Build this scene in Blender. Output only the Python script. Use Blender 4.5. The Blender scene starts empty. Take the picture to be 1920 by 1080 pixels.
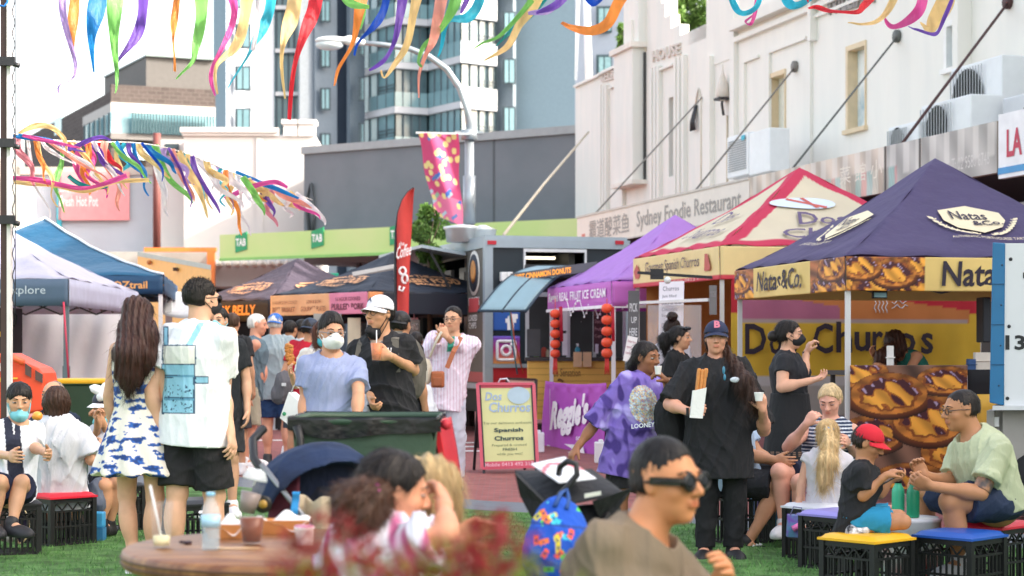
import bpy,math,random,os
import numpy as np
from mathutils import Vector,Matrix,Euler
R=math.radians
FP,HY,CZ=3500.0,655.0,1.35
SC=bpy.context.scene
COL=SC.collection
random.seed(7);np.random.seed(7)
def P(x,y,Y):return Vector(((x-960)/FP*Y,Y,CZ+(HY-y)/FP*Y))
def PX(x,Y):return(x-960)/FP*Y
def V(*a):return Vector(a)
def srgb(h):
 if isinstance(h,str):c=[int(h[i:i+2],16)/255 for i in(0,2,4)]
 else:c=h
 return tuple((v/12.92 if v<=.04045 else((v+.055)/1.055)**2.4)for v in c)
MATS={}
def mat(name,col='808080',rough=.6,var=.12,scale=6,bump=0.0,bscale=40,metal=0,attr=False,alpha=1,trans=0,stretch=None,emis=0,spec=.5,cover=0,col2=None,kind='noise',sheen=0,dist=.01):
 if name in MATS:return MATS[name]
 m=bpy.data.materials.new(name);m.use_nodes=True
 nt=m.node_tree;N=nt.nodes;L=nt.links
 b=N['Principled BSDF']
 b.inputs['Roughness'].default_value=rough;b.inputs['Metallic'].default_value=metal
 b.inputs['Specular IOR Level'].default_value=spec
 if sheen:b.inputs['Sheen Weight'].default_value=sheen
 c=srgb(col)
 tc=N.new('ShaderNodeTexCoord');mp=N.new('ShaderNodeMapping');L.new(tc.outputs['Object'],mp.inputs['Vector'])
 if stretch:mp.inputs['Scale'].default_value=stretch
 base=None
 if attr:
  a=N.new('ShaderNodeAttribute');a.attribute_name='Col';base=a.outputs['Color']
 if col2:
  if kind=='noise':
   t=N.new('ShaderNodeTexNoise');t.inputs['Scale'].default_value=scale;t.inputs['Detail'].default_value=5;o=t.outputs['Fac']
  elif kind=='wave':
   t=N.new('ShaderNodeTexWave');t.inputs['Scale'].default_value=scale;t.inputs['Distortion'].default_value=1;o=t.outputs['Fac']
  elif kind=='brick':
   t=N.new('ShaderNodeTexBrick');t.inputs['Scale'].default_value=scale;o=t.outputs['Fac'];t.inputs['Mortar Size'].default_value=.012
   t.inputs['Color1'].default_value=(*c,1);t.inputs['Color2'].default_value=(*[v*.75 for v in c],1);t.inputs['Mortar'].default_value=(*srgb(col2),1)
  L.new(mp.outputs['Vector'],t.inputs['Vector'])
  if kind=='brick':base=t.outputs['Color']
  else:
   r=N.new('ShaderNodeMapRange');r.inputs['From Min'].default_value=.4;r.inputs['From Max'].default_value=.6;L.new(o,r.inputs['Value'])
   x=N.new('ShaderNodeMix');x.data_type='RGBA';x.inputs[6].default_value=(*c,1);x.inputs[7].default_value=(*srgb(col2),1)
   L.new(r.outputs[0],x.inputs[0]);base=x.outputs[2]
 if var>0:
  t=N.new('ShaderNodeTexNoise');t.inputs['Scale'].default_value=scale;t.inputs['Detail'].default_value=6;L.new(mp.outputs['Vector'],t.inputs['Vector'])
  r=N.new('ShaderNodeMapRange');r.inputs['From Min'].default_value=.25;r.inputs['From Max'].default_value=.75
  r.inputs['To Min'].default_value=1-var;r.inputs['To Max'].default_value=1+var;L.new(t.outputs['Fac'],r.inputs['Value'])
  x=N.new('ShaderNodeVectorMath');x.operation='SCALE'
  if base is not None:L.new(base,x.inputs[0])
  else:x.inputs[0].default_value=c
  L.new(r.outputs[0],x.inputs['Scale']);base=x.outputs[0]
 if base is not None:L.new(base,b.inputs['Base Color'])
 else:b.inputs['Base Color'].default_value=(*c,1)
 if emis:
  b.inputs['Emission Strength'].default_value=emis
  if base is not None:L.new(base,b.inputs['Emission Color'])
  else:b.inputs['Emission Color'].default_value=(*c,1)
 if bump:
  t=N.new('ShaderNodeTexNoise');t.inputs['Scale'].default_value=bscale;t.inputs['Detail'].default_value=4;L.new(mp.outputs['Vector'],t.inputs['Vector'])
  q=N.new('ShaderNodeBump');q.inputs['Strength'].default_value=bump;q.inputs['Distance'].default_value=dist;L.new(t.outputs['Fac'],q.inputs['Height']);L.new(q.outputs[0],b.inputs['Normal'])
 if trans:b.inputs['Transmission Weight'].default_value=trans;b.inputs['IOR'].default_value=1.3
 if alpha<1:b.inputs['Alpha'].default_value=alpha
 if cover:
  o=N['Material Output'];tl=N.new('ShaderNodeBsdfTranslucent');mx=N.new('ShaderNodeMixShader');mx.inputs[0].default_value=cover
  if base is not None:L.new(base,tl.inputs['Color'])
  else:tl.inputs['Color'].default_value=(*c,1)
  L.new(b.outputs[0],mx.inputs[1]);L.new(tl.outputs[0],mx.inputs[2]);L.new(mx.outputs[0],o.inputs['Surface'])
 MATS[name]=m
 return m
_plain={}
def pm(col,rough=.6,var=.08,**k):
 key=(col,rough,var,tuple(sorted((a,str(b))for a,b in k.items())))
 if key not in _plain:_plain[key]=mat('surface_%s_%d'%(col,len(_plain)),col,rough,var,**k)
 return _plain[key]
def cloth(col,**k):
 k.setdefault('cover',.25)
 return pm(col,.85,.1,bump=.55,bscale=17,dist=.02,stretch=(1.3,1.3,.6),**k)
def clothA(name='printed_cloth',**k):return mat(name,rough=.85,attr=True,var=.08,bump=.5,bscale=17,dist=.02,stretch=(1.3,1.3,.6),**k)
class MB:
 def __init__(s):s.v=[];s.f=[];s.mi=[];s.c=[];s.cur=0;s.col=(.8,.8,.8);s.sm=[];s.smooth=False;s.X=None
 def add(s,vs,fs,mi=None):
  o=len(s.v)
  for p in vs:
   p=Vector(p)
   if s.X is not None:p=s.X@p
   s.v.append(p);s.c.append(s.col)
  for f in fs:s.f.append([i+o for i in f]);s.mi.append(s.cur if mi is None else mi);s.sm.append(s.smooth)
  return s
 def box(s,x0,x1,y0,y1,z0,z1):
  if x0>x1:x0,x1=x1,x0
  if y0>y1:y0,y1=y1,y0
  if z0>z1:z0,z1=z1,z0
  return s.add([(x0,y0,z0),(x1,y0,z0),(x1,y1,z0),(x0,y1,z0),(x0,y0,z1),(x1,y0,z1),(x1,y1,z1),(x0,y1,z1)],
      [(0,3,2,1),(4,5,6,7),(0,1,5,4),(1,2,6,5),(2,3,7,6),(3,0,4,7)])
 def bar(s,p,q,w,h=None,up=(0,0,1)):
  h=h or w;p=Vector(p);q=Vector(q);d=(q-p)
  if d.length<1e-6:return s
  d.normalize();u=Vector(up)
  if abs(d.dot(u))>.98:u=Vector((0,1,0))
  a=d.cross(u).normalized()*w/2;b=a.cross(d).normalized()*h/2
  return s.add([p-a-b,p+a-b,p+a+b,p-a+b,q-a-b,q+a-b,q+a+b,q-a+b],[(0,1,2,3),(7,6,5,4),(0,4,5,1),(1,5,6,2),(2,6,7,3),(3,7,4,0)])
 def tube(s,pts,r,n=8,cap=True):
  pts=[Vector(p)for p in pts];rs=r if hasattr(r,'__len__')else[r]*len(pts)
  sm,s.smooth=s.smooth,True
  vs=[];fs=[];ref=None
  for i,p in enumerate(pts):
   d=(pts[min(i+1,len(pts)-1)]-pts[max(i-1,0)])
   d=d.normalized()if d.length>1e-9 else Vector((0,0,1))
   if ref is None:ref=d.orthogonal()
   a=(ref-d*ref.dot(d))
   a=a.normalized()if a.length>1e-6 else d.orthogonal().normalized()
   ref=a;b=d.cross(a)
   for k in range(n):
    t=2*math.pi*k/n;vs.append(p+(a*math.cos(t)+b*math.sin(t))*rs[i])
  for i in range(len(pts)-1):
   for k in range(n):fs.append((i*n+k,i*n+(k+1)%n,(i+1)*n+(k+1)%n,(i+1)*n+k))
  if cap:fs.append(tuple(range(n-1,-1,-1)));fs.append(tuple((len(pts)-1)*n+k for k in range(n)))
  s.add(vs,fs);s.smooth=sm
  return s
 def cyl(s,p,q,r,r2=None,n=16):return s.tube([p,q],[r,r if r2 is None else r2],n)
 def lathe(s,c,prof,n=20,ax=None,sm=True):
  c=Vector(c);vs=[];fs=[]
  B=Matrix.Identity(3)if ax is None else Vector((0,0,1)).rotation_difference(Vector(ax)).to_matrix()
  for(r,z)in prof:
   for k in range(n):
    t=2*math.pi*k/n;vs.append(c+B@Vector((r*math.cos(t),r*math.sin(t),z)))
  for i in range(len(prof)-1):
   for k in range(n):fs.append((i*n+k,i*n+(k+1)%n,(i+1)*n+(k+1)%n,(i+1)*n+k))
  fs.append(tuple(range(n-1,-1,-1)));fs.append(tuple((len(prof)-1)*n+k for k in range(n)))
  o,s.smooth=s.smooth,sm;s.add(vs,fs);s.smooth=o
  return s
 def ball(s,c,r,n=12,sc=(1,1,1)):
  c=Vector(c);vs=[];fs=[];m=n//2
  for i in range(m+1):
   a=math.pi*i/m
   for k in range(n):
    t=2*math.pi*k/n;vs.append(c+Vector((r*sc[0]*math.sin(a)*math.cos(t),r*sc[1]*math.sin(a)*math.sin(t),-r*sc[2]*math.cos(a))))
  for i in range(m):
   for k in range(n):fs.append((i*n+k,i*n+(k+1)%n,(i+1)*n+(k+1)%n,(i+1)*n+k))
  o,s.smooth=s.smooth,True;s.add(vs,fs);s.smooth=o
  return s
 def prism(s,poly,d):
  n=len(poly);poly=[Vector(p)for p in poly];d=Vector(d)
  return s.add(poly+[p+d for p in poly],[tuple(range(n-1,-1,-1)),tuple(range(n,2*n))]+[(i,(i+1)%n,n+(i+1)%n,n+i)for i in range(n)])
 def grid(s,f,nu,nv,th=0,colf=None):
  vs=[];cs=[]
  for j in range(nv+1):
   for i in range(nu+1):
    vs.append(Vector(f(i/nu,j/nv)));cs.append(colf(i/nu,j/nv)if colf else s.col)
  fs=[(j*(nu+1)+i,j*(nu+1)+i+1,(j+1)*(nu+1)+i+1,(j+1)*(nu+1)+i)for j in range(nv)for i in range(nu)]
  o=len(s.v);sm,s.smooth=s.smooth,True
  s.add(vs,fs);s.c[o:]=cs
  if th:
   n=(vs[1]-vs[0]).cross(vs[nu+1]-vs[0])
   n=n.normalized()if n.length>0 else Vector((0,1,0))
   o=len(s.v);s.add([v+n*th for v in vs],[tuple(reversed(q))for q in fs]);s.c[o:]=cs
   rim=[i for i in range(nu+1)]+[j*(nu+1)+nu for j in range(1,nv+1)]+[nv*(nu+1)+i for i in range(nu-1,-1,-1)]+[j*(nu+1)for j in range(nv-1,0,-1)]
   o2=o-len(vs);k=len(rim)
   for i in range(k):
    a,b=rim[i],rim[(i+1)%k]
    s.f.append([o2+b,o2+a,o+a,o+b]);s.mi.append(s.cur);s.sm.append(False)
  s.smooth=sm
  return s
 def build(s,name,mats,root=None,bevel=0,local=False):
  me=bpy.data.meshes.new(name)
  if root is not None and not local:
   iv=root.matrix_basis.inverted();vv=[iv@p for p in s.v]
  else:vv=s.v
  me.from_pydata(vv,[],s.f)
  if not isinstance(mats,(list,tuple)):mats=[mats]
  for m in mats:me.materials.append(m)
  me.polygons.foreach_set('material_index',s.mi);me.polygons.foreach_set('use_smooth',s.sm)
  a=me.color_attributes.new('Col','FLOAT_COLOR','POINT')
  a.data.foreach_set('color',np.array([(*c[:3],1)for c in s.c],dtype=np.float32).ravel()if s.c else[])
  me.update()
  o=bpy.data.objects.new(name,me);COL.objects.link(o)
  if root is not None:o.parent=root
  if bevel:
   b=o.modifiers.new('bevel','BEVEL');b.width=bevel;b.segments=2;b.limit_method='ANGLE';b.angle_limit=R(50)
  return o
def tag(o,label=None,cat=None,group=None,kind=None):
 if label:o['label']=label
 if cat:o['category']=cat
 if group:o['group']=group
 if kind:o['kind']=kind
 return o
def thing(name,label,cat,loc=(0,0,0),rz=0,group=None,kind=None):
 o=bpy.data.objects.new(name,None);COL.objects.link(o);o.empty_display_size=.1
 o.location=loc;o.rotation_euler=(0,0,rz)
 o.matrix_basis=Matrix.Translation(Vector(loc))@Matrix.Rotation(rz,4,'Z')
 return tag(o,label,cat,group,kind)
def copy_tree(o,parent=None):
 c=o.copy();COL.objects.link(c);c.parent=parent
 for ch in list(o.children):copy_tree(ch,c)
 return c
_tc={}
def text_mesh(s,bold=0.0,ext=.004,shear=0):
 key=(s,bold,ext,shear)
 if key in _tc:return _tc[key]
 c=bpy.data.curves.new('lettering','FONT');c.body=s;c.size=1;c.offset=bold;c.extrude=ext;c.shear=shear;c.resolution_u=2
 c.align_x='LEFT'
 o=bpy.data.objects.new('lettering',c);COL.objects.link(o)
 dg=bpy.context.evaluated_depsgraph_get();dg.update()
 me=bpy.data.meshes.new_from_object(o.evaluated_get(dg))
 vs=np.array([v.co[:]for v in me.vertices]);fs=[tuple(p.vertices)for p in me.polygons]
 bpy.data.objects.remove(o);bpy.data.meshes.remove(me)
 if len(vs)==0:vs=np.zeros((1,3))
 x0,y0=vs[:,0].min(),vs[:,1].min();w=max(vs[:,0].max()-x0,1e-3);h=max(vs[:,1].max()-y0,1e-3)
 vs[:,0]-=x0;vs[:,1]-=y0
 _tc[key]=(vs,fs,w,h)
 return _tc[key]
def letters(mb,s,bl,br,tl,off=.006,bold=0.0,shear=0,ext=.003,keep=False,f=None):
 """fit the text into the parallelogram bottom-left, bottom-right, top-left; f maps (u,v) instead when given"""
 vs,fs,w,h=text_mesh(s,bold,0,shear)
 bl,br,tl=Vector(bl),Vector(br),Vector(tl);ex=br-bl;ey=tl-bl;n=ex.cross(ey).normalized()
 fs2=[tuple(q)for q in fs]
 out=[]
 for v in vs:
  u,t=v[0]/w,v[1]/h
  out.append(bl+ex*u+ey*t+n*off if f is None else f(u,t,off))
 mb.add(out,fs2)
 return mb
def sheetmap(a,b,c,d):
 a,b,c,d=map(Vector,(a,b,c,d))
 return lambda u,v:(a*(1-u)+b*u)*(1-v)+(d*(1-u)+c*u)*v
def ontosheet(a,b,c,d,u0,u1,v0,v1):
 g=sheetmap(a,b,c,d);a,b,c,d=map(Vector,(a,b,c,d));n=(b-a).cross(d-a).normalized()
 return lambda u,t,off:g(u0+(u1-u0)*u,v0+(v1-v0)*t)+n*off
class SDF:
 def __init__(s):s.ops=[]
 def cap(s,a,b,r1,r2=None,k=.02,sub=False,flat=False,fa=False):
  s.ops.append(('c',Vector(a),Vector(b),r1,r1 if r2 is None else r2,k,sub,flat,fa));return s
 def ell(s,c,axes,rad,k=.02,sub=False):
  s.ops.append(('e',Vector(c),[Vector(a).normalized()for a in axes],rad,k,sub));return s
 def frus(s,a,b,ax,ra,rb,k=.02,sub=False,rnd=.01):
  s.ops.append(('f',Vector(a),Vector(b),Vector(ax).normalized(),ra,rb,k,sub,rnd));return s
 def cut(s,p,n):s.ops.append(('p',Vector(p),Vector(n).normalized()));return s
 def disp(s,fn):s.ops.append(('n',fn));return s
 def chain(s,pts,rs,k=.02):
  for i in range(len(pts)-1):s.cap(pts[i],pts[i+1],rs[i],rs[i+1],k)
  return s
 def bounds(s):
  lo=np.full(3,1e9);hi=-lo
  for o in s.ops:
   if o[0]=='c' and not o[6]:
    r=max(o[3],o[4])
    for p in(o[1],o[2]):lo=np.minimum(lo,np.array(p)-r);hi=np.maximum(hi,np.array(p)+r)
   elif o[0]=='e' and not o[5]:
    e=np.sqrt(sum((np.array(a)*r)**2 for a,r in zip(o[2],o[3])));lo=np.minimum(lo,np.array(o[1])-e);hi=np.maximum(hi,np.array(o[1])+e)
   elif o[0]=='f' and not o[7]:
    r=max(*o[4],*o[5])
    for p in(o[1],o[2]):lo=np.minimum(lo,np.array(p)-r);hi=np.maximum(hi,np.array(p)+r)
  return lo-.03,hi+.03
 def mesh(s,vox):
  lo,hi=s.bounds();n=np.maximum(np.ceil((hi-lo)/vox).astype(int)+1,4)
  while n.prod()>9e6:vox*=1.15;n=np.maximum(np.ceil((hi-lo)/vox).astype(int)+1,4)
  F=np.full(n,.2,dtype=np.float32)
  ax=[(lo[i]+vox*np.arange(n[i])).astype(np.float32)for i in range(3)]
  def sl(c0,c1):
   a=np.clip(np.floor((c0-lo)/vox).astype(int)-1,0,n-1);b=np.clip(np.ceil((c1-lo)/vox).astype(int)+2,1,n)
   return tuple(slice(a[i],max(b[i],a[i]+1))for i in range(3))
  for o in s.ops:
   t=o[0]
   if t in 'cef':
    if t=='c':
     r=max(o[3],o[4])+o[5]+.02;A,B=np.array(o[1]),np.array(o[2]);S=sl(np.minimum(A,B)-r,np.maximum(A,B)+r);k,sub=o[5],o[6]
    elif t=='e':
     e=np.sqrt(sum((np.array(a)*q)**2 for a,q in zip(o[2],o[3])))+o[4]+.02;S=sl(np.array(o[1])-e,np.array(o[1])+e);k,sub=o[4],o[5]
    else:
     r=max(*o[4],*o[5])+o[6]+.02;A,B=np.array(o[1]),np.array(o[2]);S=sl(np.minimum(A,B)-r,np.maximum(A,B)+r);k,sub=o[6],o[7]
    x=ax[0][S[0]][:,None,None];y=ax[1][S[1]][None,:,None];z=ax[2][S[2]][None,None,:]
    if t=='c':
     a,b=o[1],o[2];d=b-a;L2=max(d.length_squared,1e-9)
     px,py,pz=x-a.x,y-a.y,z-a.z
     h0=(px*d.x+py*d.y+pz*d.z)/L2;h=np.clip(h0,0,1)
     D=np.sqrt((px-d.x*h)**2+(py-d.y*h)**2+(pz-d.z*h)**2)-(o[3]+(o[4]-o[3])*h)
     if o[7]:D=np.maximum(D,(h0-1)*math.sqrt(L2))
     if o[8]:D=np.maximum(D,-h0*math.sqrt(L2))
    elif t=='e':
     c=o[1];px,py,pz=x-c.x,y-c.y,z-c.z;k0=0;k1=0
     for a,q in zip(o[2],o[3]):
      v=px*a.x+py*a.y+pz*a.z;k0=k0+(v/q)**2;k1=k1+(v/q/q)**2
     k0=np.sqrt(k0);k1=np.sqrt(k1)+1e-6;D=k0*(k0-1)/k1
    else:
     a,b,sx,ra,rb,rnd=o[1],o[2],o[3],o[4],o[5],o[8];d=b-a;L=d.length;d=d/L;sx=(sx-d*sx.dot(d)).normalized();sy=d.cross(sx)
     px,py,pz=x-a.x,y-a.y,z-a.z
     h0=(px*d.x+py*d.y+pz*d.z)/L;h=np.clip(h0,0,1)
     wx=ra[0]+(rb[0]-ra[0])*h;wy=ra[1]+(rb[1]-ra[1])*h
     u=(px*sx.x+py*sx.y+pz*sx.z);w=(px*sy.x+py*sy.y+pz*sy.z)
     k0=np.sqrt((u/wx)**2+(w/wy)**2);k1=np.sqrt((u/wx/wx)**2+(w/wy/wy)**2)+1e-6
     Dr=k0*(k0-1)/k1;Dr=np.where(k0<.1,-np.minimum(wx,wy),Dr);Dh=np.maximum(-h0,h0-1)*L
     D=np.minimum(np.maximum(Dr+rnd,Dh+rnd),0)+np.sqrt(np.maximum(Dr+rnd,0)**2+np.maximum(Dh+rnd,0)**2)-rnd
    G=F[S];D=np.broadcast_to(D,G.shape)
    if sub:
     q=np.maximum(k-np.abs(G+D),0)/max(k,1e-6);F[S]=np.maximum(G,-D)+q*q*k*.25
    else:
     q=np.maximum(k-np.abs(G-D),0)/max(k,1e-6);F[S]=np.minimum(G,D)-q*q*k*.25
   elif t=='p':
    x=ax[0][:,None,None];y=ax[1][None,:,None];z=ax[2][None,None,:];p,q=o[1],o[2]
    F=np.maximum(F,(x-p.x)*q.x+(y-p.y)*q.y+(z-p.z)*q.z).astype(np.float32)
   else:
    m=np.abs(F)<.045;i=np.nonzero(m);pts=np.stack([ax[a][i[a]]for a in range(3)],1);F[m]+=o[1](pts).astype(np.float32)
  F[0]=F[-1]=.1;F[:,0]=F[:,-1]=.1;F[:,:,0]=F[:,:,-1]=.1
  return nets(F,lo,vox)
def nets(F,lo,vox):
 I=F<0;nx,ny,nz=F.shape
 c=np.zeros((nx-1,ny-1,nz-1),np.uint8)
 for i in(0,1):
  for j in(0,1):
   for k in(0,1):c+=I[i:nx-1+i,j:ny-1+j,k:nz-1+k]
 act=(c>0)&(c<8);A=np.argwhere(act)
 if len(A)==0:return np.zeros((0,3)),np.zeros((0,4),int)
 idx=np.full(act.shape,-1,np.int32);idx[act]=np.arange(len(A))
 acc=np.zeros((len(A),3));cnt=np.zeros(len(A))
 cor=[(i,j,k)for i in(0,1)for j in(0,1)for k in(0,1)]
 val={q:F[A[:,0]+q[0],A[:,1]+q[1],A[:,2]+q[2]]for q in cor}
 for p in cor:
  for a in range(3):
   if p[a]==0:
    q=list(p);q[a]=1;q=tuple(q);f0,f1=val[p],val[q];m=(f0<0)!=(f1<0)
    t=np.where(m,f0/np.where(m,f0-f1,1),0)
    e=np.tile(np.array(p,float),(len(A),1));e[:,a]+=t
    acc[m]+=e[m];cnt[m]+=1
 v=lo+vox*(A+acc/cnt[:,None]);qs=[]
 for a in range(3):
  b,d=(a+1)%3,(a+2)%3
  s0=[slice(None)]*3;s1=[slice(None)]*3;s0[a]=slice(0,-1);s1[a]=slice(1,None)
  df=I[tuple(s0)]!=I[tuple(s1)];E=np.argwhere(df);inn=I[tuple(s0)][df]
  ok=(E[:,b]>0)&(E[:,d]>0)&(E[:,b]<F.shape[b]-1)&(E[:,d]<F.shape[d]-1);E=E[ok];inn=inn[ok]
  def at(db,dd):
   q=E.copy();q[:,b]-=db;q[:,d]-=dd;return idx[q[:,0],q[:,1],q[:,2]]
  Q=np.stack([at(1,1),at(0,1),at(0,0),at(1,0)],1);Q[~inn]=Q[~inn][:,::-1];qs.append(Q)
 return v,np.concatenate(qs)
def npmesh(name,v,q,m,root=None,colf=None,smooth=True):
 me=bpy.data.meshes.new(name)
 if root is not None:
  M=np.array(root.matrix_basis.inverted());w=v@M[:3,:3].T+M[:3,3]
 else:w=v
 me.vertices.add(len(v));me.vertices.foreach_set('co',w.astype(np.float32).ravel())
 k=q.shape[1]if len(q)else 4
 me.loops.add(len(q)*k);me.loops.foreach_set('vertex_index',q.astype(np.int32).ravel())
 me.polygons.add(len(q));me.polygons.foreach_set('loop_start',np.arange(0,len(q)*k,k,dtype=np.int32))
 me.polygons.foreach_set('use_smooth',[smooth]*len(q))
 me.materials.append(m)
 if colf is not None:
  c=colf(v);a=me.color_attributes.new('Col','FLOAT_COLOR','POINT');a.data.foreach_set('color',np.concatenate([c,np.ones((len(v),1))],1).astype(np.float32).ravel())
 me.update();me.validate()
 o=bpy.data.objects.new(name,me);COL.objects.link(o)
 if root is not None:o.parent=root
 return o
def strands(v,q,n,L,wd,down,seed,out=.35):
 r=np.random.RandomState(seed);a=v[q[:,2]]-v[q[:,0]];b=v[q[:,3]]-v[q[:,1]];nm=np.cross(a,b);nm/=np.linalg.norm(nm,axis=1)[:,None]+1e-9;c=v[q].mean(1)
 i=r.randint(0,len(q),n);p,N=c[i],nm[i];d=np.array(down)[None]+r.normal(size=(n,3))*.28;d=d-N*(d*N).sum(1)[:,None]*.9;d/=np.linalg.norm(d,axis=1)[:,None]+1e-9;d=d+N*(out*r.rand(n,1));s_=np.cross(d,N);s_/=np.linalg.norm(s_,axis=1)[:,None]+1e-9
 l=L*r.uniform(.5,1.2,(n,1));w=wd*r.uniform(.6,1.2,(n,1));dn=np.array([0,0,-1.])[None]*l*.12
 P0,P1,P2=p-N*.001,p+d*l*.5,p+d*l+dn
 V_=np.stack([P0-s_*w,P0+s_*w,P1+s_*w*.8,P1-s_*w*.8,P2+s_*w*.15,P2-s_*w*.15],1).reshape(-1,3);o=len(v)+np.arange(n)[:,None]*6
 Q=np.concatenate([o+np.array([[0,1,2,3]]),o+np.array([[3,2,4,5]])])
 return np.concatenate([v,V_]),np.concatenate([q,Q])
def sdh(name,S,m,root,vox,n=1400,L=.035,down=(0,0,-1),seed=1,out=.35,wd=.0011):
 v,q=S.mesh(vox*VQ)
 if len(q):v,q=strands(v,q,n,L,wd,down,seed,out)
 return npmesh(name,v,q,m,root)
def sd(name,S,m,root,vox=.007,colf=None):
 v,q=S.mesh(vox*VQ)
 return npmesh(name,v,q,m,root,colf)
VQ=1.0
def folds(amp,f=14,seed=0,st=(1,1,.5),top=None):
 r=np.random.RandomState(seed);K=r.normal(size=(5,3));K/=np.linalg.norm(K,axis=1)[:,None];K=K*np.array(st)*f*np.array([[1],[1.3],[1.9],[2.7],[.6]]);ph=r.rand(5)*6.28
 def fn(p):
  w=np.sin(p@K[4]+ph[4])*1.6;d=0
  for i in range(4):d=d+(1-np.abs(np.sin(p@K[i]*.8+ph[i]+w*(1+.3*i))))**2.2*(1.0,.8,.6,.4)[i]
  return(.5-d)*1.1*amp
 return fn
def vnoise(p,f,seed=0):
 r=np.random.RandomState(seed);K=r.normal(size=(6,3))*f;ph=r.rand(6)*6.28;s=0
 for i in range(6):s=s+np.sin(p@K[i]+ph[i]+1.5*np.sin(p@K[(i+1)%6]*.7+ph[i]))
 return s/3.2
def mixc(a,b,t):t=np.clip(t,0,1)[:,None];return np.array(a)*(1-t)+np.array(b)*t
def skin(col):return mat('skin_'+col,col,.5,.05,scale=30,bump=.12,bscale=160,dist=.002,attr=True,spec=.35)
def hairm(col):return mat('hair_'+col,col,.5,.35,scale=60,stretch=(1,1,.12),bump=.6,bscale=120,dist=.004,spec=.35)
UP=Vector((0,0,1))
class Person:
 """joints are world points; pix = {'head':(x,y), 'el_l':(x,y,'n'|'f'|dy), ...} in photo pixels, at the person's distance"""
 def __init__(s,label,x,Y,H,yaw=0,skincol='c98f6e',g=1,sw=1,hs=1,lean=(0,0),head=None,hyaw=None,hpitch=0,hroll=0,pix={},sex='m',vox=.007,seat=None,z0=0,nm='person',neck=None,dyh=0,group=None,hair='1a1412',feet=True,cat=None,spine=.295):
  s.Y=Y;s.H=H;s.g=g;s.sex=sex;s.vox=vox;s.hc=hair;s.sk=skincol;s.feet=feet
  yw=R(yaw);s.f=V(math.sin(yw),-math.cos(yw),0);s.l=V(math.cos(yw),math.sin(yw),0)
  X=PX(x,Y);s.root=thing(nm,label,cat or 'person',(X,Y,z0),yw,group)
  pz=z0+(.53*H if seat is None else seat)
  pel=V(X,Y,pz)
  if 'pelvis' in pix:q=pix['pelvis'];pel=P(q[0],q[1],Y+(q[2]if len(q)>2 else 0))
  sp=(UP+s.f*lean[0]+s.l*lean[1]).normalized()
  s.neck=pel+sp*spine*H
  if neck:s.neck=P(neck[0],neck[1],Y+(neck[2]if len(neck)>2 else 0))
  elif head:s.neck=P(head[0],head[1],Y+dyh)-UP*.096*H*(.5+.5*hs)-s.f*.018*H
  s.pel=pel;s.up=(s.neck-pel).normalized()
  lat=(s.l-s.up*s.l.dot(s.up)).normalized();s.lat=lat;s.fw=lat.cross(s.up)*-1
  if s.fw.dot(s.f)<0 and abs(s.fw.dot(s.f))>.2:s.fw=-s.fw
  s.hd=P(head[0],head[1],Y+dyh)if head else s.neck+(s.up*.6+UP*.4).normalized()*.096*H*(.5+.5*hs)+s.fw*.018*H
  hy=R(yaw if hyaw is None else hyaw)
  B=Matrix.Rotation(hy,3,'Z')@Matrix.Rotation(R(hpitch),3,'X')@Matrix.Rotation(R(hroll),3,'Y')
  s.hl=B@V(1,0,0);s.hf=B@V(0,-1,0);s.hu=B@V(0,0,1);s.h=.13*H*hs;s.hs=hs
  W=.098*H*sw*(1 if sex=='m' else .92)
  j={}
  j['sh_l']=s.neck-s.up*.026*H+lat*W;j['sh_r']=s.neck-s.up*.026*H-lat*W
  j['hip_l']=pel+lat*.05*H*g;j['hip_r']=pel-lat*.05*H*g
  UA,FA,TH,SN=.172*H,.148*H,.245*H,.235*H
  def solve(a,key,L,d0):
   if key not in pix:return a+d0.normalized()*L
   q=pix[key]
   if isinstance(q,Vector):return q
   m=q[2]if len(q)>2 else 0
   if m not in('n','f'):return P(q[0],q[1],Y+m)
   t=P(q[0],q[1],a.y);dd=(t-a).length
   dy=math.sqrt(max(L*L-dd*dd,0));dy=-dy if m=='n' else dy
   return P(q[0],q[1],a.y+dy)
  for sd_,sg in(('l',1),('r',-1)):
   j['el_'+sd_]=solve(j['sh_'+sd_],'el_'+sd_,UA,-s.up+lat*sg*.18-s.f*.06)
   j['wr_'+sd_]=solve(j['el_'+sd_],'wr_'+sd_,FA,-s.up+s.f*.22+lat*sg*.02)
   j['kn_'+sd_]=solve(j['hip_'+sd_],'kn_'+sd_,TH,(-UP+s.f*.03+lat*sg*.04)if seat is None else s.f)
   j['an_'+sd_]=solve(j['kn_'+sd_],'an_'+sd_,SN,-UP-s.f*.02)
   j['to_'+sd_]=j['an_'+sd_]+s.f*.1*H-UP*.028*H+lat*sg*.02*H
   if 'to_'+sd_ in pix:q=pix['to_'+sd_];j['to_'+sd_]=P(q[0],q[1],Y+(q[2]if len(q)>2 else 0))
  s.j=j
  s.hand={'l':None,'r':None}
 def hp(s,a,b,c):return s.hd+s.hl*(a*s.h)+s.hf*(b*s.h)+s.hu*(c*s.h)
 def hax(s):return(s.hl,s.hf,s.hu)
 def sethand(s,side,dir=None,curl=35,palm=None,spread=.12,thumb=40,flat=False):
  s.hand[side]=(dir,curl,palm,spread,thumb)
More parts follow.
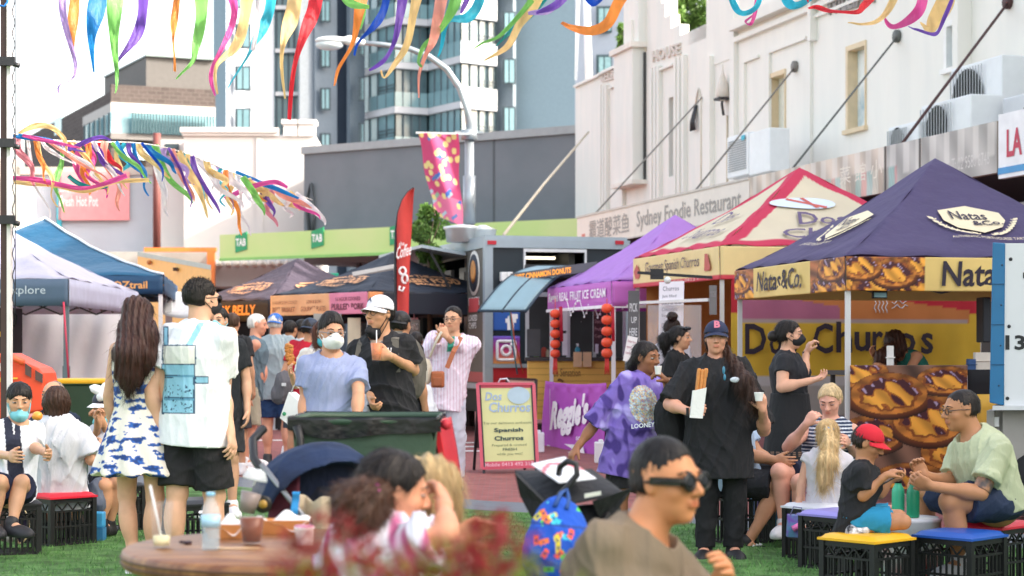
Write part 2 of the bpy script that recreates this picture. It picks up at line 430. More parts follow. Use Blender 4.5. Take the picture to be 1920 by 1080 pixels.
 def _hand(s,S,side):
  j=s.j;w=j['wr_'+side];e=j['el_'+side];k=s.H/1.75 if s.hs<1.08 else s.H/1.75*1.12
  hh=s.hand[side]or(None,28,None,.1,35);d=(Vector(hh[0])if hh[0]is not None else(w-e)).normalized()
  sg=1 if side=='l' else-1
  pn=Vector(hh[2])if hh[2]is not None else(-s.lat*sg)
  pn=(pn-d*pn.dot(d)).normalized();wd=d.cross(pn)
  th=wd if wd.dot(s.f)>0 else-wd
  if hh[2]is not None and isinstance(hh[4],tuple):th=Vector(hh[4][0]);th=(th-d*th.dot(d)-pn*th.dot(pn)).normalized();ta=hh[4][1]
  else:ta=hh[4]if not isinstance(hh[4],tuple)else hh[4][1]
  S.cap(e+(w-e)*.85,w+d*.02*k,.0265*k,.024*k,.012)
  S.ell(w+d*.05*k,(d,th,pn),(.052*k,.041*k,.017*k),.012)
  for i in range(4):
   o=(1.5-i)*.0205*k;L=(.88,1,.95,.76)[i]*k;p=w+d*(.082-.004*abs(1-i))*k+th*o;a=0;fd=(d+th*((1.5-i)*hh[3]*.35)).normalized()
   S.cap(w+d*.045*k+th*o*.8,p,.011*k,.0105*k,.005)
   for q,(l,r)in enumerate(((.042,.0105),(.027,.0095),(.021,.0085))):
    a+=R(hh[1])*(.8,1.0,.7)[q]*(1+.12*(i-1));v=fd*math.cos(a)+pn*math.sin(a);n=p+v*l*L
    S.cap(p,n,r*k,(r-.0012)*k,.002);p=n
  p=w+d*.025*k+th*.026*k+pn*.006*k;v=(th*math.sin(R(ta))+d*math.cos(R(ta))+pn*.35).normalized();n=p+v*.042*k;S.cap(p,n,.0155*k,.0115*k,.008)
  v=(v+pn*R(hh[1])*.5+d*.25).normalized();S.cap(n,n+v*.032*k,.0115*k,.0092*k,.003)
  return w+d*.075*k+pn*.025*k
 def grip(s,side):
  hh=s.hand[side];j=s.j;w=j['wr_'+side];d=(Vector(hh[0])if hh and hh[0]is not None else(w-j['el_'+side])).normalized();k=s.H/1.75
  sg=1 if side=='l' else-1;pn=Vector(hh[2])if hh and hh[2]is not None else-s.lat*sg;pn=(pn-d*pn.dot(d)).normalized()
  return w+d*.075*k+pn*.036*k
 def body(s,belly=0,barefeet=False):
  S=SDF();H,g,j=s.H,s.g,s.j;ax=(s.lat,s.fw,s.up);L=(s.neck-s.pel).length;fem=s.sex=='f'
  c=s.pel+s.up*.0*H
  S.ell(s.pel,ax,(.09*H*g,.066*H*g,.075*H),.03)
  S.ell(s.pel+s.up*L*.38,ax,((.074 if not fem else .068)*H*g,.056*H*g,.1*H),.04)
  S.ell(s.pel+s.up*L*.72,ax,(.088*H*(1+(g-1)*.6),.062*H*(1+(g-1)*.7),.1*H),.04)
  S.cap(j['sh_l']-s.lat*.03*H-s.up*.012*H,j['sh_r']+s.lat*.03*H-s.up*.012*H,.031*H,None,.03)
  if belly:S.ell(s.pel+s.up*L*.3+s.fw*.035*H,ax,(.08*H*g,.06*H*g,.09*H),.04)
  nr=(.0325 if not fem else .028)*H*min(1.15,.5+.5*g)*(.8+.2*s.hs)*(1 if s.hs<1.1 else 1.05)
  S.cap(s.neck-s.up*.03*H,s.hp(0,-.08,-.12),nr*1.1,nr,.03)
  for q,sg in(('l',1),('r',-1)):
   S.cap(s.neck+s.up*.01*H,j['sh_'+q]-s.lat*sg*.02*H,.025*H,.03*H,.03)
   a=(1+(g-1)*1.1)*(.92 if fem else 1)
   S.cap(j['sh_'+q],j['el_'+q],.031*H*a,.0235*H*a,.02)
   S.cap(j['el_'+q],j['wr_'+q],.0235*H*a,.0148*H*(.6+.4*a),.01)
   m=j['el_'+q]*.75+j['wr_'+q]*.25;S.ell(m,((j['wr_'+q]-j['el_'+q]),(j['wr_'+q]-j['el_'+q]).orthogonal(),(j['wr_'+q]-j['el_'+q]).cross((j['wr_'+q]-j['el_'+q]).orthogonal())),(.05*H,.0262*H*a,.0262*H*a),.012)
   s._hand(S,q)
   if s.feet:
    b=1+(g-1)*.9
    S.cap(j['hip_'+q],j['kn_'+q],.05*H*b,.033*H*b,.02)
    S.cap(j['kn_'+q],j['an_'+q],.031*H*b,.0195*H*(.5+.5*b),.015)
    d=(j['an_'+q]-j['kn_'+q]);back=-s.f;back=(back-d.normalized()*back.dot(d.normalized())).normalized()
    S.ell(j['kn_'+q]+d*.33+back*.009*H,(d,back,d.cross(back)),(.085*H,.034*H*b,.033*H*b),.015)
    S.ell(j['kn_'+q]-back*.008*H,(d,back,d.cross(back)),(.035*H,.03*H*b,.031*H*b),.012)
    S.cap(j['an_'+q],j['to_'+q],.024*H,.016*H,.012)
  h=s.h;A=s.hax()
  def e(p,r,k=.05,sub=False):S.ell(s.hp(*p),A,tuple(v*h for v in r),k*h,sub)
  e((0,-.07,.12),(.335,.43,.38));e((0,.08,-.08),(.285,.32,.38),.1);e((0,.12,-.3),(.2,.21,.17),.1);e((0,.25,-.41),(.085,.08,.07),.08)
  for q in(1,-1):e((q*.17,.24,-.1),(.1,.09,.09),.08)
  S.cap(s.hp(-.15,.35,.12),s.hp(.15,.35,.12),.045*h,None,.06*h)
  for q in(1,-1):e((q*.145,.44,.03),(.09,.075,.05),.05,True)
  S.cap(s.hp(0,.375,.06),s.hp(0,.475,-.1),.036*h,.052*h,.04*h)
  for q in(1,-1):e((q*.05,.42,-.12),(.042,.05,.035),.03)
  S.cap(s.hp(-.075,.375,-.225),s.hp(.075,.375,-.225),.026*h,None,.02*h);S.cap(s.hp(-.06,.375,-.27),s.hp(.06,.375,-.27),.03*h,None,.015*h)
  for q in(1,-1):e((q*.33,-.03,0),(.035,.085,.13),.03);e((q*.37,.0,.01),(.02,.045,.07),.02,True)
  base=np.array(srgb(s.sk));lip=base*np.array([.82,.5,.5]);M=np.array([s.hl,s.hf,s.hu]);hd=np.array(s.hd)
  cheek=base*np.array([1.05,.86,.84])
  def colf(v):
   c=np.tile(base,(len(v),1));p=(v-hd)@M.T/h
   w=np.exp(-((p[:,0]/.1)**4+((p[:,2]+.248)/.05)**4))*(p[:,1]>.3);c=mixc(c,lip,w*.8)
   w=np.exp(-(((np.abs(p[:,0])-.19)/.1)**2+((p[:,2]+.12)/.1)**2))*(p[:,1]>.1)*.35;c=mixc(c,cheek,w)
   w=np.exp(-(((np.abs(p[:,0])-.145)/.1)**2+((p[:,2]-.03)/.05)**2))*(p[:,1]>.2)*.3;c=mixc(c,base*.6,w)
   return c*(1+.05*vnoise(v,25,3))[:,None]
  s.bodyo=sd('body',S,skin(s.sk),s.root,s.vox,colf)
 def eyes(s,open=1.0,iris='20140e',brow=True,look=0,closed=False,bt=1):
  h=s.h
  for q in(1,-1):
   vs=[];fs=[];cs=[];n,m=14,10
   M=MB();M.smooth=True;c0=s.hp(q*.142,.335,.028)
   for i in range(m+1):
    a=math.pi*i/m
    for k in range(n):
     t=2*math.pi*k/n;x,y,z=math.sin(a)*math.cos(t),math.sin(a)*math.sin(t),-math.cos(a)
     vs.append(c0+(s.hl*x*.074+s.hf*y*.062+s.hu*z*.047)*h)
     zz=z/open if open>0 else 9
     if abs(zz)>.5 or closed:cs.append((.04,.025,.02)if(.5<abs(zz)<.8 and z>0)or(closed and abs(z)<.2)else tuple(v*.85 for v in srgb(s.sk)))
     elif(x-look)**2+zz**2*.3<.26:cs.append(srgb(iris))
     else:cs.append((.36,.32,.29))
   for i in range(m):
    for k in range(n):fs.append((i*n+k,i*n+(k+1)%n,(i+1)*n+(k+1)%n,(i+1)*n+k))
   M.add(vs,fs);M.c=cs;M.build('eye',mat('eye_surface',rough=.25,attr=True,var=0),s.root)
   if brow:
    b=MB();b.tube([s.hp(q*.06,.40,.125),s.hp(q*.14,.395,.15),s.hp(q*.235,.31,.12)],[.012*h*bt,.016*h*bt,.006*h],6);b.build('eyebrow',hairm(s.hc),s.root)
 def hair(s,style='short',col=None,vol=1.0,top=0,seed=0,fringe=.26,chain=None,amp=.002,name='hair',neckcut=-.16,side=.35):
  S=SDF();h=s.h;A=s.hax();col=col or s.hc;sp0=style=='spiky'
  def e(p,r,k=.06,sub=False):S.ell(s.hp(*p),A,tuple(v*h for v in r),k*h,sub)
  e((0,-.085,.14+top*.3),(side*vol,.44*vol,.385*vol+top))
  if style in('short','spiky','balding'):
   e((0,-.18,-.02),(.325*vol,.29,.2),.1)
  else:e((0,-.16,-.1 if style=='long' else 0),(.35*vol if style=='long' else .32,.33 if style=='long' else .3,.34 if style=='long' else .25),.1)
  S.cut(s.hp(0,.3,fringe),(s.hf*.82-s.hu*.57))
  if style=='balding':S.cut(s.hp(0,.0,.2),(s.hf*.9+s.hu*.43))
  if style in('short','spiky','balding'):
   S.cut(s.hp(0,-.3,neckcut),-s.hu-s.hf*.25)
   for q in(1,-1):e((q*.42,.12,-.1),(.16,.27,.27),.03,True)
  if style in('tied',):S.cut(s.hp(0,-.2,-.3),-s.hu-s.hf*.4);[e((q*.42,.1,-.12),(.15,.24,.24),.03,True)for q in(1,-1)]
  if fringe<.1 and style!='balding':pass
  if chain:
   for pts,rs in chain:S.chain([Vector(p)for p in pts],rs,.02)
  K=np.array([s.hl,s.hf,s.hu]);hd=np.array(s.hd);sp=style=='spiky';sp0=sp
  def dfn(p):
   q=(p-hd)@K.T;an=np.arctan2(q[:,0],q[:,1]);r=np.hypot(q[:,0],q[:,1])
   if sp:return .013*np.sin(q[:,0]*260+3*np.sin(q[:,1]*60+seed))*np.sin(q[:,1]*230+seed)*np.clip(q[:,2]/h*2,.15,1)
   return amp*(np.sin(an*23+9*q[:,2]+seed+2*np.sin(q[:,2]*30))+.6*np.sin(an*41+seed*2+q[:,2]*14)+1.2*np.sin(an*7+seed+q[:,2]*11)+.9*np.sin(q[:,0]*300+4*np.sin(q[:,1]*70))*np.sin(q[:,1]*210+q[:,2]*150))*np.clip(r/(.25*h),0,1)
  S.disp(dfn)
  return sdh(name,S,hairm(col),s.root,s.vox*.9,1900,.018 if style in('short','spiky','balding')else .045,tuple(-s.hu*.8-s.hf*(.55 if style=='tied' else .15))if not sp0 else tuple(s.hu*.6+s.hf*.2),seed+1,.6 if sp0 else .28)
 def longhair(s,chain,col=None,name='hair',seed=0,amp=.005):
  S=SDF()
  for pts,rs in chain:S.chain([Vector(p)for p in pts],rs,.03)
  S.disp(lambda p:amp*(np.sin(p[:,0]*170+seed+2*np.sin(p[:,2]*13))+.5*np.sin(p[:,0]*310+p[:,1]*200+p[:,2]*9)))
  return sdh(name,S,hairm(col or s.hc),s.root,s.vox*.9,2600,.09,(0,0,-1),3,.12)
 def cap(s,m,brim=True,back=False,name='cap',bm=None,up=0,bl=.34):
  S=SDF();h=s.h;A=s.hax()
  S.ell(s.hp(0,-.05,.17+up),A,(.375*h,.455*h,.40*h),.03*h);S.cut(s.hp(0,.3,.17+up),-s.hu+s.hf*.12)
  S.ell(s.hp(0,-.05,.12+up),A,(.345*h,.425*h,.37*h),0,True)
  o=sd(name,S,m,s.root,s.vox*.85)
  M=MB();M.tube([s.hp(.25*math.cos(t)*0,-.05,.57+up)for t in(0,)]+[s.hp(0,-.05,.585+up)],.02*h,8);b=M.build('button',m,o)
  b.parent=s.root
  if brim:
   d=-1 if back else 1
   def f(u,v):
    a=(u-.5)*math.pi*.86;r=.98+v*bl*math.cos(a)**.7*1.35 if abs(a)<1.57 else .98
    x=math.sin(a)*.35*(1+.12*v);y=d*(math.cos(a)*.42*(1+v*bl*1.9))
    return s.hp(x,y-.03,.2+up-.10*v-.09*abs(math.sin(a))**2+(.03 if v<.5 else 0)*0)
   B=MB();B.grid(f,16,6,th=.004);B.build('brim',bm or m,s.root)
 def mask(s,col,drop=0,big=1,straps=True):
  h=s.h;S=SDF();A=s.hax()
  S.ell(s.hp(0,.12,-.2-drop),A,(.285*h*big,.36*h*big,.25*h*big),.02);S.cap(s.hp(0,.40,-.04-drop),s.hp(0,.45,-.16-drop),.085*h*big,.115*h*big,.08*h)
  S.cut(s.hp(0,.12,0),-s.hf)
  sd('face_mask',S,pm(col,.8,.06,bump=.2,bscale=90),s.root,s.vox*.8)
  if straps:
   for q in(1,-1):
    M=MB();M.tube([s.hp(q*.24,.24,-.12-drop),s.hp(q*.31,.1,-.05-drop*.5),s.hp(q*.35,-.07,.07)],.003,5);M.tube([s.hp(q*.24,.2,-.3-drop),s.hp(q*.31,.05,-.18-drop*.5),s.hp(q*.35,-.1,-.07)],.003,5);M.build('mask_strap',pm(col,.8),s.root)
 def glasses(s,col='22201e',lens=None,r=.105,th=.0022):
  h=s.h;F=MB()
  for q in(1,-1):
   F.tube([s.hp(q*.15+math.cos(t)*r,.43,.02+math.sin(t)*r*.78)for t in np.linspace(0,2*math.pi,17)],th,5,False)
   F.tube([s.hp(q*(.15+r),.425,.04),s.hp(q*.35,.2,.05),s.hp(q*.365,-.08,.03)],th*1.1,5)
   if lens:
    L=MB();L.lathe(s.hp(q*.15,.43,.02),[(r*h*.5,0),(r*h,.001),(r*h*.5,.003)],16,ax=s.hf);L.build('lens',lens,s.root)
  F.tube([s.hp(-.05,.44,.05),s.hp(0,.45,.06),s.hp(.05,.44,.05)],th,5)
  F.build('glasses',pm(col,.3),s.root)
 def top(s,m,loose=.022,sleeve=.55,hem=.46,colf=None,name='shirt',amp=.009,seed=0,neckr=1.22,flare=.012,bot=1.0,full=None,vneck=0,ff=30,tank=False,lm=None):
  S=SDF();H,g,j=s.H,s.g,s.j;ax=(s.lat,s.fw,s.up);L=(s.neck-s.pel).length;lo=loose
  gg=1+(g-1)*.8
  S.ell(s.pel+s.up*L*.72,ax,(.09*H*gg+lo,.066*H*gg+lo,.1*H+lo),.04)
  hemp=s.pel-s.up*(.53-hem)*H
  S.frus(s.pel+s.up*L*.8,hemp,s.lat,(.088*H*gg+lo,.062*H*gg+lo),((.092*H*g+lo)*bot,(.068*H*g+lo)*bot),.05)
  S.cap(j['sh_l']-s.lat*.03*H-s.up*.012*H,j['sh_r']+s.lat*.03*H-s.up*.014*H,.031*H+lo*.35,None,.03)
  if s.sex=='f':
   for q in(1,-1):S.ell(s.pel+s.up*L*.66+s.lat*q*.042*H+s.fw*.052*H*gg,ax,(.038*H*gg,.036*H*gg,.038*H*gg),.04)
  for q,sg in(('l',1),('r',-1)):
   S.cap(s.neck+s.up*.008*H,j['sh_'+q]-s.lat*sg*.02*H,.024*H+lo*.3,.029*H+lo*.3,.03)
   a=(1+(g-1)*1.1)*(.92 if s.sex=='f' else 1)
   if tank:
    continue
   fl=full if full is not None else sleeve
   if sleeve<=1:
    p=j['sh_'+q];e=p+(j['el_'+q]-p)*sleeve;S.cap(p,e,.0315*H*a+lo*.35,(.027*H)*a+lo*.5+flare,.03,flat=True)
   else:
    S.cap(j['sh_'+q],j['el_'+q],.031*H*a+lo*.8,.026*H*a+lo*.7,.03);e=j['el_'+q]+(j['wr_'+q]-j['el_'+q])*(sleeve-1);S.cap(j['el_'+q],e,.025*H*a+lo*.7,.02*H*a+lo*.6,.02,flat=True)
  S.disp(folds(amp,ff,seed))
  S.cut(hemp+s.up*.003,-s.up)
  nr=(.034 if s.sex=='m' else .0295)*H*neckr
  S.cap(s.neck-s.up*.004*H+s.fw*.012*H,s.neck+s.up*.12*H+s.fw*.04*H,nr,nr*1.5,.01,sub=True)
  if vneck:S.cap(s.neck+s.fw*.07*H,s.neck-s.up*vneck*H+s.fw*.085*H,.03*H,.006,.01,sub=True)
  return sd(name,S,m,s.root,s.vox,colf)
 def shorts(s,m,leg=.75,loose=.022,name='shorts',waist=.525,colf=None,amp=.006,flare=.006,seed=2):
  S=SDF();H,g,j=s.H,s.g,s.j;ax=(s.lat,s.fw,s.up)
  S.frus(s.pel+s.up*(waist-.53)*H,s.pel-s.up*.03*H,s.lat,(.078*H*g,.056*H*g),(.088*H*g+loose*.4,.066*H*g+loose*.4),.02)
  for q in 'lr':
   b=1+(g-1)*.9;p=j['hip_'+q];k=j['kn_'+q]
   if leg<=1:S.cap(p,p+(k-p)*leg,.047*H*b+loose*.5,.042*H*b+loose+flare,.03,flat=True)
   else:
    an=j['an_'+q];e=k+(an-k)*(leg-1);S.cap(p,k,.048*H*b+loose*.5,.036*H*b+loose*.7,.03);S.cap(k,e,.036*H*b+loose*.7,.028*H*b+loose*.7,.02,flat=True)
  S.disp(folds(amp,32,seed))
  return sd(name,S,m,s.root,s.vox,colf)
 def skirt(s,m,length=.27,w0=1.0,w1=1.5,name='skirt',colf=None,amp=.012,n=9,waist=.6,seed=1):
  S=SDF();H,g=s.H,s.g
  a=s.pel+s.up*(waist-.53)*H;b=a-UP*length*H
  S.frus(a,b,s.lat,(.078*H*g*w0,.06*H*g*w0),(.09*H*g*w1,.075*H*g*w1),.02)
  c=np.array(s.pel);az=a.z
  def fn(p):
   an=np.arctan2(p[:,1]-c[1],p[:,0]-c[0]);t=np.clip((az-p[:,2])/(length*H),0,1);return amp*t*np.sin(an*n+seed+1.5*np.sin(p[:,2]*9))
  S.disp(fn)
  return sd(name,S,m,s.root,s.vox,colf)
 def shoes(s,m,sole='e8e6e0',size=1,mats=None):
  for q,sg in(('l',1),('r',-1)):
   S=SDF();H=s.H;a=s.j['an_'+q];t=s.j['to_'+q];d=(t-a);f=V(d.x,d.y,d.z*0);L=f.length;f=f.normalized()if L>.02 else s.f;lt=f.cross(UP)
   if L<.06:f=d.normalized();lt=f.orthogonal()
   n=lt.cross(f);n=n if n.z>0 else-n;z=a-n*.028*H
   S.cap(a+n*.012*H,z-f*.01*H,.03*H*size,.031*H*size,.01);S.ell(z+f*.045*H-n*.002*H,(f,lt,n),(.09*H*size,.034*H*size,.036*H*size),.02);S.ell(z+f*.09*H-n*.006*H,(f,lt,n),(.052*H*size,.032*H*size,.027*H*size),.02)
   S.cut(z-n*.018*H,-n)
   o=sd('shoe',S,m,s.root,.006)
   B=SDF();B.ell(z+f*.045*H-n*.018*H,(f,lt,n),(.09*H*size,.034*H*size,.02*H),.02);B.cut(z-n*.028*H,-n);B.cut(z-n*.014*H,n);sd('sole',B,pm(sole,.6),o,.006).parent=s.root
# ================================================================ THE SETTING
def st(o):o['kind']='structure';return o
def box(*a):return MB().box(*a)
def seg(root_loc,rz):
 M=Matrix.Translation(Vector(root_loc))@Matrix.Rotation(rz,4,'Z');I=M.inverted()
 def f(x,y,c=0.0):
  o=I@V(0,0,CZ);d=I.to_3x3()@V((x-960)/FP,1,(HY-y)/FP);t=(c-o.y)/d.y;p=o+d*t
  return p.x,p.z
 return f
g=MB();g.grid(lambda u,v:(-400+800*u,-60+900*v,-.02),8,8)
st(g.build('ground',mat('asphalt','6a6c70',.9,.18,scale=3,bump=.3,bscale=120)))
tf=[(-40,26.5),(-2.75,18.3),(-.27,15.55),(.8,14.9),(3.2,12.6),(9,12.0)]
kb=[(x,y+1.05+(.25 if x<-1 else 0))for x,y in tf]
m=MB();v=[];
for(x,y)in tf:v+=[(x,y,.012)]
m.add([(-40,-20,.012)]+v+[(9,-20,.012)],[tuple(range(len(v)+2))][::-1]);m.f=[list(reversed(m.f[0]))]
turfm=mat('artificial_turf','527c3c',.9,.35,scale=5,bump=.8,bscale=420,dist=.02,col2='66944f')
st(m.build('turf',turfm))
m=MB()
for i in range(len(tf)-1):m.add([(*tf[i],.006),(*tf[i+1],.006),(*kb[i+1],.006),(*kb[i],.006)],[(0,1,2,3)])
st(m.build('kerb_strip',mat('bitumen_strip','6f747c',.9,.12,bump=.3,bscale=90)))
m=MB();m.add([(*kb[0],0)]+[(*q,0)for q in kb[1:]]+[(14,60,0),(-40,60,0)],[tuple(range(len(kb)+2))])
pav=mat('brick_paving','a05a56',.85,.2,scale=4,col2='7d6a68',kind='brick',bump=.2);pav.node_tree.nodes['Brick Texture'].inputs['Scale'].default_value=4.5
st(m.build('brick_pavement',pav))
m=MB()
for k in range(3):m.box(-.95-k*.0,-.4,24.6+k*1.1,24.8+k*1.1,.004,.008)
m.box(-9,-2.2,27.5,27.7,.004,.008)
st(m.build('painted_road_line',pm('e8e8e6',.7)))
bl=[];bf=[];rr=np.random.RandomState(3)
n=26000;bx=rr.uniform(-4.2,4.2,n);by=rr.uniform(9.5,15.2,n);h=rr.uniform(.015,.035,n)
edge=np.interp(bx,[q[0]for q in tf],[q[1]for q in tf]);ok=by<edge-.03
bx,by,h=bx[ok],by[ok],h[ok];a=rr.rand(len(bx))*6.28;w=.004;lx=rr.normal(0,.012,len(bx));ly=rr.normal(0,.012,len(bx))
vv=np.stack([np.stack([bx-np.cos(a)*w,by-np.sin(a)*w,bx*0+.012],1),np.stack([bx+np.cos(a)*w,by+np.sin(a)*w,bx*0+.012],1),np.stack([bx+lx,by+ly,.012+h],1)],1).reshape(-1,3)
gr=npmesh('grass',vv,np.arange(len(vv)).reshape(-1,3),mat('grass_blade','5e8e4a',.8,.3,scale=3),None,None,False)
tag(gr,'short green blades of the artificial turf','grass',kind='stuff')
WALL=mat('painted_render','ece9e1',.8,.07,scale=2.5,stretch=(1,1,.18),bump=.25,bscale=14,col2='dfdfd8')
WALLB=mat('cream_render','edeae2',.8,.07,scale=2,stretch=(1,1,.2),bump=.2,bscale=18,col2='e2e0d9')
DARK=pm('1c1d20',.8,.2);DGL=mat('dark_glass','31424a',.12,.1,spec=.8)
FL=(1.69,49.8,0);FA=math.atan2(-.9644,.2645);fp=seg(FL,FA)
def sx(x,y=300,c=0):return fp(x,y,c)[0]
def rect(mb,x0,y0,x1,y1,c0,c1,zt=None,zb=None):
 """a block on the facade between two photo columns, rows read at its middle column"""
 xm=(x0+x1)/2;a=sx(x0);b=sx(x1);zt=fp(xm,y0)[1]if zt is None else zt;zb=fp(xm,y1)[1]if zb is None else zb
 mb.box(a,b,c0,c1,zb,zt)
A=thing('parapet_building','cream art deco shop building with a stepped parapet and raised HOUSE lettering','building',FL,FA)
def wallholes(s0,s1,z0,z1,holes,c0,c1):
 mb=MB();xs=sorted({s0,s1,*[h[0]for h in holes],*[h[1]for h in holes]})
 for a,b in zip(xs,xs[1:]):
  hs=sorted([(h[2],h[3])for h in holes if h[0]<(a+b)/2<h[1]]);z=z0
  for q in hs:mb.box(a,b,c0,c1,z,q[0]);z=q[1]
  mb.box(a,b,c0,c1,z,z1)
 return mb
hA=[]
for(x0,x1,y0,y1)in((1157,1168,220,357),(1254,1267,184,332)):hA.append((sx(x0),sx(x1),fp(x0,y1)[1],fp(x0,y0)[1]))
zA=fp(1100,148)[1];sA=sx(1325)
mb=wallholes(0,sA,3.3,zA,hA,0,.45)
rect(mb,1127,124,1168,150,0,.45,zb=zA)
for x0,x1,y in((1240,1247,5),(1247,1258,29),(1258,1275,49),(1275,1290,66),(1290,1325,78)):rect(mb,x0,y,x1,150,0,.22,zb=zA)
rect(mb,1212,-60,1240,150,0,.4,zb=zA)
mb.build('wall',WALL,A,local=True)
mb=MB();rect(mb,1174,98,1210,342,-.32,-.002);rect(mb,1184,-80,1212,92,-.2,.5);rect(mb,1195,40,1203,90,-.26,-.2)
mb.build('pier',WALL,A,local=True)
mb=MB();rect(mb,1171,88,1213,98,-.4,.5);mb.build('pier_cap',pm('e4ded4',.8),A,local=True);mb=MB();rect(mb,1172,342,1213,350,-.38,-.002);mb.build('pier_base',pm('e4ded4',.8),A,local=True)
mb=MB();rect(mb,1210.5,98,1212,338,-.06,-.004);mb.build('drain_pipe',pm('3a3c3c'),A,local=True)
mb=MB()
for x0,x1,y0 in((1130,1133,160),(1135,1138,160),(1140,1143,160),(1172,1174,150),(1225,1229,128),(1232,1236,126),(1238,1242,124),(1270,1274,108),(1277,1281,106),(1285,1289,104)):
 rect(mb,x0,y0,x1,400,-.1,-.001,zb=4.1)
rect(mb,1127,128,1170,132,-.1,-.001);rect(mb,1146,160,1166,163,-.08,-.001);rect(mb,1241,124,1266,128,-.08,-.001);rect(mb,1080,150,1127,154,-.08,-.001)
mb.build('pilaster_rib',WALL,A,local=True)
mb=MB()
for q in hA:mb.box(q[0],q[1],.3,.34,q[2],q[3])
mb.build('window',DGL,A,local=True)
def fl(x0,y0,x1,y1,x2,y2,c,txt,m,root,bold=.0,d=.03,f=fp,nm='lettering',**k):
 a,b,t=[V(*(lambda q:(q[0],c,q[1]))(f(x,y,c)))for x,y in((x0,y0),(x1,y1),(x2,y2))]
 mb=MB();vs,fs,w,h=text_mesh(txt,bold,.5);ex=b-a;ey=t-a;n=V(0,-1,0)
 mb.add([a+ex*(v[0]/w)+ey*(v[1]/h)+n*(.004+d*(v[2]+.5))for v in vs],fs)
 return mb.build(nm,m,root,local=True)
LETR=pm('d6cdc4',.8)
fl(1226,117,1278,101,1226,96,0,'HOUSE',LETR,A,.02,.05);fl(1130,155,1170,143,1130,138,0,'SELBER',LETR,A,.02,.05)
B=thing('parapet_building','cream two storey building with tall framed windows above the food picture signs','building',FL,FA)
hB=[]
for(x0,x1,y0,y1)in((1442,1474,140,285),(1588,1625,88,245),(1772,1806,42,131)):hB.append((sx(x0),sx(x1),fp(x0,y1)[1],fp(x0,y0)[1]))
sB1=26.0;zB=fp(1450,22)[1]
wallholes(sA+.003,sB1,3.3,zB,hB,0,.4).build('wall',WALLB,B,local=True)
mb=MB();rect(mb,1326,-80,1376,62,-.02,.5,zb=zB-.6);rect(mb,1326,150,1340,400,-.12,-.001,zb=4.1,zt=zB-.4);rect(mb,1376,150,1384,400,-.1,-.001,zb=4.1,zt=zB+.4)
z=zB
mb.box(sx(1384),sB1,-.22,-.001,z-.1,z+.12);mb.box(sx(1384),sB1,-.1,-.001,z-.32,z-.22)
mb.box(sx(1384),sB1,0,.5,z,z+.9);mb.box(sx(1526),sx(1532),-.14,-.001,z-.9,z+.9)
for x0,x1,y in((1397,1425,0),(1444,1515,0),(1521,1660,0)):
 zz=z-.75 if x0<1500 else z-.42;mb.box(sx(x0),sx(x1),-.06,-.001,zz-.06,zz);mb.box(sx(x0),sx(x0)+.07,-.06,-.001,4.15,zz-.06)
mb.box(sx(1812),sx(1822),-.25,-.001,3.8,z+.9)
mb.build('cornice',WALLB,B,local=True)
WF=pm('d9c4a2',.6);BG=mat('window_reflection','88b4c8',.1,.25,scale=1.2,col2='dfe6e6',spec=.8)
for i,q in enumerate(hB):
 mb=MB();t=.09
 mb.box(q[0],q[0]+t,-.03,.2,q[2],q[3]);mb.box(q[1]-.03,q[1],-.03,.2,q[2],q[3]);mb.box(q[0]+t,q[1]-.03,-.03,.2,q[3]-t,q[3]);mb.box(q[0]-.05,q[1]+.05,-.08,.2,q[2]-.08,q[2]-.001)
 w=mb.build('window',WF if i<2 else pm('eceae6'),B,local=True)
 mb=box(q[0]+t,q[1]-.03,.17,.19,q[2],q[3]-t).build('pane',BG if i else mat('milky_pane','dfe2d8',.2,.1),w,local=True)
fl(1552,30,1642,5,1552,-10,0,'WILLIAM',pm('8a8480'),B,.02,.05)
C=thing('shade_building','tall pale building closing the right side of the street beyond the frame','building',FL,FA)  # added out of view, tall enough to keep the sun off the market
mb=box(26.01,72,.0,12,0,12.2).build('wall',WALLB,C,local=True)
D=thing('shop_row','dark shopfronts under the long street awning','building',FL,FA)
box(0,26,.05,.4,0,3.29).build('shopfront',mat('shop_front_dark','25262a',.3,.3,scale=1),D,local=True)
mb=MB()
for k in range(13):mb.box(k*2+.05,k*2+.15,-.03,.049,0,3.2)
mb.box(0,26,-.06,.049,0,.4);mb.build('mullion',pm('3a3b3e'),D,local=True)
E_=thing('street_awning','long flat awning carrying the shop signs','awning',FL,FA)
AW=-3.1
s0,s1=sx(1080,400,AW),30
box(s0,s1,AW+.12,-.41,3.62,3.74).build('deck',pm('b9b6b0',.8),E_,local=True)
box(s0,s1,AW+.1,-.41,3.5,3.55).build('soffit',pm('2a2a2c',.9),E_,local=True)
def fsign(xa,xb,nm,label,m,z0=3.5,z1=4.13,cat='sign'):
 a,b=sx(xa,400,AW),sx(xb,330,AW);t=thing(nm,label,cat,FL,FA)
 box(a,b,AW,AW+.09,z0,z1).build('panel',m,t,local=True);return t,a,b
S1,a,b=fsign(1082,1405,'fascia_sign','cream restaurant fascia sign with grey lettering reading Sydney Foodie Restaurant',pm('ece0d2',.6,.04))
mb=MB();mb.box(a,b,AW-.02,AW-.001,4.1,4.14);mb.box(a,b,AW-.02,AW-.001,3.48,3.51);mb.build('trim',pm('cfc6ba'),S1,local=True)
def sl(x0,x1,z0,z1,txt,m,root,bold=0,c=AW,nm='lettering',shear=0):
 s0_,s1_=sx(x0,400,c),sx(x1,400,c);mb=MB();vs,fs,w,h=text_mesh(txt,bold,0,shear)
 mb.add([(s0_+(s1_-s0_)*v[0]/w,c-.006,z0+(z1-z0)*v[1]/h)for v in vs],fs);return mb.build(nm,m,root,local=True)
GL=pm('a39a92',.6)
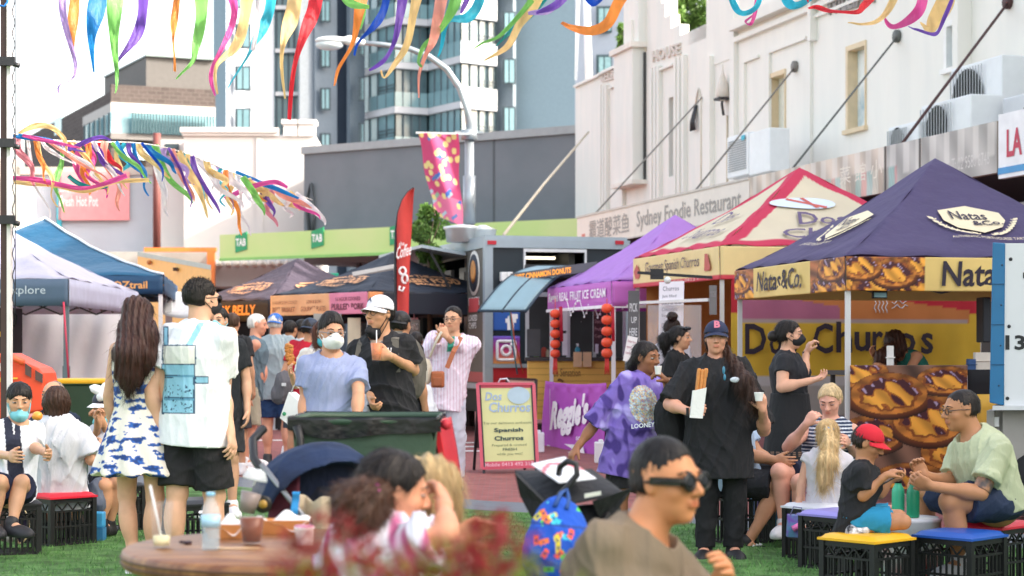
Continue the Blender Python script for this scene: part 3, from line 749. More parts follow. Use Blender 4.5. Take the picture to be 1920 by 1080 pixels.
sl(1194,1390,3.58,3.98,'Sydney Foodie Restaurant',GL,S1,.012);sl(1105,1180,3.60,4.0,'霸道酸菜鱼',GL,S1,.01)
mb=MB();mb.box(sx(1091,400,AW),sx(1097,400,AW),AW-.006,AW-.001,3.6,3.75);mb.build('seal',pm('d88070'),S1,local=True)
rr=np.random.RandomState(5)
S2,a,b=fsign(1407,1870,'picture_sign','long food picture sign with wine glasses and a phone number on the awning',mat('board_back','b3a89a'))
pic=MB()
def pcol(u,v,cells=rr.rand(60,3)):
 x=u*46;k=int(x);c=np.array((.62,.50,.40))if u<.62 else np.array((.42,.39,.36))
 c=c*(1+.25*math.sin(x*1.3+v*4));
 if v<.55 and u<.66:c=c*.5+.5*np.array([(.75,.2,.2),(.2,.55,.55),(.8,.75,.6),(.5,.35,.25),(.3,.25,.2),(.15,.5,.45)][k%6])*(.6+.5*math.sin(x*6.3+v*8)**2)
 elif v>.35 and .3<(x%2.2)/2.2<.75:c=c*.6+.34*np.array((1,.93,.85))
 return tuple(np.clip(c,0,1))
pic.grid(lambda u,v:(a+(b-a)*u,AW-.005,3.5+.63*v),220,16,colf=pcol)
pic.build('picture',mat('print_board',rough=.5,attr=True,var=.05,scale=3),S2,local=True)
for xx in(1660,1725):box(sx(xx,400,AW),sx(xx+2,400,AW),AW-.02,AW-.006,3.5,4.13).build('joint',pm('6a6460'),S2,local=True)
sl(1785,1856,3.62,3.78,'T: 02 9580 6748',pm('cfcac4'),S2);sl(1575,1655,3.72,3.98,'菜 館 小',pm('e8dccb'),S2)
S3,a,b=fsign(1872,1990,'fascia_sign','white fascia sign with red capitals LA and a blue stripe',pm('e9e8ea',.5),3.42,4.2)
box(a,b,AW-.008,AW-.001,3.47,3.55).build('stripe',pm('4a94c8'),S3,local=True)
sl(1888,1990,3.66,4.0,'LA CASA',pm('c03a52'),S3,.03)
ROD=pm('6d6a66',.5);
for x0,y0,x1,y1,lab,col,th in((1325,175,1103,405,'left','807c76',.035),(1493,125,1288,364,'mid','76726c',.035),(1685,68,1473,318,'midr','5f625f',.035),(1893,4,1672,278,'dark','4a2c2c',.045),(2010,80,1893,226,'edge','4a2c2c',.045)):
 nm={'left':'thin steel tie rod running from HOUSE wall down to the Chinese characters','mid':'steel tie rod meeting the awning above the word Restaurant','midr':'steel tie rod crossing the tall cream framed window','dark':'dark red tie rod passing in front of the air conditioners','edge':'dark tie rod ending at the red and white LA sign'}[lab]
 s_,z_=fp(x0,y0,0);s2,z2=fp(x1,y1,AW+.05)
 t=thing('tie_rod',nm,'tie rod',FL,FA,'tie rods holding the street awning');mb=MB();mb.tube([(s_,-.02,z_),(s2,AW+.15,z2)],th*.5,6);mb.build('rod',pm(col),t,local=True)
 mb=MB();mb.cyl((s_,-.07,z_),(s_,-.002,z_),.11,n=12);mb.build('wall_plate',pm(col),t,local=True)
def aircon(x0,x1,y0,y1,lab,c=-1.3,dep=.5,fan=True,louvre=False,cb='dfe2e4'):
 a,b=sx(x0,300,c),sx(x1,300,c);zt,zb=fp(x0,y0,c)[1],fp(x0,y1,c)[1];zb=max(zb,3.75)
 t=thing('air_conditioner',lab,'air conditioner',FL,FA,'outdoor air conditioner units on the awning')
 mb=box(a,b,c,c+dep,zb,zt);mb.build('casing',pm(cb,.4,.04),t,bevel=.02,local=True)
 mb=MB();
 if fan:
  cx,cz,r=a+(b-a)*.36,(zt+zb)/2,min((b-a)*.3,(zt-zb)*.4);mb.lathe((cx,c-.002,cz),[(r*.2,0),(r,.004),(r,.03),(r*1.08,.03)],24,ax=(0,-1,0))
  mb.build('fan_grille',pm('55585a',.5),t,local=True)
  mb=MB()
  for k in range(12):x=a+.06+(b-a)*.62*k/11;mb.box(x,x+.012,c-.05,c-.035,zb+.06,zt-.06)
  mb.build('guard',pm('b8bcbe'),t,local=True)
 if louvre:
  for k in range(14):z=zb+(zt-zb)*(.15+.75*k/14);mb.box(a+.1,b-.1,c-.02,c-.001,z,z+.02)
  mb.build('louvre',pm('9aa0a4'),t,local=True)
  mb=MB();mb.box(b-.28,b-.12,c-.03,c-.021,zt-.14,zt-.05);mb.build('badge',pm('30b0c8'),t,local=True)
 return t
aircon(1363,1403,258,336,'white air conditioner with slatted side panel above Restaurant sign',-1.2,.4,False,True)
aircon(1404,1443,250,330,'plain white air conditioner casing beside the slatted unit',-1.2,.4,False)
aircon(1665,1722,240,300,'low air conditioner half hidden behind the picture sign',-2.0)
aircon(1727,1820,200,290,'middle air conditioner with round fan below the tall unit',-1.9)
aircon(1783,1878,130,260,'tall white air conditioner with fan at the blue window',-.9,.6)
aircon(1880,2010,185,260,'grey cabinet unit at the right end above the LA sign',-1.5,.8,False,cb='c9ccd0')
for x,y0,y1,lab in((1365,140,190,'pale wall lantern with black bracket on the cream wall'),(1306,198,245,'cluster of black hanging cable ends below the HOUSE wall')):
 t=thing('wall_lantern' if x>1350 else 'cable_bundle',lab,'lantern' if x>1350 else 'cable',FL,FA);s_,z_=fp(x,y1,0);z2=fp(x,y0,0)[1]
 mb=MB()
 if x>1350:
  mb.lathe((s_,-.12,z_),[(.05,0),(.14,.1),(.11,.35),(.03,.6),(.01,.8)],10);mb.build('glass',pm('d8cfc4'),t,local=True)
  mb=MB();mb.tube([(s_,-.1,z_-.3),(s_,-.14,z_-.05),(s_,-.12,z_+.02)],.03,6);mb.box(s_-.16,s_+.16,-.26,-.003,z_+.02,z_+.07);mb.build('bracket',pm('26262a'),t,local=True)
  mb=MB();mb.cyl((s_,-.02,4.2),(s_,-.02,z_-.3),.02,n=6);mb.build('conduit',pm('c9b9a0'),t,local=True)
 else:
  for k in range(5):mb.tube([(s_+.02*k,-.03,z2),(s_-.1+.05*k,-.1,z_+.2),(s_-.14+.07*k,-.09,z_)],.02,5)
  mb.build('cable',pm('2c2c30'),t,local=True)
  mb=MB();mb.tube([(s_+.35,-.03,4.3),(s_+.35,-.03,z2+.1),(s_+.2,-.03,z2+.35),(s_,-.03,z2)],.02,6);mb.build('conduit',pm('e0d8c8'),t,local=True)
TL=((570-960)/FP*56,56,0);TR=V(120/FP*50.6,50.6,0);TA=math.atan2(TR.y-TL[1],TR.x-TL[0]);tp=seg(TL,TA);TW=(TR-V(*TL)).length
T=thing('grey_building','grey rendered shop building with a bare upper wall behind the lamp post','building',TL,TA)
box(0,TW+2.5,0,6,3.9,7.2).build('wall',mat('grey_render','787e84',.85,.08,scale=.7,bump=.3,bscale=8,col2='6d747a'),T,local=True)
box(-.05,TW+2.5,-.08,6.1,7.2,7.42).build('parapet_cap',pm('9ba0a2'),T,local=True)
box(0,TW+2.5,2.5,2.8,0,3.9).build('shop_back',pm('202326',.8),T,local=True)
mb=MB()
for k in range(6):mb.box(k*2,k*2+.12,0,.12,0,3.9)
mb.box(0,TW,-.02,.1,3.0,3.12);mb.build('post',pm('3c4044'),T,local=True)
box(6.9,6.95,-.02,-.001,4.6,7.2).build('wall_joint',pm('50565a'),T,local=True);mb=MB();mb.tube([(.25,-.05,4.9),(.15,-.08,5.8),(.35,-.08,6.3),(.45,-.08,5.4),(.4,-.05,4.9)],.05,6);mb.build('conduit',pm('50565a'),T,local=True)
AWN=-2.9;ta,tb=tp(412,450,AWN)[0],tp(1110,430,AWN)[0]
T2=thing('tab_awning','long lime green awning with dark green TAB badges','awning',TL,TA)
LG=mat('lime_panel','c6dc94',.5,.06,scale=.25,col2='acd67c')
box(ta,tb,AWN,AWN+.1,3.95,4.66).build('fascia',LG,T2,local=True);box(ta,tb,AWN+.1,-.01,4.4,4.5).build('deck',pm('50524f'),T2,local=True)
box(ta,tb,AWN-.03,AWN-.001,3.9,3.98).build('lip',pm('86c26a'),T2,local=True)
for x,y in((453,455),(596,447),(744,440)):
 s_,z_=tp(x,y,AWN);w,h=.22,.27
 bd=MB().prism([(s_-w,AWN-.03,z_-h*1.05),(s_+w,AWN-.03,z_-h*.75),(s_+w,AWN-.03,z_+h*1.15),(s_-w,AWN-.03,z_+h*.75)],(0,.028,0)).build('badge',pm('1f9a62',.4),T2,local=True)
 mb=MB();vs,fs,tw,th=text_mesh('TAB',.03,0);mb.add([(s_-.19+.38*v[0]/tw,AWN-.036,z_-.1+.22*v[1]/th)for v in vs],fs);mb.build('lettering',pm('f2f6f0'),bd,local=True)
WL=((345-960)/FP*58,58,0);WA=R(2);wp=seg(WL,WA)
W=thing('white_shop_building','white rendered building with a moulded cornice and square chimney piers','building',WL,WA)
WHT=mat('white_render','cfccc9',.8,.03,scale=1,bump=.15,bscale=12)
w1=wp(592,300)[0];zt=wp(440,240)[1]
mb=box(0,w1,0,6,3.3,zt-.25);mb.build('wall',WHT,W,local=True)
mb=MB();mb.box(-.1,w1*.72,-.18,.3,zt-.15,zt);mb.box(-.05,w1*.72,-.1,.3,zt-.25,zt-.151);mb.box(0,w1,-.06,-.001,4.0,4.1);mb.box(w1*.55,w1*.6,-.05,-.001,4.1,zt-.3);mb.build('cornice',WHT,W,local=True)
for a,b in((532,558),(560,590)):
 a,b=wp(a,300)[0],wp(b,300)[0];mb=MB();mb.box(a,b,-.1,.5,zt-.251,zt+.12);mb.box(a-.06,b+.06,-.16,.56,zt+.121,zt+.26);mb.build('pier',WHT,W,local=True)
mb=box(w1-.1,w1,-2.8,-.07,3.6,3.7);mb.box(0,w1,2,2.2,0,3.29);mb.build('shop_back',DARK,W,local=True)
CL=((-20-960)/FP*60,60,0);cp=seg(CL,R(1));G=thing('corrugated_building','pale corrugated metal building carrying a pink restaurant hoarding','building',CL,R(1))
c1=cp(300,400)[0];zc=cp(150,328)[1];n=70
mb=MB()
for k in range(n):x=1.0+k*(c1-1)/n;mb.box(x,x+(c1-1)/n*.55,0,.3,4.3,zc);mb.box(x+(c1-1)/n*.55,x+(c1-1)/n,.05,.3,4.3,zc)
mb.build('cladding',mat('corrugated_sheet','d3dbe2',.5,.06,scale=1),G,local=True)
mb=MB();mb.box(.9,c1,-.1,.4,zc+.001,zc+.25);mb.box(-1,.99,-.1,.35,3.3,zc+.5);mb.build('fascia',pm('b9b3a8'),G,local=True)
mb=MB();mb.box(.6,.75,-.2,-.11,0,zc);mb.box(2.2,2.35,-.2,-.11,3.3,zc);mb.build('downpipe',pm('3aa0b0'),G,local=True)
mb=MB();mb.box(2.9+2,c1+2.3,-3.0,-.11,4.05,4.2);mb.build('awning_deck',pm('d8d2c6'),G,local=True)
mb=MB()
for k in range(24):mb.cyl((4.2+k*.27,-3.2,3.98),(4.2+k*.27,-.2,4.02),.1,n=8)
mb.build('awning_sheet',pm('e9e2d6'),G,local=True)
a,b=cp(110,380,-.15)[0],cp(243,380,-.15)[0]
H_=thing('hoarding','faded pink hoarding with white lettering on the corrugated wall','sign',CL,R(1));z0,z1=cp(150,413,-.15)[1],cp(150,322,-.15)[1]
box(a,b,-.2,-.12,z0,z1).build('panel',pm('e59a9c',.6),H_,local=True)
for txt,f0,f1,u0,u1 in(('Love Mate',.58,.72,.02,.30),('餐厅火锅',.58,.76,.34,.55),('Fresh Hot Pot',.28,.5,.02,.56)):
 mb=MB();vs,fs,tw,th=text_mesh(txt,.02,0);mb.add([(a+(b-a)*(u0+(u1-u0)*v[0]/tw),-.206,z0+(z1-z0)*(f0+(f1-f0)*v[1]/th))for v in vs],fs);mb.build('lettering',pm('f6e6e4'),H_,local=True)
K=thing('rounded_parapet','low white shop parapet with a rounded window and ledge','building',(0,0,0));q=P(290,400,59)
mb=box(q.x,P(345,400,59).x,59,62,0,P(0,262,59).z);mb.box(q.x-.1,P(350,0,59).x,58.9,59.2,P(0,300,59).z,P(0,294,59).z);mb.build('wall',WHT,K)
mb=MB();mb.box(P(308,0,58.9).x,P(335,0,58.9).x,58.92,58.99,P(0,292,59).z,P(0,270,59).z);mb.build('window',DGL,K)
mb=MB();mb.cyl(P(294,470,57),P(294,250,57),.12,n=10);tag(mb.build('downpipe_post',pm('6a3c38')),'rusty brown drain post between corrugated wall and white building','post')
o_=thing('shop_opening','orange framed shop opening under the fluted awning','shopfront',(0,0,0))
mb=MB();mb.box(P(270,0,55).x,P(405,0,55).x,55,55.2,P(0,472,55).z,P(0,464,55).z);mb.box(P(388,0,55).x,P(402,0,55).x,54.99,55.21,0,P(0,472.3,55).z);mb.build('frame',pm('f0863c',.5),o_)
box(P(200,0,55.6).x,P(400,0,55.6).x,55.6,55.8,0,P(0,470,55).z).build('shutter',pm('a8a8a0'),o_)
FB=thing('brick_office','dark brick office building with a grey plant room and teal window bands','building',(0,0,0))
def q3(x,y,Y):return P(x,y,Y)
BR=mat('dark_brick','4e4542',.9,.12,scale=9,col2='5f5a55',kind='brick');BR.node_tree.nodes['Brick Texture'].inputs['Scale'].default_value=1.3;BR.node_tree.nodes['Mapping'].inputs['Rotation'].default_value=(R(90),0,0)
def wallq(name,m,root,x0,Y0,x1,Y1,z0,z1,th=.3,mod=None):
 a=V(PX(x0,Y0),Y0,z0);b=V(PX(x1,Y1),Y1,z0);d=(b-a).normalized();n=V(-d.y,d.x,0)
 if n.y<0:n=-n
 mb=MB();mb.prism([a,b,b+V(0,0,z1-z0),a+V(0,0,z1-z0)],n*th);return mb.build(name,m,root)
def zz(y,Y):return CZ+(HY-y)/FP*Y
zb1=zz(170,88)
wallq('wall',BR,FB,46,108,208,88.2,0,zb1);wallq('wall',BR,FB,208,88,404,89.9,0,zb1+.3)
wallq('plant_room',pm('5c5a57',.7),FB,196,96,274,88.9,zb1,zz(107,89),.2);wallq('plant_room',pm('545250',.7),FB,274,88.8,404,90.2,zb1+.31,zz(107,89),.2)
wallq('roof_edge',pm('7c8a88'),FB,194,95.8,273.9,88.7,zz(107,89),zz(104,89),.4);wallq('roof_edge',pm('7c8a88'),FB,273.9,88.6,404,89.9,zz(107,89),zz(104,89),.4)
TG=mat('teal_glass','76a2ac',.2,.15,scale=.6,col2='8fb6bc');LB=pm('aeaba6',.7)
wallq('band',LB,FB,155,93.4,208,87.9,zz(211,88),zz(193,88),.2);wallq('band',LB,FB,208,87.7,404,89.6,zz(211,88),zz(193,88),.2)
wallq('window',TG,FB,157,93.4,208,87.9,zz(250,88),zz(211.3,88),.2);wallq('window',TG,FB,208,87.7,246,88.1,zz(250,88),zz(211.3,88),.2)
wallq('window',TG,FB,246,88.1,404,89.6,zz(250,88),zz(211.3,88),.1);wallq('window',TG,FB,75,104,115,98.5,zz(250,99),zz(240,104),.1)
for k in range(28):x=248+k*5.6;Y=87.9+k*.05;p=P(x,0,Y);box(p.x,p.x+.07,Y-.12,Y,zz(250,88),zz(212,88)).build('fin',pm('4b666c'),FB)
for k in range(6):p=P(160+k*9,0,93-k*.95);box(p.x,p.x+.06,p.y-.35,p.y-.2,zz(250,88),zz(212,88)).build('fin',pm('4b666c'),FB)
wallq('sill',pm('6d6a68'),FB,208,87.6,404,89.4,zz(262,88),zz(250.3,88),.2);wallq('window',pm('9ab0b0'),FB,230,87.6,300,88.3,zz(300,88),zz(278,88),.15)
AP=thing('apartment_tower','tall grey and white apartment tower with glazed corner balconies','building',(0,0,0))
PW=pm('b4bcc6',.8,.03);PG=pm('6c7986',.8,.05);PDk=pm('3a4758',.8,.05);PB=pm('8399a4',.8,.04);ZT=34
GLS=mat('balcony_glass','86aab2',.15,.2,scale=.25,col2='62888f',spec=.8);GLD=mat('window_dark','567078',.15,.35,scale=.8,spec=.8);SLB=pm('c6c8cc',.7,.02)
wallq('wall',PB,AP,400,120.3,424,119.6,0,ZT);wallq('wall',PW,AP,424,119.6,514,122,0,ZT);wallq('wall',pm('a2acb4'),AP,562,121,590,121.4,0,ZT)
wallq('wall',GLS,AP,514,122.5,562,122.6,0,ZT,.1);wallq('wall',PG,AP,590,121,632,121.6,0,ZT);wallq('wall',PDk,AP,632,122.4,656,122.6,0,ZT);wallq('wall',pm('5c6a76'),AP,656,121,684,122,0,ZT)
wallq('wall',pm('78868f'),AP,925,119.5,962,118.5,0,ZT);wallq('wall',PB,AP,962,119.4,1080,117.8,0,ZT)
st_=2.86;zs=[CZ+(HY-y)/FP*120 for y in(130,)];z0=zs[0]
plan=[(676,123.2),(740,119.4),(802,120.4),(864,116.9),(932,118.6)]
fr=MB();sb=MB();gm=MB();dk=MB()
dks={864:MB(),740:MB()}
for k in range(-5,6):
 z=z0+k*st_
 for(xa,Ya),(xb,Yb)in zip(plan,plan[1:]):
  a=V(PX(xa,Ya),Ya,z);b=V(PX(xb,Yb),Yb,z);sb.prism([a,b,b+V(0,1.2,0),a+V(0,1.2,0)],V(0,0,.42))if False else sb.prism([a,b,b+V(0,0,.42),a+V(0,0,.42)],V(0,1.5,0))
  n=4 if xa<800 or xa>860 else 5
  solid=(xa==864)
  g_=gm if xa in(676,802)else dks[xa]
  g_.prism([a+V(0,.5,.43),b+V(0,.5,.43),b+V(0,.5,st_-.01),a+V(0,.5,st_-.01)],V(0,.1,0))
  (sb if solid else gm).prism([a+V(0,-.02,.421),b+V(0,-.02,.421),b+V(0,-.02,1.35),a+V(0,-.02,1.35)],V(0,.08,0))
  for i in range(n+1):
   p=a+(b-a)*i/n;fr.box(p.x-.05,p.x+.05,p.y+.38,p.y+.49,z+.43,z+st_-.01)
   if not solid:fr.box(p.x-.025,p.x+.025,p.y-.06,p.y-.021,z+.43,z+1.4)
  if xa in(676,864):
   for i in range(5):u=a+(b-a)*.5+V(0,.38,1.0+.22*i);w_=b+V(0,.38,1.0+.22*i);fr.bar(u,w_,.05)
sb.build('floor_slab',SLB,AP);gm.build('balcony_screen',GLS,AP);[q.build('window_wall',GLD,AP)for q in dks.values()];fr.build('mullion',pm('4c5c64'),AP)
def wins(x0,x1,ys,Y,hgt=34,m=GLS):
 for y in ys:
  a,b=P(x0,y,Y),P(x1,y-6,Y);mb=MB();f=AP
  mb.box(a.x,b.x,Y-.06,Y-.01,zz(y+hgt,Y),zz(y,Y));w_=mb.build('window',pm('34424a'),f)
  mb=MB();mb.box(a.x+.15,(a.x+b.x)/2-.04,Y-.09,Y-.061,zz(y+hgt-3,Y),zz(y+3,Y));mb.box((a.x+b.x)/2+.04,b.x-.1,Y-.09,Y-.061,zz(y+hgt-3,Y),zz(y+3,Y));mb.build('pane',m,w_)
wins(441,470,(-30,45,124,203),119.7,46);wins(600,620,(0,85,165,250),120.9,42);wins(672,684,(60,145,230),120.6,45)
wins(942,967,(-55,22,110,200),118.2,48)
mb=MB();f2=MB()
for k in range(-3,7):
 y=98+k*81;a=P(516,y,121.9);b=P(561,y-4,121.9);mb.box(a.x,b.x,121.9,122.4,zz(y,121.9),zz(y-7,121.9))
for k in range(5):x=P(516+k*11,0,122).x;f2.box(x,x+.1,122.2,122.45,0,ZT)
mb.build('floor_slab',SLB,AP);f2.build('mullion',pm('4c5c64'),AP)
A2=thing('apartment_tower','pale blue white tower side wall with two stacked windows and a flagpole','building',(0,0,0))
wallq('wall',pm('b4bcc6',.8,.03),A2,1078,92,1240,89.5,0,30)
for y in(12,103,-80):
 a,b=P(1118,y,91),P(1147,y,91);mb=box(a.x,b.x,90.9,91.2,zz(y+50,91),zz(y,91));w_=mb.build('window',pm('3c5258'),A2)
 mb=box(a.x+.12,(a.x+b.x)/2-.03,90.85,90.899,zz(y+46,91),zz(y+5,91));mb.box((a.x+b.x)/2+.03,b.x-.05,90.85,90.899,zz(y+46,91),zz(y+5,91));mb.build('pane',pm('8ab0b4',.2,.2),w_)
mb=MB();mb.cyl(P(1104,152,52),P(1098,-60,52),.11,.09,10);f_=tag(mb.build('flagpole',pm('f0f2f4',.4)),'white flagpole rising behind the cream parapet','flagpole')
mb=MB()
for x0,x1 in((1078,1083),(1081,1088)):mb.tube([P(x0,150,52.4),P(x1,-60,52.4)],.018,4)
tag(mb.build('halyard',pm('dfe6ea')),'thin pale ropes stretched beside the flagpole','rope')
def leafcrown(name,c,rad,n,size,m,root,seed=0,clump=9,flat=1):
 r=np.random.RandomState(seed);cc=r.normal(size=(clump,3));cc/=np.linalg.norm(cc,axis=1)[:,None];cc*=r.uniform(.35,.85,(clump,1));cr=r.uniform(.28,.5,clump)
 k=r.randint(0,clump,n);d=r.normal(size=(n,3));d/=np.linalg.norm(d,axis=1)[:,None];p=cc[k]+d*(cr[k]*r.uniform(.5,1,n)**.5)[:,None];p=p*np.array(rad)+np.array(c)
 a=r.normal(size=(n,3));a/=np.linalg.norm(a,axis=1)[:,None];b=np.cross(a,r.normal(size=(n,3)));b/=np.linalg.norm(b,axis=1)[:,None]
 s_=size*r.uniform(.6,1.3,(n,1));v=np.stack([p-a*s_,p+b*s_*.4,p+a*s_,p-b*s_*.4],1).reshape(-1,3);q=np.arange(n*4).reshape(-1,4)
 cl=r.uniform(.6,1.35,clump)[k];ca=np.repeat(cl*r.uniform(.7,1.3,n),4)
 return npmesh(name,v,q,m,root,lambda v_:np.stack([.12*ca,.23*ca,.045*ca],1),False)
LEAF=mat('leaf_surface',rough=.6,attr=True,var=.1,cover=.3)
for(x,y,Y,rx,rz,lab,sd_)in((1290,30,57,1.0,1.5,'bright green tree crown rising behind the stepped parapet',1),(1172,72,60,.35,.45,'small green bush beside the stepped pier',2),(1432,-12,58,.9,.6,'dark green tree top above the framed cornice',3)):
 c=P(x,y,Y);t=thing('tree',lab,'tree',(c.x,c.y,0));leafcrown('crown',c,(rx,rx,rz),5200 if rx>.5 else 900,.1,LEAF,t,sd_,14)
 mb=MB();mb.tube([(c.x,c.y,0),(c.x+.1,c.y,c.z*.5),(c.x,c.y,c.z)],[.22,.17,.06],8);[mb.tube([(c.x,c.y,c.z-rz*.8),(c.x+rx*.6*math.cos(i),c.y+rx*.6*math.sin(i),c.z+rz*.3)],[.07,.02],5)for i in range(5)];mb.build('trunk',pm('6a5a4a',.9,.2),t)
c=P(803,432,31);t=thing('tree','small glossy street tree behind the red coffee flag','tree',(c.x,c.y,0));leafcrown('crown',c,(.32,.3,.36),1900,.055,LEAF,t,5,10)
leafcrown('crown',c+V(0,0,-.45),(.3,.3,.3),900,.055,LEAF,t,6,8)
mb=MB();mb.tube([(c.x,c.y,0),(c.x+.03,c.y,1.6),c],[.06,.045,.015],8);[mb.tube([(c.x,c.y,c.z-.35),(c.x+.2*math.cos(i*1.3),c.y+.2*math.sin(i*1.3),c.z+.15)],[.015,.006],5)for i in range(5)];mb.build('trunk',pm('6a5a4a',.9,.2),t)
sl_=thing('street_lamp','tall galvanised street lamp with a curved arm and glass bowl','street lamp',(PX(880,33),33,0))
Y=33;STL=pm('a2aab0',.35,.06,metal=.5)
mb=MB();mb.tube([(PX(880,Y),Y,0),P(880,250,Y)],[.10,.08],14);mb.tube([P(882,250,Y),P(876,205,Y),P(862,165,Y),P(838,130,Y),P(805,106,Y),P(770,92,Y),P(720,84,Y),P(680,80,Y)],[.07,.065,.06,.058,.055,.05,.045,.04],12);mb.build('pole',STL,sl_)
mb=MB();mb.cyl(P(880,420,Y),P(880,330,Y),.115,n=12);mb.build('sleeve',STL,sl_);mb=MB();mb.cyl(P(880,262,Y),P(880,244,Y),.15,n=14);mb.box(P(853,0,Y).x,P(906,0,Y).x,Y-.06,Y+.06,P(0,251,Y).z,P(0,246,Y).z);mb.build('collar',STL,sl_)
S=SDF();S.cap(P(680,80,Y),P(655,76,Y),.06,.09,.04);S.ell(P(622,76,Y),((1,0,0),(0,1,0),(0,0,1)),(.3,.16,.075),.06);sd('lamp_head',S,pm('d5d9da',.4),sl_,.02)
S=SDF();S.ell(P(618,84,Y),((1,0,0),(0,1,0),(0,0,1)),(.25,.15,.1));sd('glass_bowl',S,mat('bowl_glass','dfe9ec',.1,0,trans=.3),sl_,.02)
bn=thing('street_banner','bright pink festival banner patterned with yellow blossoms and leaves','banner',(PX(825,32.8),32.8,0))
rr=np.random.RandomState(8);blob=rr.rand(70,4)
def bcol(u,v):
 c=np.array(srgb('dc5a8c'))if v>.28 else np.array(srgb('f08ab0'))
 for i in range(70):
  dx,dy=u-blob[i,0],(v-blob[i,1])*1.9
  if i<34:
   if dx*dx+dy*dy<.0045:c=np.array(srgb('f2e3a0'));break
  elif i<52 and abs(dx*.8+dy*.6)<.11 and abs(dy*.8-dx*.6)<.035:c=np.array(srgb(['6a8fc8','9fd0b0','c8e0e8','4f7fd0'][i%4]));break
 return tuple(c)
fn=sheetmap(P(814,402,32.8),P(867,425,32.8),P(858,251,32.8),P(783,250,32.8))
mb=MB();mb.grid(lambda u,v:fn(u,v)+V(.0,.07*math.sin(u*7+v*3),0)+V(.02*math.sin(v*9),0,0),60,120,th=.006,colf=bcol);mb.build('fabric',mat('banner_print',rough=.7,attr=True,var=.04,cover=.35),bn)
mb=MB();mb.bar(P(780,249,32.8),P(882,251,32.8),.035);mb.bar(P(850,426,32.8),P(882,424,32.8),.02);mb.build('bracket',pm('c8ccce',.4),bn)
tp_=thing('ribbon_pole','dark and silver ribbon pole at the left edge of the picture','pole',(PX(12,13),13,0))
mb=MB();mb.box(PX(1,13),PX(13,13),13,13.06,0,4.6);mb.build('dark_post',pm('4a3430',.5),tp_)
mb=MB();mb.box(PX(14,13),PX(21,13),12.98,13.04,0,4.6);mb.build('silver_post',pm('dcd8d8',.45),tp_)
mb=MB();pts=[(PX(25+2.2*math.sin(k*.9),13),13.01+.01*math.cos(k*.9),1.6+k*.022)for k in range(130)];mb.tube(pts,.004,5);mb.tube([(PX(27.5,13),13.02,1.6),(PX(27.5,13),13.02,4.4)],.003,4);mb.build('coiled_wire',pm('2c2c34'),tp_)
for y in(115,268,412):mb=MB();p=P(12,y,12.95);mb.box(p.x-.05,p.x+.06,12.93,12.975,p.z-.03,p.z+.03);mb.cyl((p.x+.05,12.95,p.z-.02),(p.x+.09,12.95,p.z-.03),.018,n=8);mb.build('clamp',pm('26262a',.5),tp_)
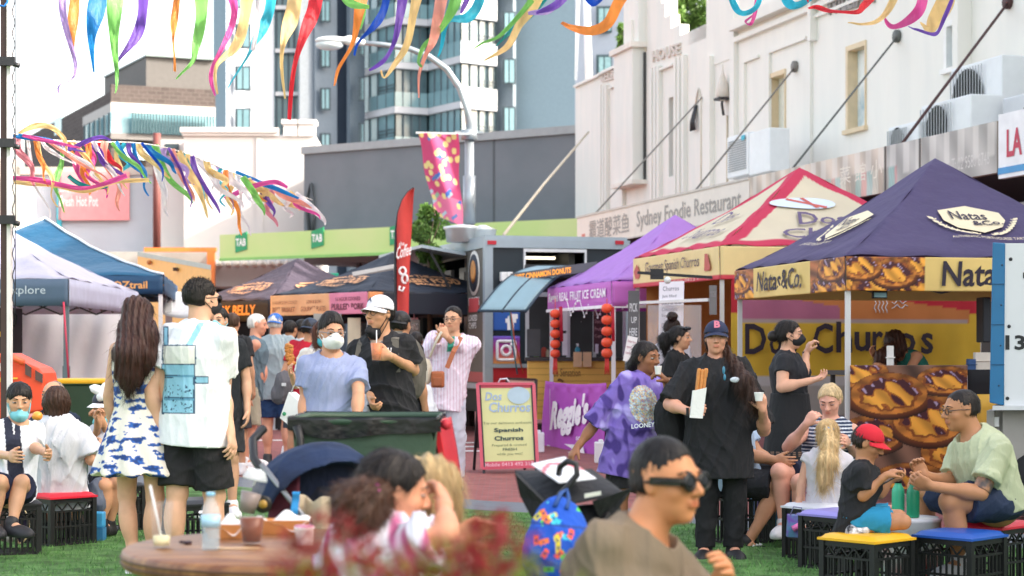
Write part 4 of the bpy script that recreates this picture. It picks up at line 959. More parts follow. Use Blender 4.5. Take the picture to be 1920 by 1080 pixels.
# ================================================================ MARKET STALLS
def tri_face(a,b,apex,sag=.05):
 mid=(a+b)/2;up=apex-mid;n=(b-a).cross(up).normalized();n=n if n.z>0 else-n
 def f(u,v,off=0):
  p=a+(b-a)*u+up*v;k=max(0,1-abs(u-.5)*2)if v<1 else 0
  return p+V(0,0,-sag*math.sin(math.pi*min(max(v,0),1))+.012*math.sin(u*31+v*5)*max(0,1-v*1.6)**2+.008*math.sin(u*13-v*19))+n*off
 return f
def tent(nm,label,c0,vs,vf,zt,za,vh,roofm,valm,legm='d8d8d6',group=None,roofcol=None,valcol=None,valwave=.012,legs=(0,1,2,3),sag=.06,faces=4,nres=40,legw=.045,valres=60,zc=None,valm_b=None):
 c0=V(c0[0],c0[1],0);vs=V(*vs,0);vf=V(*vf,0);C=[c0,c0+vs,c0+vs+vf,c0+vf]
 t=thing(nm,label,'canopy tent',tuple(c0+(vs+vf)/2),0,group)
 zz_=zc or[zt]*4;Z=[C[i]+V(0,0,zz_[i])for i in range(4)];ap=c0+(vs+vf)/2+V(0,0,za)
 F={}
 can=MB()
 for i,(a,b)in enumerate(((Z[1],Z[0]),(Z[0],Z[3]),(Z[3],Z[2]),(Z[2],Z[1]))):
  f=tri_face(a,b,ap,sag);F[i]=f
  def g(u,v,f=f):return f(.5+(u-.5)*(1-v),v)
  can.grid(g,24 if roofcol is None else nres*2,12 if roofcol is None else nres,colf=(lambda u,v,i=i:roofcol(i,.5+(u-.5)*(1-v),v))if roofcol else None)
 o=can.build('canopy',roofm,t)
 m_=o.modifiers.new('weld','WELD');m_.merge_threshold=.002
 sd_=o.modifiers.new('solid','SOLIDIFY');sd_.thickness=.006;sd_.offset=1
 W={}
 for i,(a,b)in enumerate(((Z[1],Z[0]),(Z[0],Z[3]),(Z[3],Z[2]),(Z[2],Z[1]))):
  d=(b-a).normalized();n=d.cross(UP);
  def fv(u,v,off=0,a=a,b=b,n=n):return a+(b-a)*u+V(0,0,-.004-vh*(1-v))+n*(.012+off+valwave*math.sin(u*17+i)*(1-v))
  W[i]=fv;vb=MB();vb.grid(fv,valres if valcol else 60,24 if valcol else 4,th=-.003,colf=(lambda u,v,i=i:valcol(i,u,v))if valcol else None);vb.build('valance',valm,t)
 for i in legs:mb=MB();p=C[i]+((C[(i+2)%4]-C[i]).normalized()*.05);mb.box(p.x-legw/2,p.x+legw/2,p.y-legw/2,p.y+legw/2,0,Z[i].z-.02);mb.box(p.x-.06,p.x+.06,p.y-.06,p.y+.06,0,.015);mb.build('leg',pm(legm,.4,.05),t)
 tr=MB()
 for i in range(4):
  cc_=(Z[0]+Z[2])/2;a,b=Z[i]+(cc_-Z[i])*.035,Z[(i+1)%4]+(cc_-Z[(i+1)%4])*.035;ins=V(0,0,-.06)
  for k in range(4):
   p,q=a+(b-a)*(k/4)+ins,a+(b-a)*((k+1)/4)+ins;tr.bar(p+V(0,0,(0,-.16)[k%2]),q+V(0,0,(-.16,0)[k%2]),.022);tr.bar(p+V(0,0,(-.16,0)[k%2]),q+V(0,0,(0,-.16)[k%2]),.022)
  tr.bar(a+ins,ap-V(0,0,.1),.022)
 tr.build('truss',pm('55585c',.4),t)
 return t,F,W,Z
def onface(mb,F,txt,u0,u1,v0,v1,off=.02,bold=0,shear=0):
 vs,fs,w,h=text_mesh(txt,bold,0,shear);mb.add([F(u0+(u1-u0)*p[0]/w,v0+(v1-v0)*p[1]/h,off+(.022 if off>=.02 else 0))for p in vs],fs)
def polyface(mb,F,pts,off=.018):mb.add([F(u,v,off+.016)for u,v in pts],[tuple(range(len(pts)))])
def tartcol(x,y,tarts,bg=(.16,.08,.05)):
 c=np.array(bg)*(1+.6*math.sin(x*21+y*13))
 for(cx,cy,rx,ry,s)in tarts:
  dx,dy=(x-cx)/rx,(y-cy)/ry;r=math.hypot(dx,dy);a=math.atan2(dy,dx)
  if r<1 or(r<1.25 and dy<0 and abs(dx)<1):
   wob=.05*math.sin(a*7+s)+.03*math.sin(a*17+s*2)
   if r>.98:c=np.array(srgb('6a3412'))*(1.25-1.2*(r-.98)/.27)
   elif r>.8+wob:c=np.array(srgb('b4702c'))*(1+.35*math.sin(a*9+s)-.35*math.sin(a))
   elif r>.7+wob:c=np.array(srgb('8a4a1c'))
   else:
    b=.5*math.sin(dx*5+s)*math.cos(dy*4+s*1.7)+.3*math.sin(dx*11+dy*7+s)+.75*dy+.9*max(0,r-.3)-.02
    c=np.array(srgb('4a2028'))if b>.27 else(np.array(srgb('a85a20'))if b>.12 else np.array(srgb('e8a23c'))*(1+.3*math.sin(dx*9+dy*5)))
    if b>.55 and math.sin(dx*19+dy*8)>.75:c=np.array(srgb('b09ab8'))
   return tuple(np.clip(c,0,1))
 return tuple(np.clip(c,0,1))
PRT=mat('printed_vinyl',rough=.6,attr=True,var=.06,scale=5,bump=.15,bscale=12,dist=.01)
def roofm(col,**k):return mat('canopy_cloth_'+col,col,.75,.07,scale=2.5,bump=.6,bscale=3.2,dist=.11,cover=k.get('cover',.3))
rs_=np.random.RandomState(2)
TS=[(rs_.uniform(0,1),rs_.uniform(-.1,1.1),.13,.34,i)for i in range(9)]
YEL=np.array(srgb('e3c578'))
def nval(i,u,v):
 t=[(.06,.6,.11,.38,1),(.16,.15,.1,.34,2),(.9,.75,.11,.4,3),(.82,.1,.12,.36,4),(.99,.15,.1,.35,5),(.02,.0,.09,.3,7)]
 if i==0 and(u<.2 or u>.72):return tartcol(u,v,t,srgb('9a5a30'))
 if i==1 and u<.245:return tartcol(u*3.4,v,[(.15,.75,.22,.4,1),(.5,.55,.24,.42,2),(.78,.85,.2,.4,3),(.3,.12,.25,.4,4),(.72,.12,.26,.42,6),(.02,.3,.16,.35,9)],srgb('8a4a28'))
 return tuple(YEL)
N1,NF,NW,NZ=tent('market_tent','aubergine purple canopy tent printed with custard tarts and yellow valance',(2.93,16.4),(-.6,3.05),(3.0,.6),2.17,3.21,.3,roofm('5e547c'),PRT,'d5d6d4',valcol=nval,valres=200,legs=(0,1,3),sag=.07)
CRM=mat('cream_print','e8d9b8',.7,.05);NAV=pm('2c2440',.6)
for i,(uc,k)in enumerate(((.5,.42),(.5,.42))):
 F=NF[i];mb=MB();o=V(0,0,0)
 ar=.62 if i==1 else .62
 sh=[(-.5,.55),(0,.8),(.5,.55),(.5,.1),(.36,-.3),(0,-.62),(-.36,-.3),(-.5,.1)]
 cu,cv,su,sv=(.49,.38,.2,.2)if i==1 else(.52,.38,.22,.2)
 polyface(mb,F,[(cu+a*su,cv+b*sv)for a,b in sh],.016)
 mb.build('crest',CRM,N1)
 for q in(1,-1):
  mb=MB()
  for k in range(9):
   a=k/8;x=q*(.12+.52*a**.8);y=-.75+.85*a**1.6
   for g in(1,-1):dx,dy=q*(.10*(.3+g*.7)),.13+.04*g;polyface(mb,F,[(cu+x*su,cv+y*sv),(cu+(x+dx*.8)*su,cv+(y+dy*.35)*sv),(cu+(x+dx)*su,cv+(y+dy)*sv),(cu+(x+dx*.1)*su,cv+(y+dy*.7)*sv)],.016)
  mb.build('wreath',CRM,N1)
 mb=MB();onface(mb,F,'Natas',cu-.36*su,cu+.22*su,cv+.12*sv,cv+.5*sv,.024,.01);onface(mb,F,'&Co.',cu-.08*su,cu+.4*su,cv-.22*sv,cv+.06*sv,.024,.02);mb.build('lettering',NAV,N1)
 mb=MB();onface(mb,F,'AUTHENTIC PORTUGUESE TARTS',cu-.6*su,cu+.6*su,cv-1.0*sv,cv-.88*sv,.02);mb.build('lettering',CRM,N1)
mb=MB();onface(mb,NW[0],'Natas&Co.',.25,.67,.2,.86,.016,.015,.1);onface(mb,NW[1],'Natas&Co.',.29,.68,.14,.9,.016,.02,.1);mb.build('lettering',pm('2a2233'),N1)
tl_=[(.33,.77,.33,.17,1),(.82,.88,.26,.11,2),(.68,.57,.32,.2,3),(.08,.94,.25,.12,4),(.18,.45,.27,.15,5),(.5,.08,.32,.13,6),(.9,.3,.3,.16,7),(.02,.1,.2,.12,8)]
n0=V(2.93,16.4,0);nf=V(3.0,.6,0);
def nb(u0,u1,z0,z1,off=0):
 nn=V(nf.y,-nf.x,0).normalized()
 return sheetmap(n0+nf*u0+nn*off+V(0,0,z0),n0+nf*u1+nn*off+V(0,0,z0),n0+nf*u1+nn*off+V(0,0,z1),n0+nf*u0+nn*off+V(0,0,z1))
CT=thing('counter_banner','large custard tart picture banner across the front of the purple stall','banner',tuple(n0+nf*.2))
mb=MB();f_=nb(.01,.37,.12,1.21,.03);mb.grid(lambda u,v:f_(u,v)+V(0,.012*math.sin(u*12+v*5),0),150,130,th=-.004,colf=lambda u,v:tartcol(u,v,tl_));mb.build('picture',PRT,CT)
mb=MB();mb.grid(nb(.375,.46,.12,1.17,.02),4,8,th=-.01);mb.build('cloth',pm('1a1a1e',.9),CT)
mb=MB();mb.grid(nb(.40,.52,.45,.95,.035),4,4,th=-.005);y_=mb.build('sign_panel',pm('d9a83c',.6),CT);mb=MB();letters(mb,'Natas',nb(.405,.5,.7,.85,.05)(0,0),nb(.405,.5,.7,.85,.05)(1,0),nb(.405,.5,.7,.85,.05)(0,1),.004);mb.build('lettering',pm('2a1a18'),y_)
cb=thing('stall_counter','dark trestle counter behind the custard tart banner','counter',tuple(n0+nf*.3+V(-.1,.5,0)))
mb=MB();p=n0+V(.05,.05,0);q=nf.normalized();bk=V(-q.y,q.x,0);mb.prism([p+V(0,0,1.12),p+q*1.35+V(0,0,1.12),p+q*1.35+bk*.6+V(0,0,1.12),p+bk*.6+V(0,0,1.12)],V(0,0,.04));mb.build('table_top',pm('2c2a28'),cb)
for a,b in((.05,.05),(1.3,.05),(.05,.55),(1.3,.55)):s_=p+q*a+bk*b;mb=MB();mb.box(s_.x-.02,s_.x+.02,s_.y-.02,s_.y+.02,0,1.119);mb.build('leg',pm('3a3a3a'),cb)
for k,(u,w,h,c,lab,nm)in enumerate(((.16,.05,.22,'f0ece6','tall white receipt slip standing by the grey post','price_card'),(.455,.14,.16,'e9dfd0','cream cardboard box on the counter behind the glasses','cardboard_box'),(.42,.07,.1,'3a5a8a','small blue and grey card reader on the tart counter','card_reader'))):
 s_=p+q*(u*3)+bk*(.25);mb=MB();mb.box(s_.x-w/2,s_.x+w/2,s_.y-.04,s_.y+.04,1.162,1.162+h);mb.box(s_.x-w/2-.01,s_.x+w/2+.01,s_.y-.05,s_.y+.05,1.161+h*.5,1.161+h*.55);tag(mb.build(nm,pm(c,.6),bevel=.004),lab,nm.replace('_',' '))
fl_=thing('flood_light','black flood light clamped under the purple tent valance','lamp',tuple(P(1648,560,16.6)));mb=MB();c=P(1648,553,16.6);mb.box(c.x-.06,c.x+.07,c.y-.03,c.y+.03,c.z-.03,c.z+.04);mb.build('housing',pm('1b1c20'),fl_,bevel=.006);mb=MB();mb.box(c.x-.05,c.x+.06,c.y-.04,c.y-.031,c.z-.022,c.z+.02);mb.build('glass',pm('8ab0b4',.2),fl_)
CH0=V(2.25,20.2,0);CHs=V(-.74,2.9,0);CHf=V(3.0,.6,0)
PNK=np.array(srgb('e0466a'));CRE=np.array(srgb('efe6cf'))
def croof(i,u,v):
 e=min(v,(1-abs(u-.5)*2-v)/1.3)
 return tuple(PNK)if v<.07 or(1-v)-abs(u-.5)*2<.10 else tuple(CRE)
def cval(i,u,v):return tuple(np.array(srgb('c93a4a')))if v<.16 else tuple(np.array(srgb('e6cd92')))
C1,CF,CW,CZ_=tent('market_tent','cream and pink canopy tent with Gourmet Spanish Churros on its valance',(2.25,20.2),(-.74,2.9),(3.0,.6),2.47,3.48,.36,mat('canopy_cream',rough=.75,attr=True,var=.04,scale=2,bump=.4,bscale=3,dist=.05,cover=.4),PRT,'cfd0ce',roofcol=croof,valcol=cval,nres=44,legs=(0,1,3),sag=.05)
mb=MB();onface(mb,CW[0],'Gourmet Spanish Churros',.17,.8,.36,.82,.016,.0,.1);mb.build('lettering',pm('4a3550'),C1)
mb=MB();onface(mb,CW[0],'Mobile 0413 492 317',.5,.95,.03,.13,.016);mb.build('lettering',pm('e8c0b8'),C1)
mb=MB();onface(mb,CF[0],'Dos',.42,.62,.36,.5,.02,.0,.3);onface(mb,CF[0],'Churros',.34,.74,.16,.3,.02,.0,.3);onface(mb,CF[1],'Dos',.35,.55,.28,.44,.02,.01,.3);onface(mb,CF[1],'Churros',.26,.72,.08,.22,.02,.01,.3);mb.build('lettering',pm('5a4a70'),C1)
mb=MB();polyface(mb,CF[1],[(.42+.13*math.cos(a),.56+.07*math.sin(a))for a in np.linspace(0,6.28,18)[:-1]],.014);e_=mb.build('emblem',pm('cfdcec'),C1)
mb=MB();polyface(mb,CF[1],[(.36,.6),(.5,.5),(.51,.52),(.37,.62)],.02);polyface(mb,CF[1],[(.42,.62),(.46,.5),(.475,.505),(.435,.625)],.02);polyface(mb,CW[0],[(.05,.3),(.09,.3),(.11,.5),(.07,.8),(.03,.55)],.008);polyface(mb,CW[0],[(.86,.3),(.92,.3),(.93,.4),(.9,.82),(.87,.82)],.008);mb.build('churro_drawing',pm('c05a50'),C1)
def cs(u0,u1,z0,z1,off=0):
 nn=V(CHf.y,-CHf.x,0).normalized();return sheetmap(CH0+CHf*u0+nn*off+V(0,0,z0),CH0+CHf*u1+nn*off+V(0,0,z0),CH0+CHf*u1+nn*off+V(0,0,z1),CH0+CHf*u0+nn*off+V(0,0,z1))
SW=thing('side_wall','yellow and red fabric side wall with large black Dos Churros lettering','fabric wall',tuple(CH0+CHf*.5))
def swc(u,v):
 x=1385+(1835-1385)*u;y=740-(740-520)*v
 if y>675:return(.42,.40,.38)if(y>690)else(.55,.54,.55)
 if y>592:return tuple(np.array(srgb('d8b53c'))*(1-.06*math.sin(x*.11)))
 if x>1815 or x<1400:return srgb('c02a3a')if y<575 else srgb('d8b53c')
 if 1402<x<1812 and y>583:return(.45,.36,.36)
 k=math.sin(x*.02+1)*9+560
 if abs((y-540)-(x-1640)*.12)<9 and x>1600:return srgb('c02a3a')
 return srgb('b06a8a')if(x<1580 and y>k-4)else srgb('c98048')
mb=MB();f_=cs(.04,.985,.62,2.12,.02)
def swp(u,v):return f_(u,v)+V(0,.02*math.sin(u*40+v*3),0)
mb.grid(lambda u,v:swp(u,v),150,70,th=-.003,colf=lambda u,v:swc(u,(v-.0)*1.0));mb.build('cloth',mat('wall_cloth',rough=.8,attr=True,var=.06,scale=3,cover=.2,bump=.3,bscale=5,dist=.03),SW)
def swpx(x,y,off=.03):
 d=V((x-960)/FP,1,(HY-y)/FP);n=V(CHf.y,-CHf.x,0).normalized();q=CH0+n*off;t=q.dot(n)/(d.dot(n));return V(0,0,CZ)+d*t
mb=MB()
for s_,x0,x1,y0,y1 in(('D',1397,1437,664,607),('o',1443,1466,665,627),('s',1470,1495,665,624),('C',1525,1562,663,606),('h',1568,1598,661,603),('u',1602,1632,659,622),('r',1636,1656,658,621),('r',1660,1678,658,621),('o',1682,1717,662,624),('s',1727,1750,664,624)):
 letters(mb,s_,swpx(x0,y0,.06),swpx(x1,y0,.06),swpx(x0,y1,.06),0,.02)
mb.build('lettering',pm('241a2c'),SW)
mb=MB()
for a in range(4):mb.tube([swpx(1641+a*7+2*math.sin(k*1.7),564+k*4.5,.04)for k in range(6)],.005,4)
for a in range(2):mb.tube([swpx(1672+k*5,566+a*9+4*math.sin(k*1.9+a),.04)for k in range(7)],.005,4)
mb.build('neon_script',mat('white_script','d8e4ee',.4,0),SW)
BK=thing('back_wall','orange tinted rear cloth of the churros stall behind the servery','fabric wall',tuple(CH0+CHs+V(.4,.1,0)))
mb=MB();a=CH0+CHs*1.0+V(.15,-.05,0);b=a+CHf*.9;mb.grid(sheetmap(a+V(0,0,.8),b+V(0,0,.8),b+V(0,0,2.35),a+V(0,0,2.35)),20,6,th=-.004);mb.build('cloth',pm('c98a50',.8,cover=.4),BK)
cx=MB();c=P(1360,560,20.15)
sv=thing('servery_window','clear plastic screen with white rails on the churros servery','screen',tuple(CH0+CHs*.5))
def sp(x,y):
 n=V(CHs.y,-CHs.x,0).normalized();d=V((x-960)/FP,1,(HY-y)/FP);q=CH0+n*-.04;t=q.dot(n)/d.dot(n);return V(0,0,CZ)+d*t
mb=MB();mb.bar(sp(1190,568),sp(1330,562),.035);mb.bar(sp(1190,700),sp(1330,702),.05);mb.build('rail',pm('dcdcda',.4),sv)
mb=MB();mb.prism([sp(1215,690),sp(1315,690),sp(1315,572),sp(1215,572)],V(-.004,0,0));mb.build('screen',mat('clear_plastic','ffffff',.08,0,alpha=.18),sv)
mb=MB();mb.prism([sp(1200,790),sp(1335,800),sp(1335,704),sp(1200,700)],V(.03,.01,0));mb.build('front',pm('cfcfd4'),sv)
def card(nm,lab,cat,pts,m,txt=None,tm=None,th=.006):
 t=thing(nm,lab,cat,tuple(pts[0]));mb=MB();mb.prism(pts,V(0,th,0));mb.build('panel',m,t)
 if txt:
  a,b,c,d=map(Vector,pts);g=sheetmap(a,b,c,d);mb=MB()
  for(s_,u0,u1,v0,v1)in txt:
   vs,fs,w,h=text_mesh(s_,.01,0);mb.add([g(u0+(u1-u0)*p[0]/w,v0+(v1-v0)*p[1]/h)+V(0,-.006,0)for p in vs],fs)
  mb.build('lettering',tm or pm('303030'),t)
 return t
card('menu_sheet','long white printed menu sheet hanging below the churros valance','menu',[sp(1234,700),sp(1279,700),sp(1283,527),sp(1236,529)],mat('menu_paper','f2eff4',.6,.02),[('Churros',.15,.8,.9,.95),('Jam filled',.12,.7,.82,.86),('Dulce de leche',.12,.9,.75,.79),('Chocolate',.12,.75,.68,.72),('Sugar',.12,.5,.61,.65),('Drinks',.12,.5,.5,.55),('Coffee',.5,.9,.44,.48),('12 pack',.12,.5,.36,.4)],pm('8a8690'))
card('hanging_board','grey chalk board reading PICK UP HERE beside the ice cream tent','sign',[P(1176,662,20),P(1197,662,20),P(1199,545,20),P(1178,545,20)],pm('5c5a5e'),[('PICK',.15,.85,.66,.8),('UP',.3,.8,.48,.58),('HERE',.15,.85,.28,.4)],pm('d8d8dc'))
card('hanging_board','plain grey board hanging on the churros corner post','sign',[P(1330,590,20.1),P(1344,590,20.1),P(1344,535,20.1),P(1330,535,20.1)],pm('7c7a7c'),[('ORDER',.1,.9,.6,.8)],pm('9a989a'))
card('price_sheet','white paper list pinned under the PICK UP board','paper',[P(1168,676,19.9),P(1185,681,19.9),P(1196,633,19.9),P(1177,629,19.9)],pm('f4f2f2'),[('Order here',.1,.9,.75,.85),('open',.1,.6,.5,.6),('cash',.1,.6,.3,.4)],pm('b07080'))
g=MB();c=P(1248,520,19.8);fl_=thing('flood_light','small black flood light with white bulb on the churros tent rail','lamp',tuple(c));g.box(c.x-.16,c.x-.02,c.y,c.y+.06,c.z-.02,c.z+.09);g.bar(c+V(-.3,0,.05),c+V(.5,.05,0),.03);g.build('housing',pm('25272c'),fl_);g=MB();g.ball(c+V(.02,0,-.03),.04,12);g.build('bulb',pm('dfe4e4',.2),fl_)
MAG=np.array(srgb('b04fc4'))
C2,PF,PW,_=tent('market_tent','violet canopy tent lettered REAL FRUIT ICE CREAM beside the churros stall',(1.24,23.2),(-.73,2.9),(2.6,.55),2.2,3.14,.31,roofm('cf9dea',cover=.45),mat('violet_valance','d67ad4',.7,.05,scale=3,cover=.25,bump=.3,bscale=5,dist=.03),'e4e2e6',legs=(0,1,3),legw=.05)
mb=MB();onface(mb,PW[0],'REAL FRUIT ICE CREAM',.22,.94,.38,.76,.016,.02);onface(mb,PW[0],"Reggie's",.03,.2,.25,.8,.016,.03,.3);onface(mb,PW[1],'Reg',.2,.4,.3,.9,.016,.03,.3);mb.build('lettering',pm('f6eef8'),C2)
mb=MB();e0,e1=PW[0](0,0),PW[0](1,0);mb.bar(e0+V(0,0,0),e1,.04);mb.bar(e1,e1+V(1.2,.25,0),.04);mb.build('rail',pm('f0eef2'),C2)
def pl(x,y,off=0):
 c0_=V(1.24,23.2,0);n=V(2.9,.73,0).normalized();d=V((x-960)/FP,1,(HY-y)/FP);q=c0_-n*off;t=q.dot(n)/d.dot(n);return V(0,0,CZ)+d*t
RB=thing('counter_banner','bright violet cloth banner with white handwritten name Reggies','banner',tuple(pl(1075,850)))
fn2=sheetmap(pl(1016,848),pl(1134,864),pl(1137,718),pl(1022,714))
mb=MB();mb.grid(lambda u,v:fn2(u,v)+V(-.02*math.sin(u*34)*(v>.9)-.012*math.sin(u*20+v*4),0,-.03*math.sin(u*math.pi)*v),90,30,th=.004);mb.build('cloth',mat('violet_banner','c65ccc',.7,.06,scale=4,cover=.2,bump=.3,bscale=8,dist=.02),RB)
mb=MB();vs,fs,w,h=text_mesh("Reggie's",.05,0,.25)
mb.add([fn2(.16+.62*p[0]/w,.28+.52*(p[1]/h)+.14*(p[0]/w-.5))+V(-.035,-.02,0)for p in vs],fs)
vs,fs,w,h=text_mesh("SCOOP",.03,0);mb.add([fn2(.6+.2*p[0]/w,.23+.05*(p[1]/h))+V(-.035,-.02,0)for p in vs],fs);mb.build('lettering',pm('faf6fb'),RB)
mb=MB();mb.add([fn2(.42,.16)+V(-.04,-.02,0),fn2(.62,.08)+V(-.04,-.02,0),fn2(.66,.17)+V(-.04,-.02,0)],[(0,1,2)]);mb.add([fn2(.63,.06)+V(-.04,-.02,0),fn2(.76,.02)+V(-.04,-.02,0),fn2(.72,.16)+V(-.04,-.02,0)],[(0,1,2)]);mb.build('cone_drawing',pm('faf6fb'),RB)
for x,y0,y1,lab in((1127,829,869,'white plastic tent weight at the right of the violet banner'),(1010,811,848,'white plastic tent weight at the left of the violet banner')):
 p0,p1=(P(x,y1,22.1),P(x,y0,22.1))if x>1100 else(P(x,y1,24.4),P(x,y0,24.4));mb=MB();mb.box(p0.x-.075,p0.x+.075,p0.y,p0.y+.14,0.001,p1.z);mb.box(p0.x-.03,p0.x+.03,p0.y+.03,p0.y+.1,p1.z,p1.z+.03);tag(mb.build('tent_weight',pm('f0f0f2',.5),bevel=.015),lab,'tent weight','white tent weights')
for x,Yl,ys,lab in((1041,25.1,(588,607,626,645,663),'string of red paper lanterns on the left violet tent post'),(1138,22.7,(578,600,621,642,662),'string of red paper lanterns on the right violet tent post')):
 t=thing('lantern_string',lab,'lanterns',tuple(P(x,700,Yl)),0,'red lantern strings on the violet tent');mb=MB();mb.cyl(P(x,560,Yl),P(x,672,Yl),.006,n=5);mb.build('cord',pm('c03028'),t)
 for y in ys:
  p=P(x,y,Yl);mb=MB();mb.lathe(p,[(.03,-.055),(.06,-.035),(.07,0),(.06,.035),(.03,.055)],12);l_=mb.build('lantern',pm('e4502e',.5,.15),t);mb=MB();mb.lathe(p,[(.031,.05),(.035,.07),(.02,.075)],8);mb.lathe(p,[(.02,-.075),(.035,-.07),(.031,-.05)],8);mb.build('gold_cap',pm('e8b040',.4),l_)
 for k in range(1):mb=MB();[mb.cyl(P(x+dx,672,Yl),P(x+dx*2.2,702,Yl),.016,.005,4)for dx in(-2,-1,0,1,2)];mb.build('tassel',pm('c8342c'),t)
 mb=MB();[mb.cyl(P(x+10+dx,575,Yl+.05),P(x+12+dx,640,Yl+.05),.015,.012,5)for dx in(-1.5,0,1.5)];mb.build('red_ribbon',pm('c8243c'),t)
mb=MB();pts=[P(1062+k*4.2,560+34*abs(math.sin(k*.55))*(.6+.4*math.sin(k)),24.5-.03*k)for k in range(26)];mb.tube(pts,.006,4)
for p in pts:mb.ball(p+V(0,-.01,-.015),.014,6)
tag(mb.build('fairy_lights',pm('f4f4f6',.4)),'loops of white fairy lights inside the violet tent','string lights')
Yc=26.6;CA=thing('snack_cart','yellow fronted snack cart lettered Le Sensation with an open hatch','food cart',(PX(1080,Yc),Yc,0))
def bx(mb,x0,y0,x1,y1,Y0,Y1,zb=None):a=P(x0,y0,Y0);b=P(x1,y1,Y0);mb.box(a.x,b.x,Y0,Y1,b.z if zb is None else zb,a.z);return mb
bx(MB(),990,677,1172,800,Yc,Yc+1.3,.35).build('body',mat('yellow_boards','e9b956',.6,.07,scale=3),CA)
mb=MB();[bx(mb,990,690+12*k,1172,691+12*k,Yc-.004,Yc-.001)for k in range(8)];mb.build('groove',pm('b98a38'),CA)
bx(MB(),985,670,1176,677,Yc-.05,Yc+1.3).build('counter_top',pm('3a3634',.5),CA)
mb=MB();bx(mb,985,520,992,669.9,Yc,Yc+.1);bx(mb,1062,555,1069,669.9,Yc,Yc+.1);bx(mb,1112,555,1118,669.9,Yc,Yc+.1);bx(mb,1168,520,1174,669.9,Yc,Yc+.1);bx(mb,985,548,1174,556,Yc-.02,Yc+.08);mb.build('frame',pm('c4c9cc',.4),CA)
bx(MB(),986,510,1174,669.9,Yc+1.2,Yc+1.3).build('back_panel',mat('cart_inside','2b2c2e',.5,.4,scale=2.5),CA)
bx(MB(),984,496,1176,520,Yc+.0,Yc+1.3).build('roof',pm('2c3036',.5),CA)
mb=MB();mb.cyl(P(1000,725,Yc+.4)-V(0,.6,.2),P(1000,725,Yc+.4)+V(0,.6,-.2),.3,n=16)if False else bx(mb,995,800,1165,812,Yc+.2,Yc+1.1,.0);mb.build('undercarriage',pm('3a3a3c'),CA)
mb=MB();letters(mb,'Le Sensation',P(1038,706,Yc),P(1088,706,Yc),P(1038,691,Yc),.012,.0);mb.tube([P(1046+k*2,713-2*math.sin(k),Yc-.01)for k in range(6)],.016,4);mb.build('lettering',pm('7a5a30'),CA)
mb=MB();vs=bx(mb,988,617,1013,668,Yc-.03,Yc-.01);b_=mb.build('chalkboard',pm('4a4c4e'),CA);mb=MB();[letters(mb,s_,P(990,y,Yc-.03),P(x1,y,Yc-.03),P(990,y-8,Yc-.03),.006)for s_,y,x1 in(('Hot Dawn',630,1010),('Large $9',649,1009),('Small $6',662,1007))];mb.build('lettering',pm('d8d8d8'),b_)
bx(MB(),1113,578,1130,660,Yc-.06,Yc-.03).build('menu_panel',pm('4a2a30'),CA)
mb=MB();[letters(mb,s_,P(1115,y,Yc-.06),P(1128,y,Yc-.06),P(1115,y-7,Yc-.06),.006)for s_,y in(('Cones',592),('Shakes',606),('Fruit',620),('Cups',634))];mb.build('lettering',pm('c8a0a0'),CA)
mb=MB();bx(mb,1053,582,1064,620,Yc-.05,Yc-.03);bx(mb,1054,625,1064,666,Yc-.05,Yc-.03);bx(mb,1116,645,1122,663,Yc-.09,Yc-.07);mb.build('poster',pm('dcdce2'),CA)
for x,lab in((1083,'left kraft paper notice taped to the snack cart counter'),(1101,'right kraft paper notice taped to the snack cart counter')):
 mb=MB();bx(mb,x-8,660,x+8,688,Yc-.07,Yc-.055);[bx(mb,x-5,665+4*k,x+4,666+4*k,Yc-.073,Yc-.0701)for k in range(5)];tag(mb.build('paper_notice',pm('e0bd90')),lab,'notice')
sb_=thing('soap_dispenser','turquoise hand soap bottle on the snack cart counter','bottle',tuple(P(1083,669,Yc+.1)));mb=MB();mb.lathe(P(1083,669.5,Yc+.1),[(.035,0),(.037,.02),(.037,.12),(.012,.15)],12);mb.build('bottle',pm('3f9cb4',.2),sb_);mb=MB();p=P(1083,650,Yc+.1);mb.cyl(p,p+V(0,0,.04),.016,n=6);mb.bar(p+V(-.02,0,.04),p+V(.01,0,.04),.012);mb.build('pump',pm('e8e8e8'),sb_)
rb=np.random.RandomState(4)
for k,(x,c,w,h)in enumerate(((1020,'c0503c',5,16),(1026,'d8c8a8',4,12),(1006,'7aa050',5,10))):
 mb=MB();bx(mb,x-w,669-h,x+w,669.5,Yc+.2,Yc+.3);bx(mb,x-w*.6,669-h-2,x+w*.6,669-h,Yc+.22,Yc+.28);tag(mb.build('snack_packet',pm(c),bevel=.01),('red','cream','green')[k]+' snack packet inside the cart hatch','packet')
AW2=thing('curved_awning','pale blue curved polycarbonate awning with dark ribs left of the violet tent','awning',tuple(P(940,583,25.6)))
def af(u,v):a=P(897+(985-897)*u,583,25.2);b=P(1010+(1098-1010)*u,505,26.5);p=a*(1-v)+b*v;return p+V(-.05,-.05,.22)*math.sin(math.pi*v*.9)*.7
mb=MB();mb.grid(af,10,16,th=.006);mb.build('sheet',mat('polycarbonate','b4d4de',.2,.04,cover=.5),AW2)
mb=MB();[mb.tube([af(u,k/12)+V(0,0,-.012)for k in range(13)],.022,6)for u in(0,.5,1)];mb.tube([af(0,0),af(1,0)],.02,6);mb.build('rib',pm('2c4250'),AW2)
LD=thing('led_sign','amber LED strip sign reading HOT CINNAMON DONUTS above the curved awning','sign',tuple(P(1020,515,25.9)))
a,b,c,d=P(957,529,25.9),P(1120,507,25.6),P(1120,490,25.6),P(957,513,25.9);mb=MB();mb.prism([a,b,c,d],V(0,.08,0));mb.build('case',pm('5f6064'),LD)
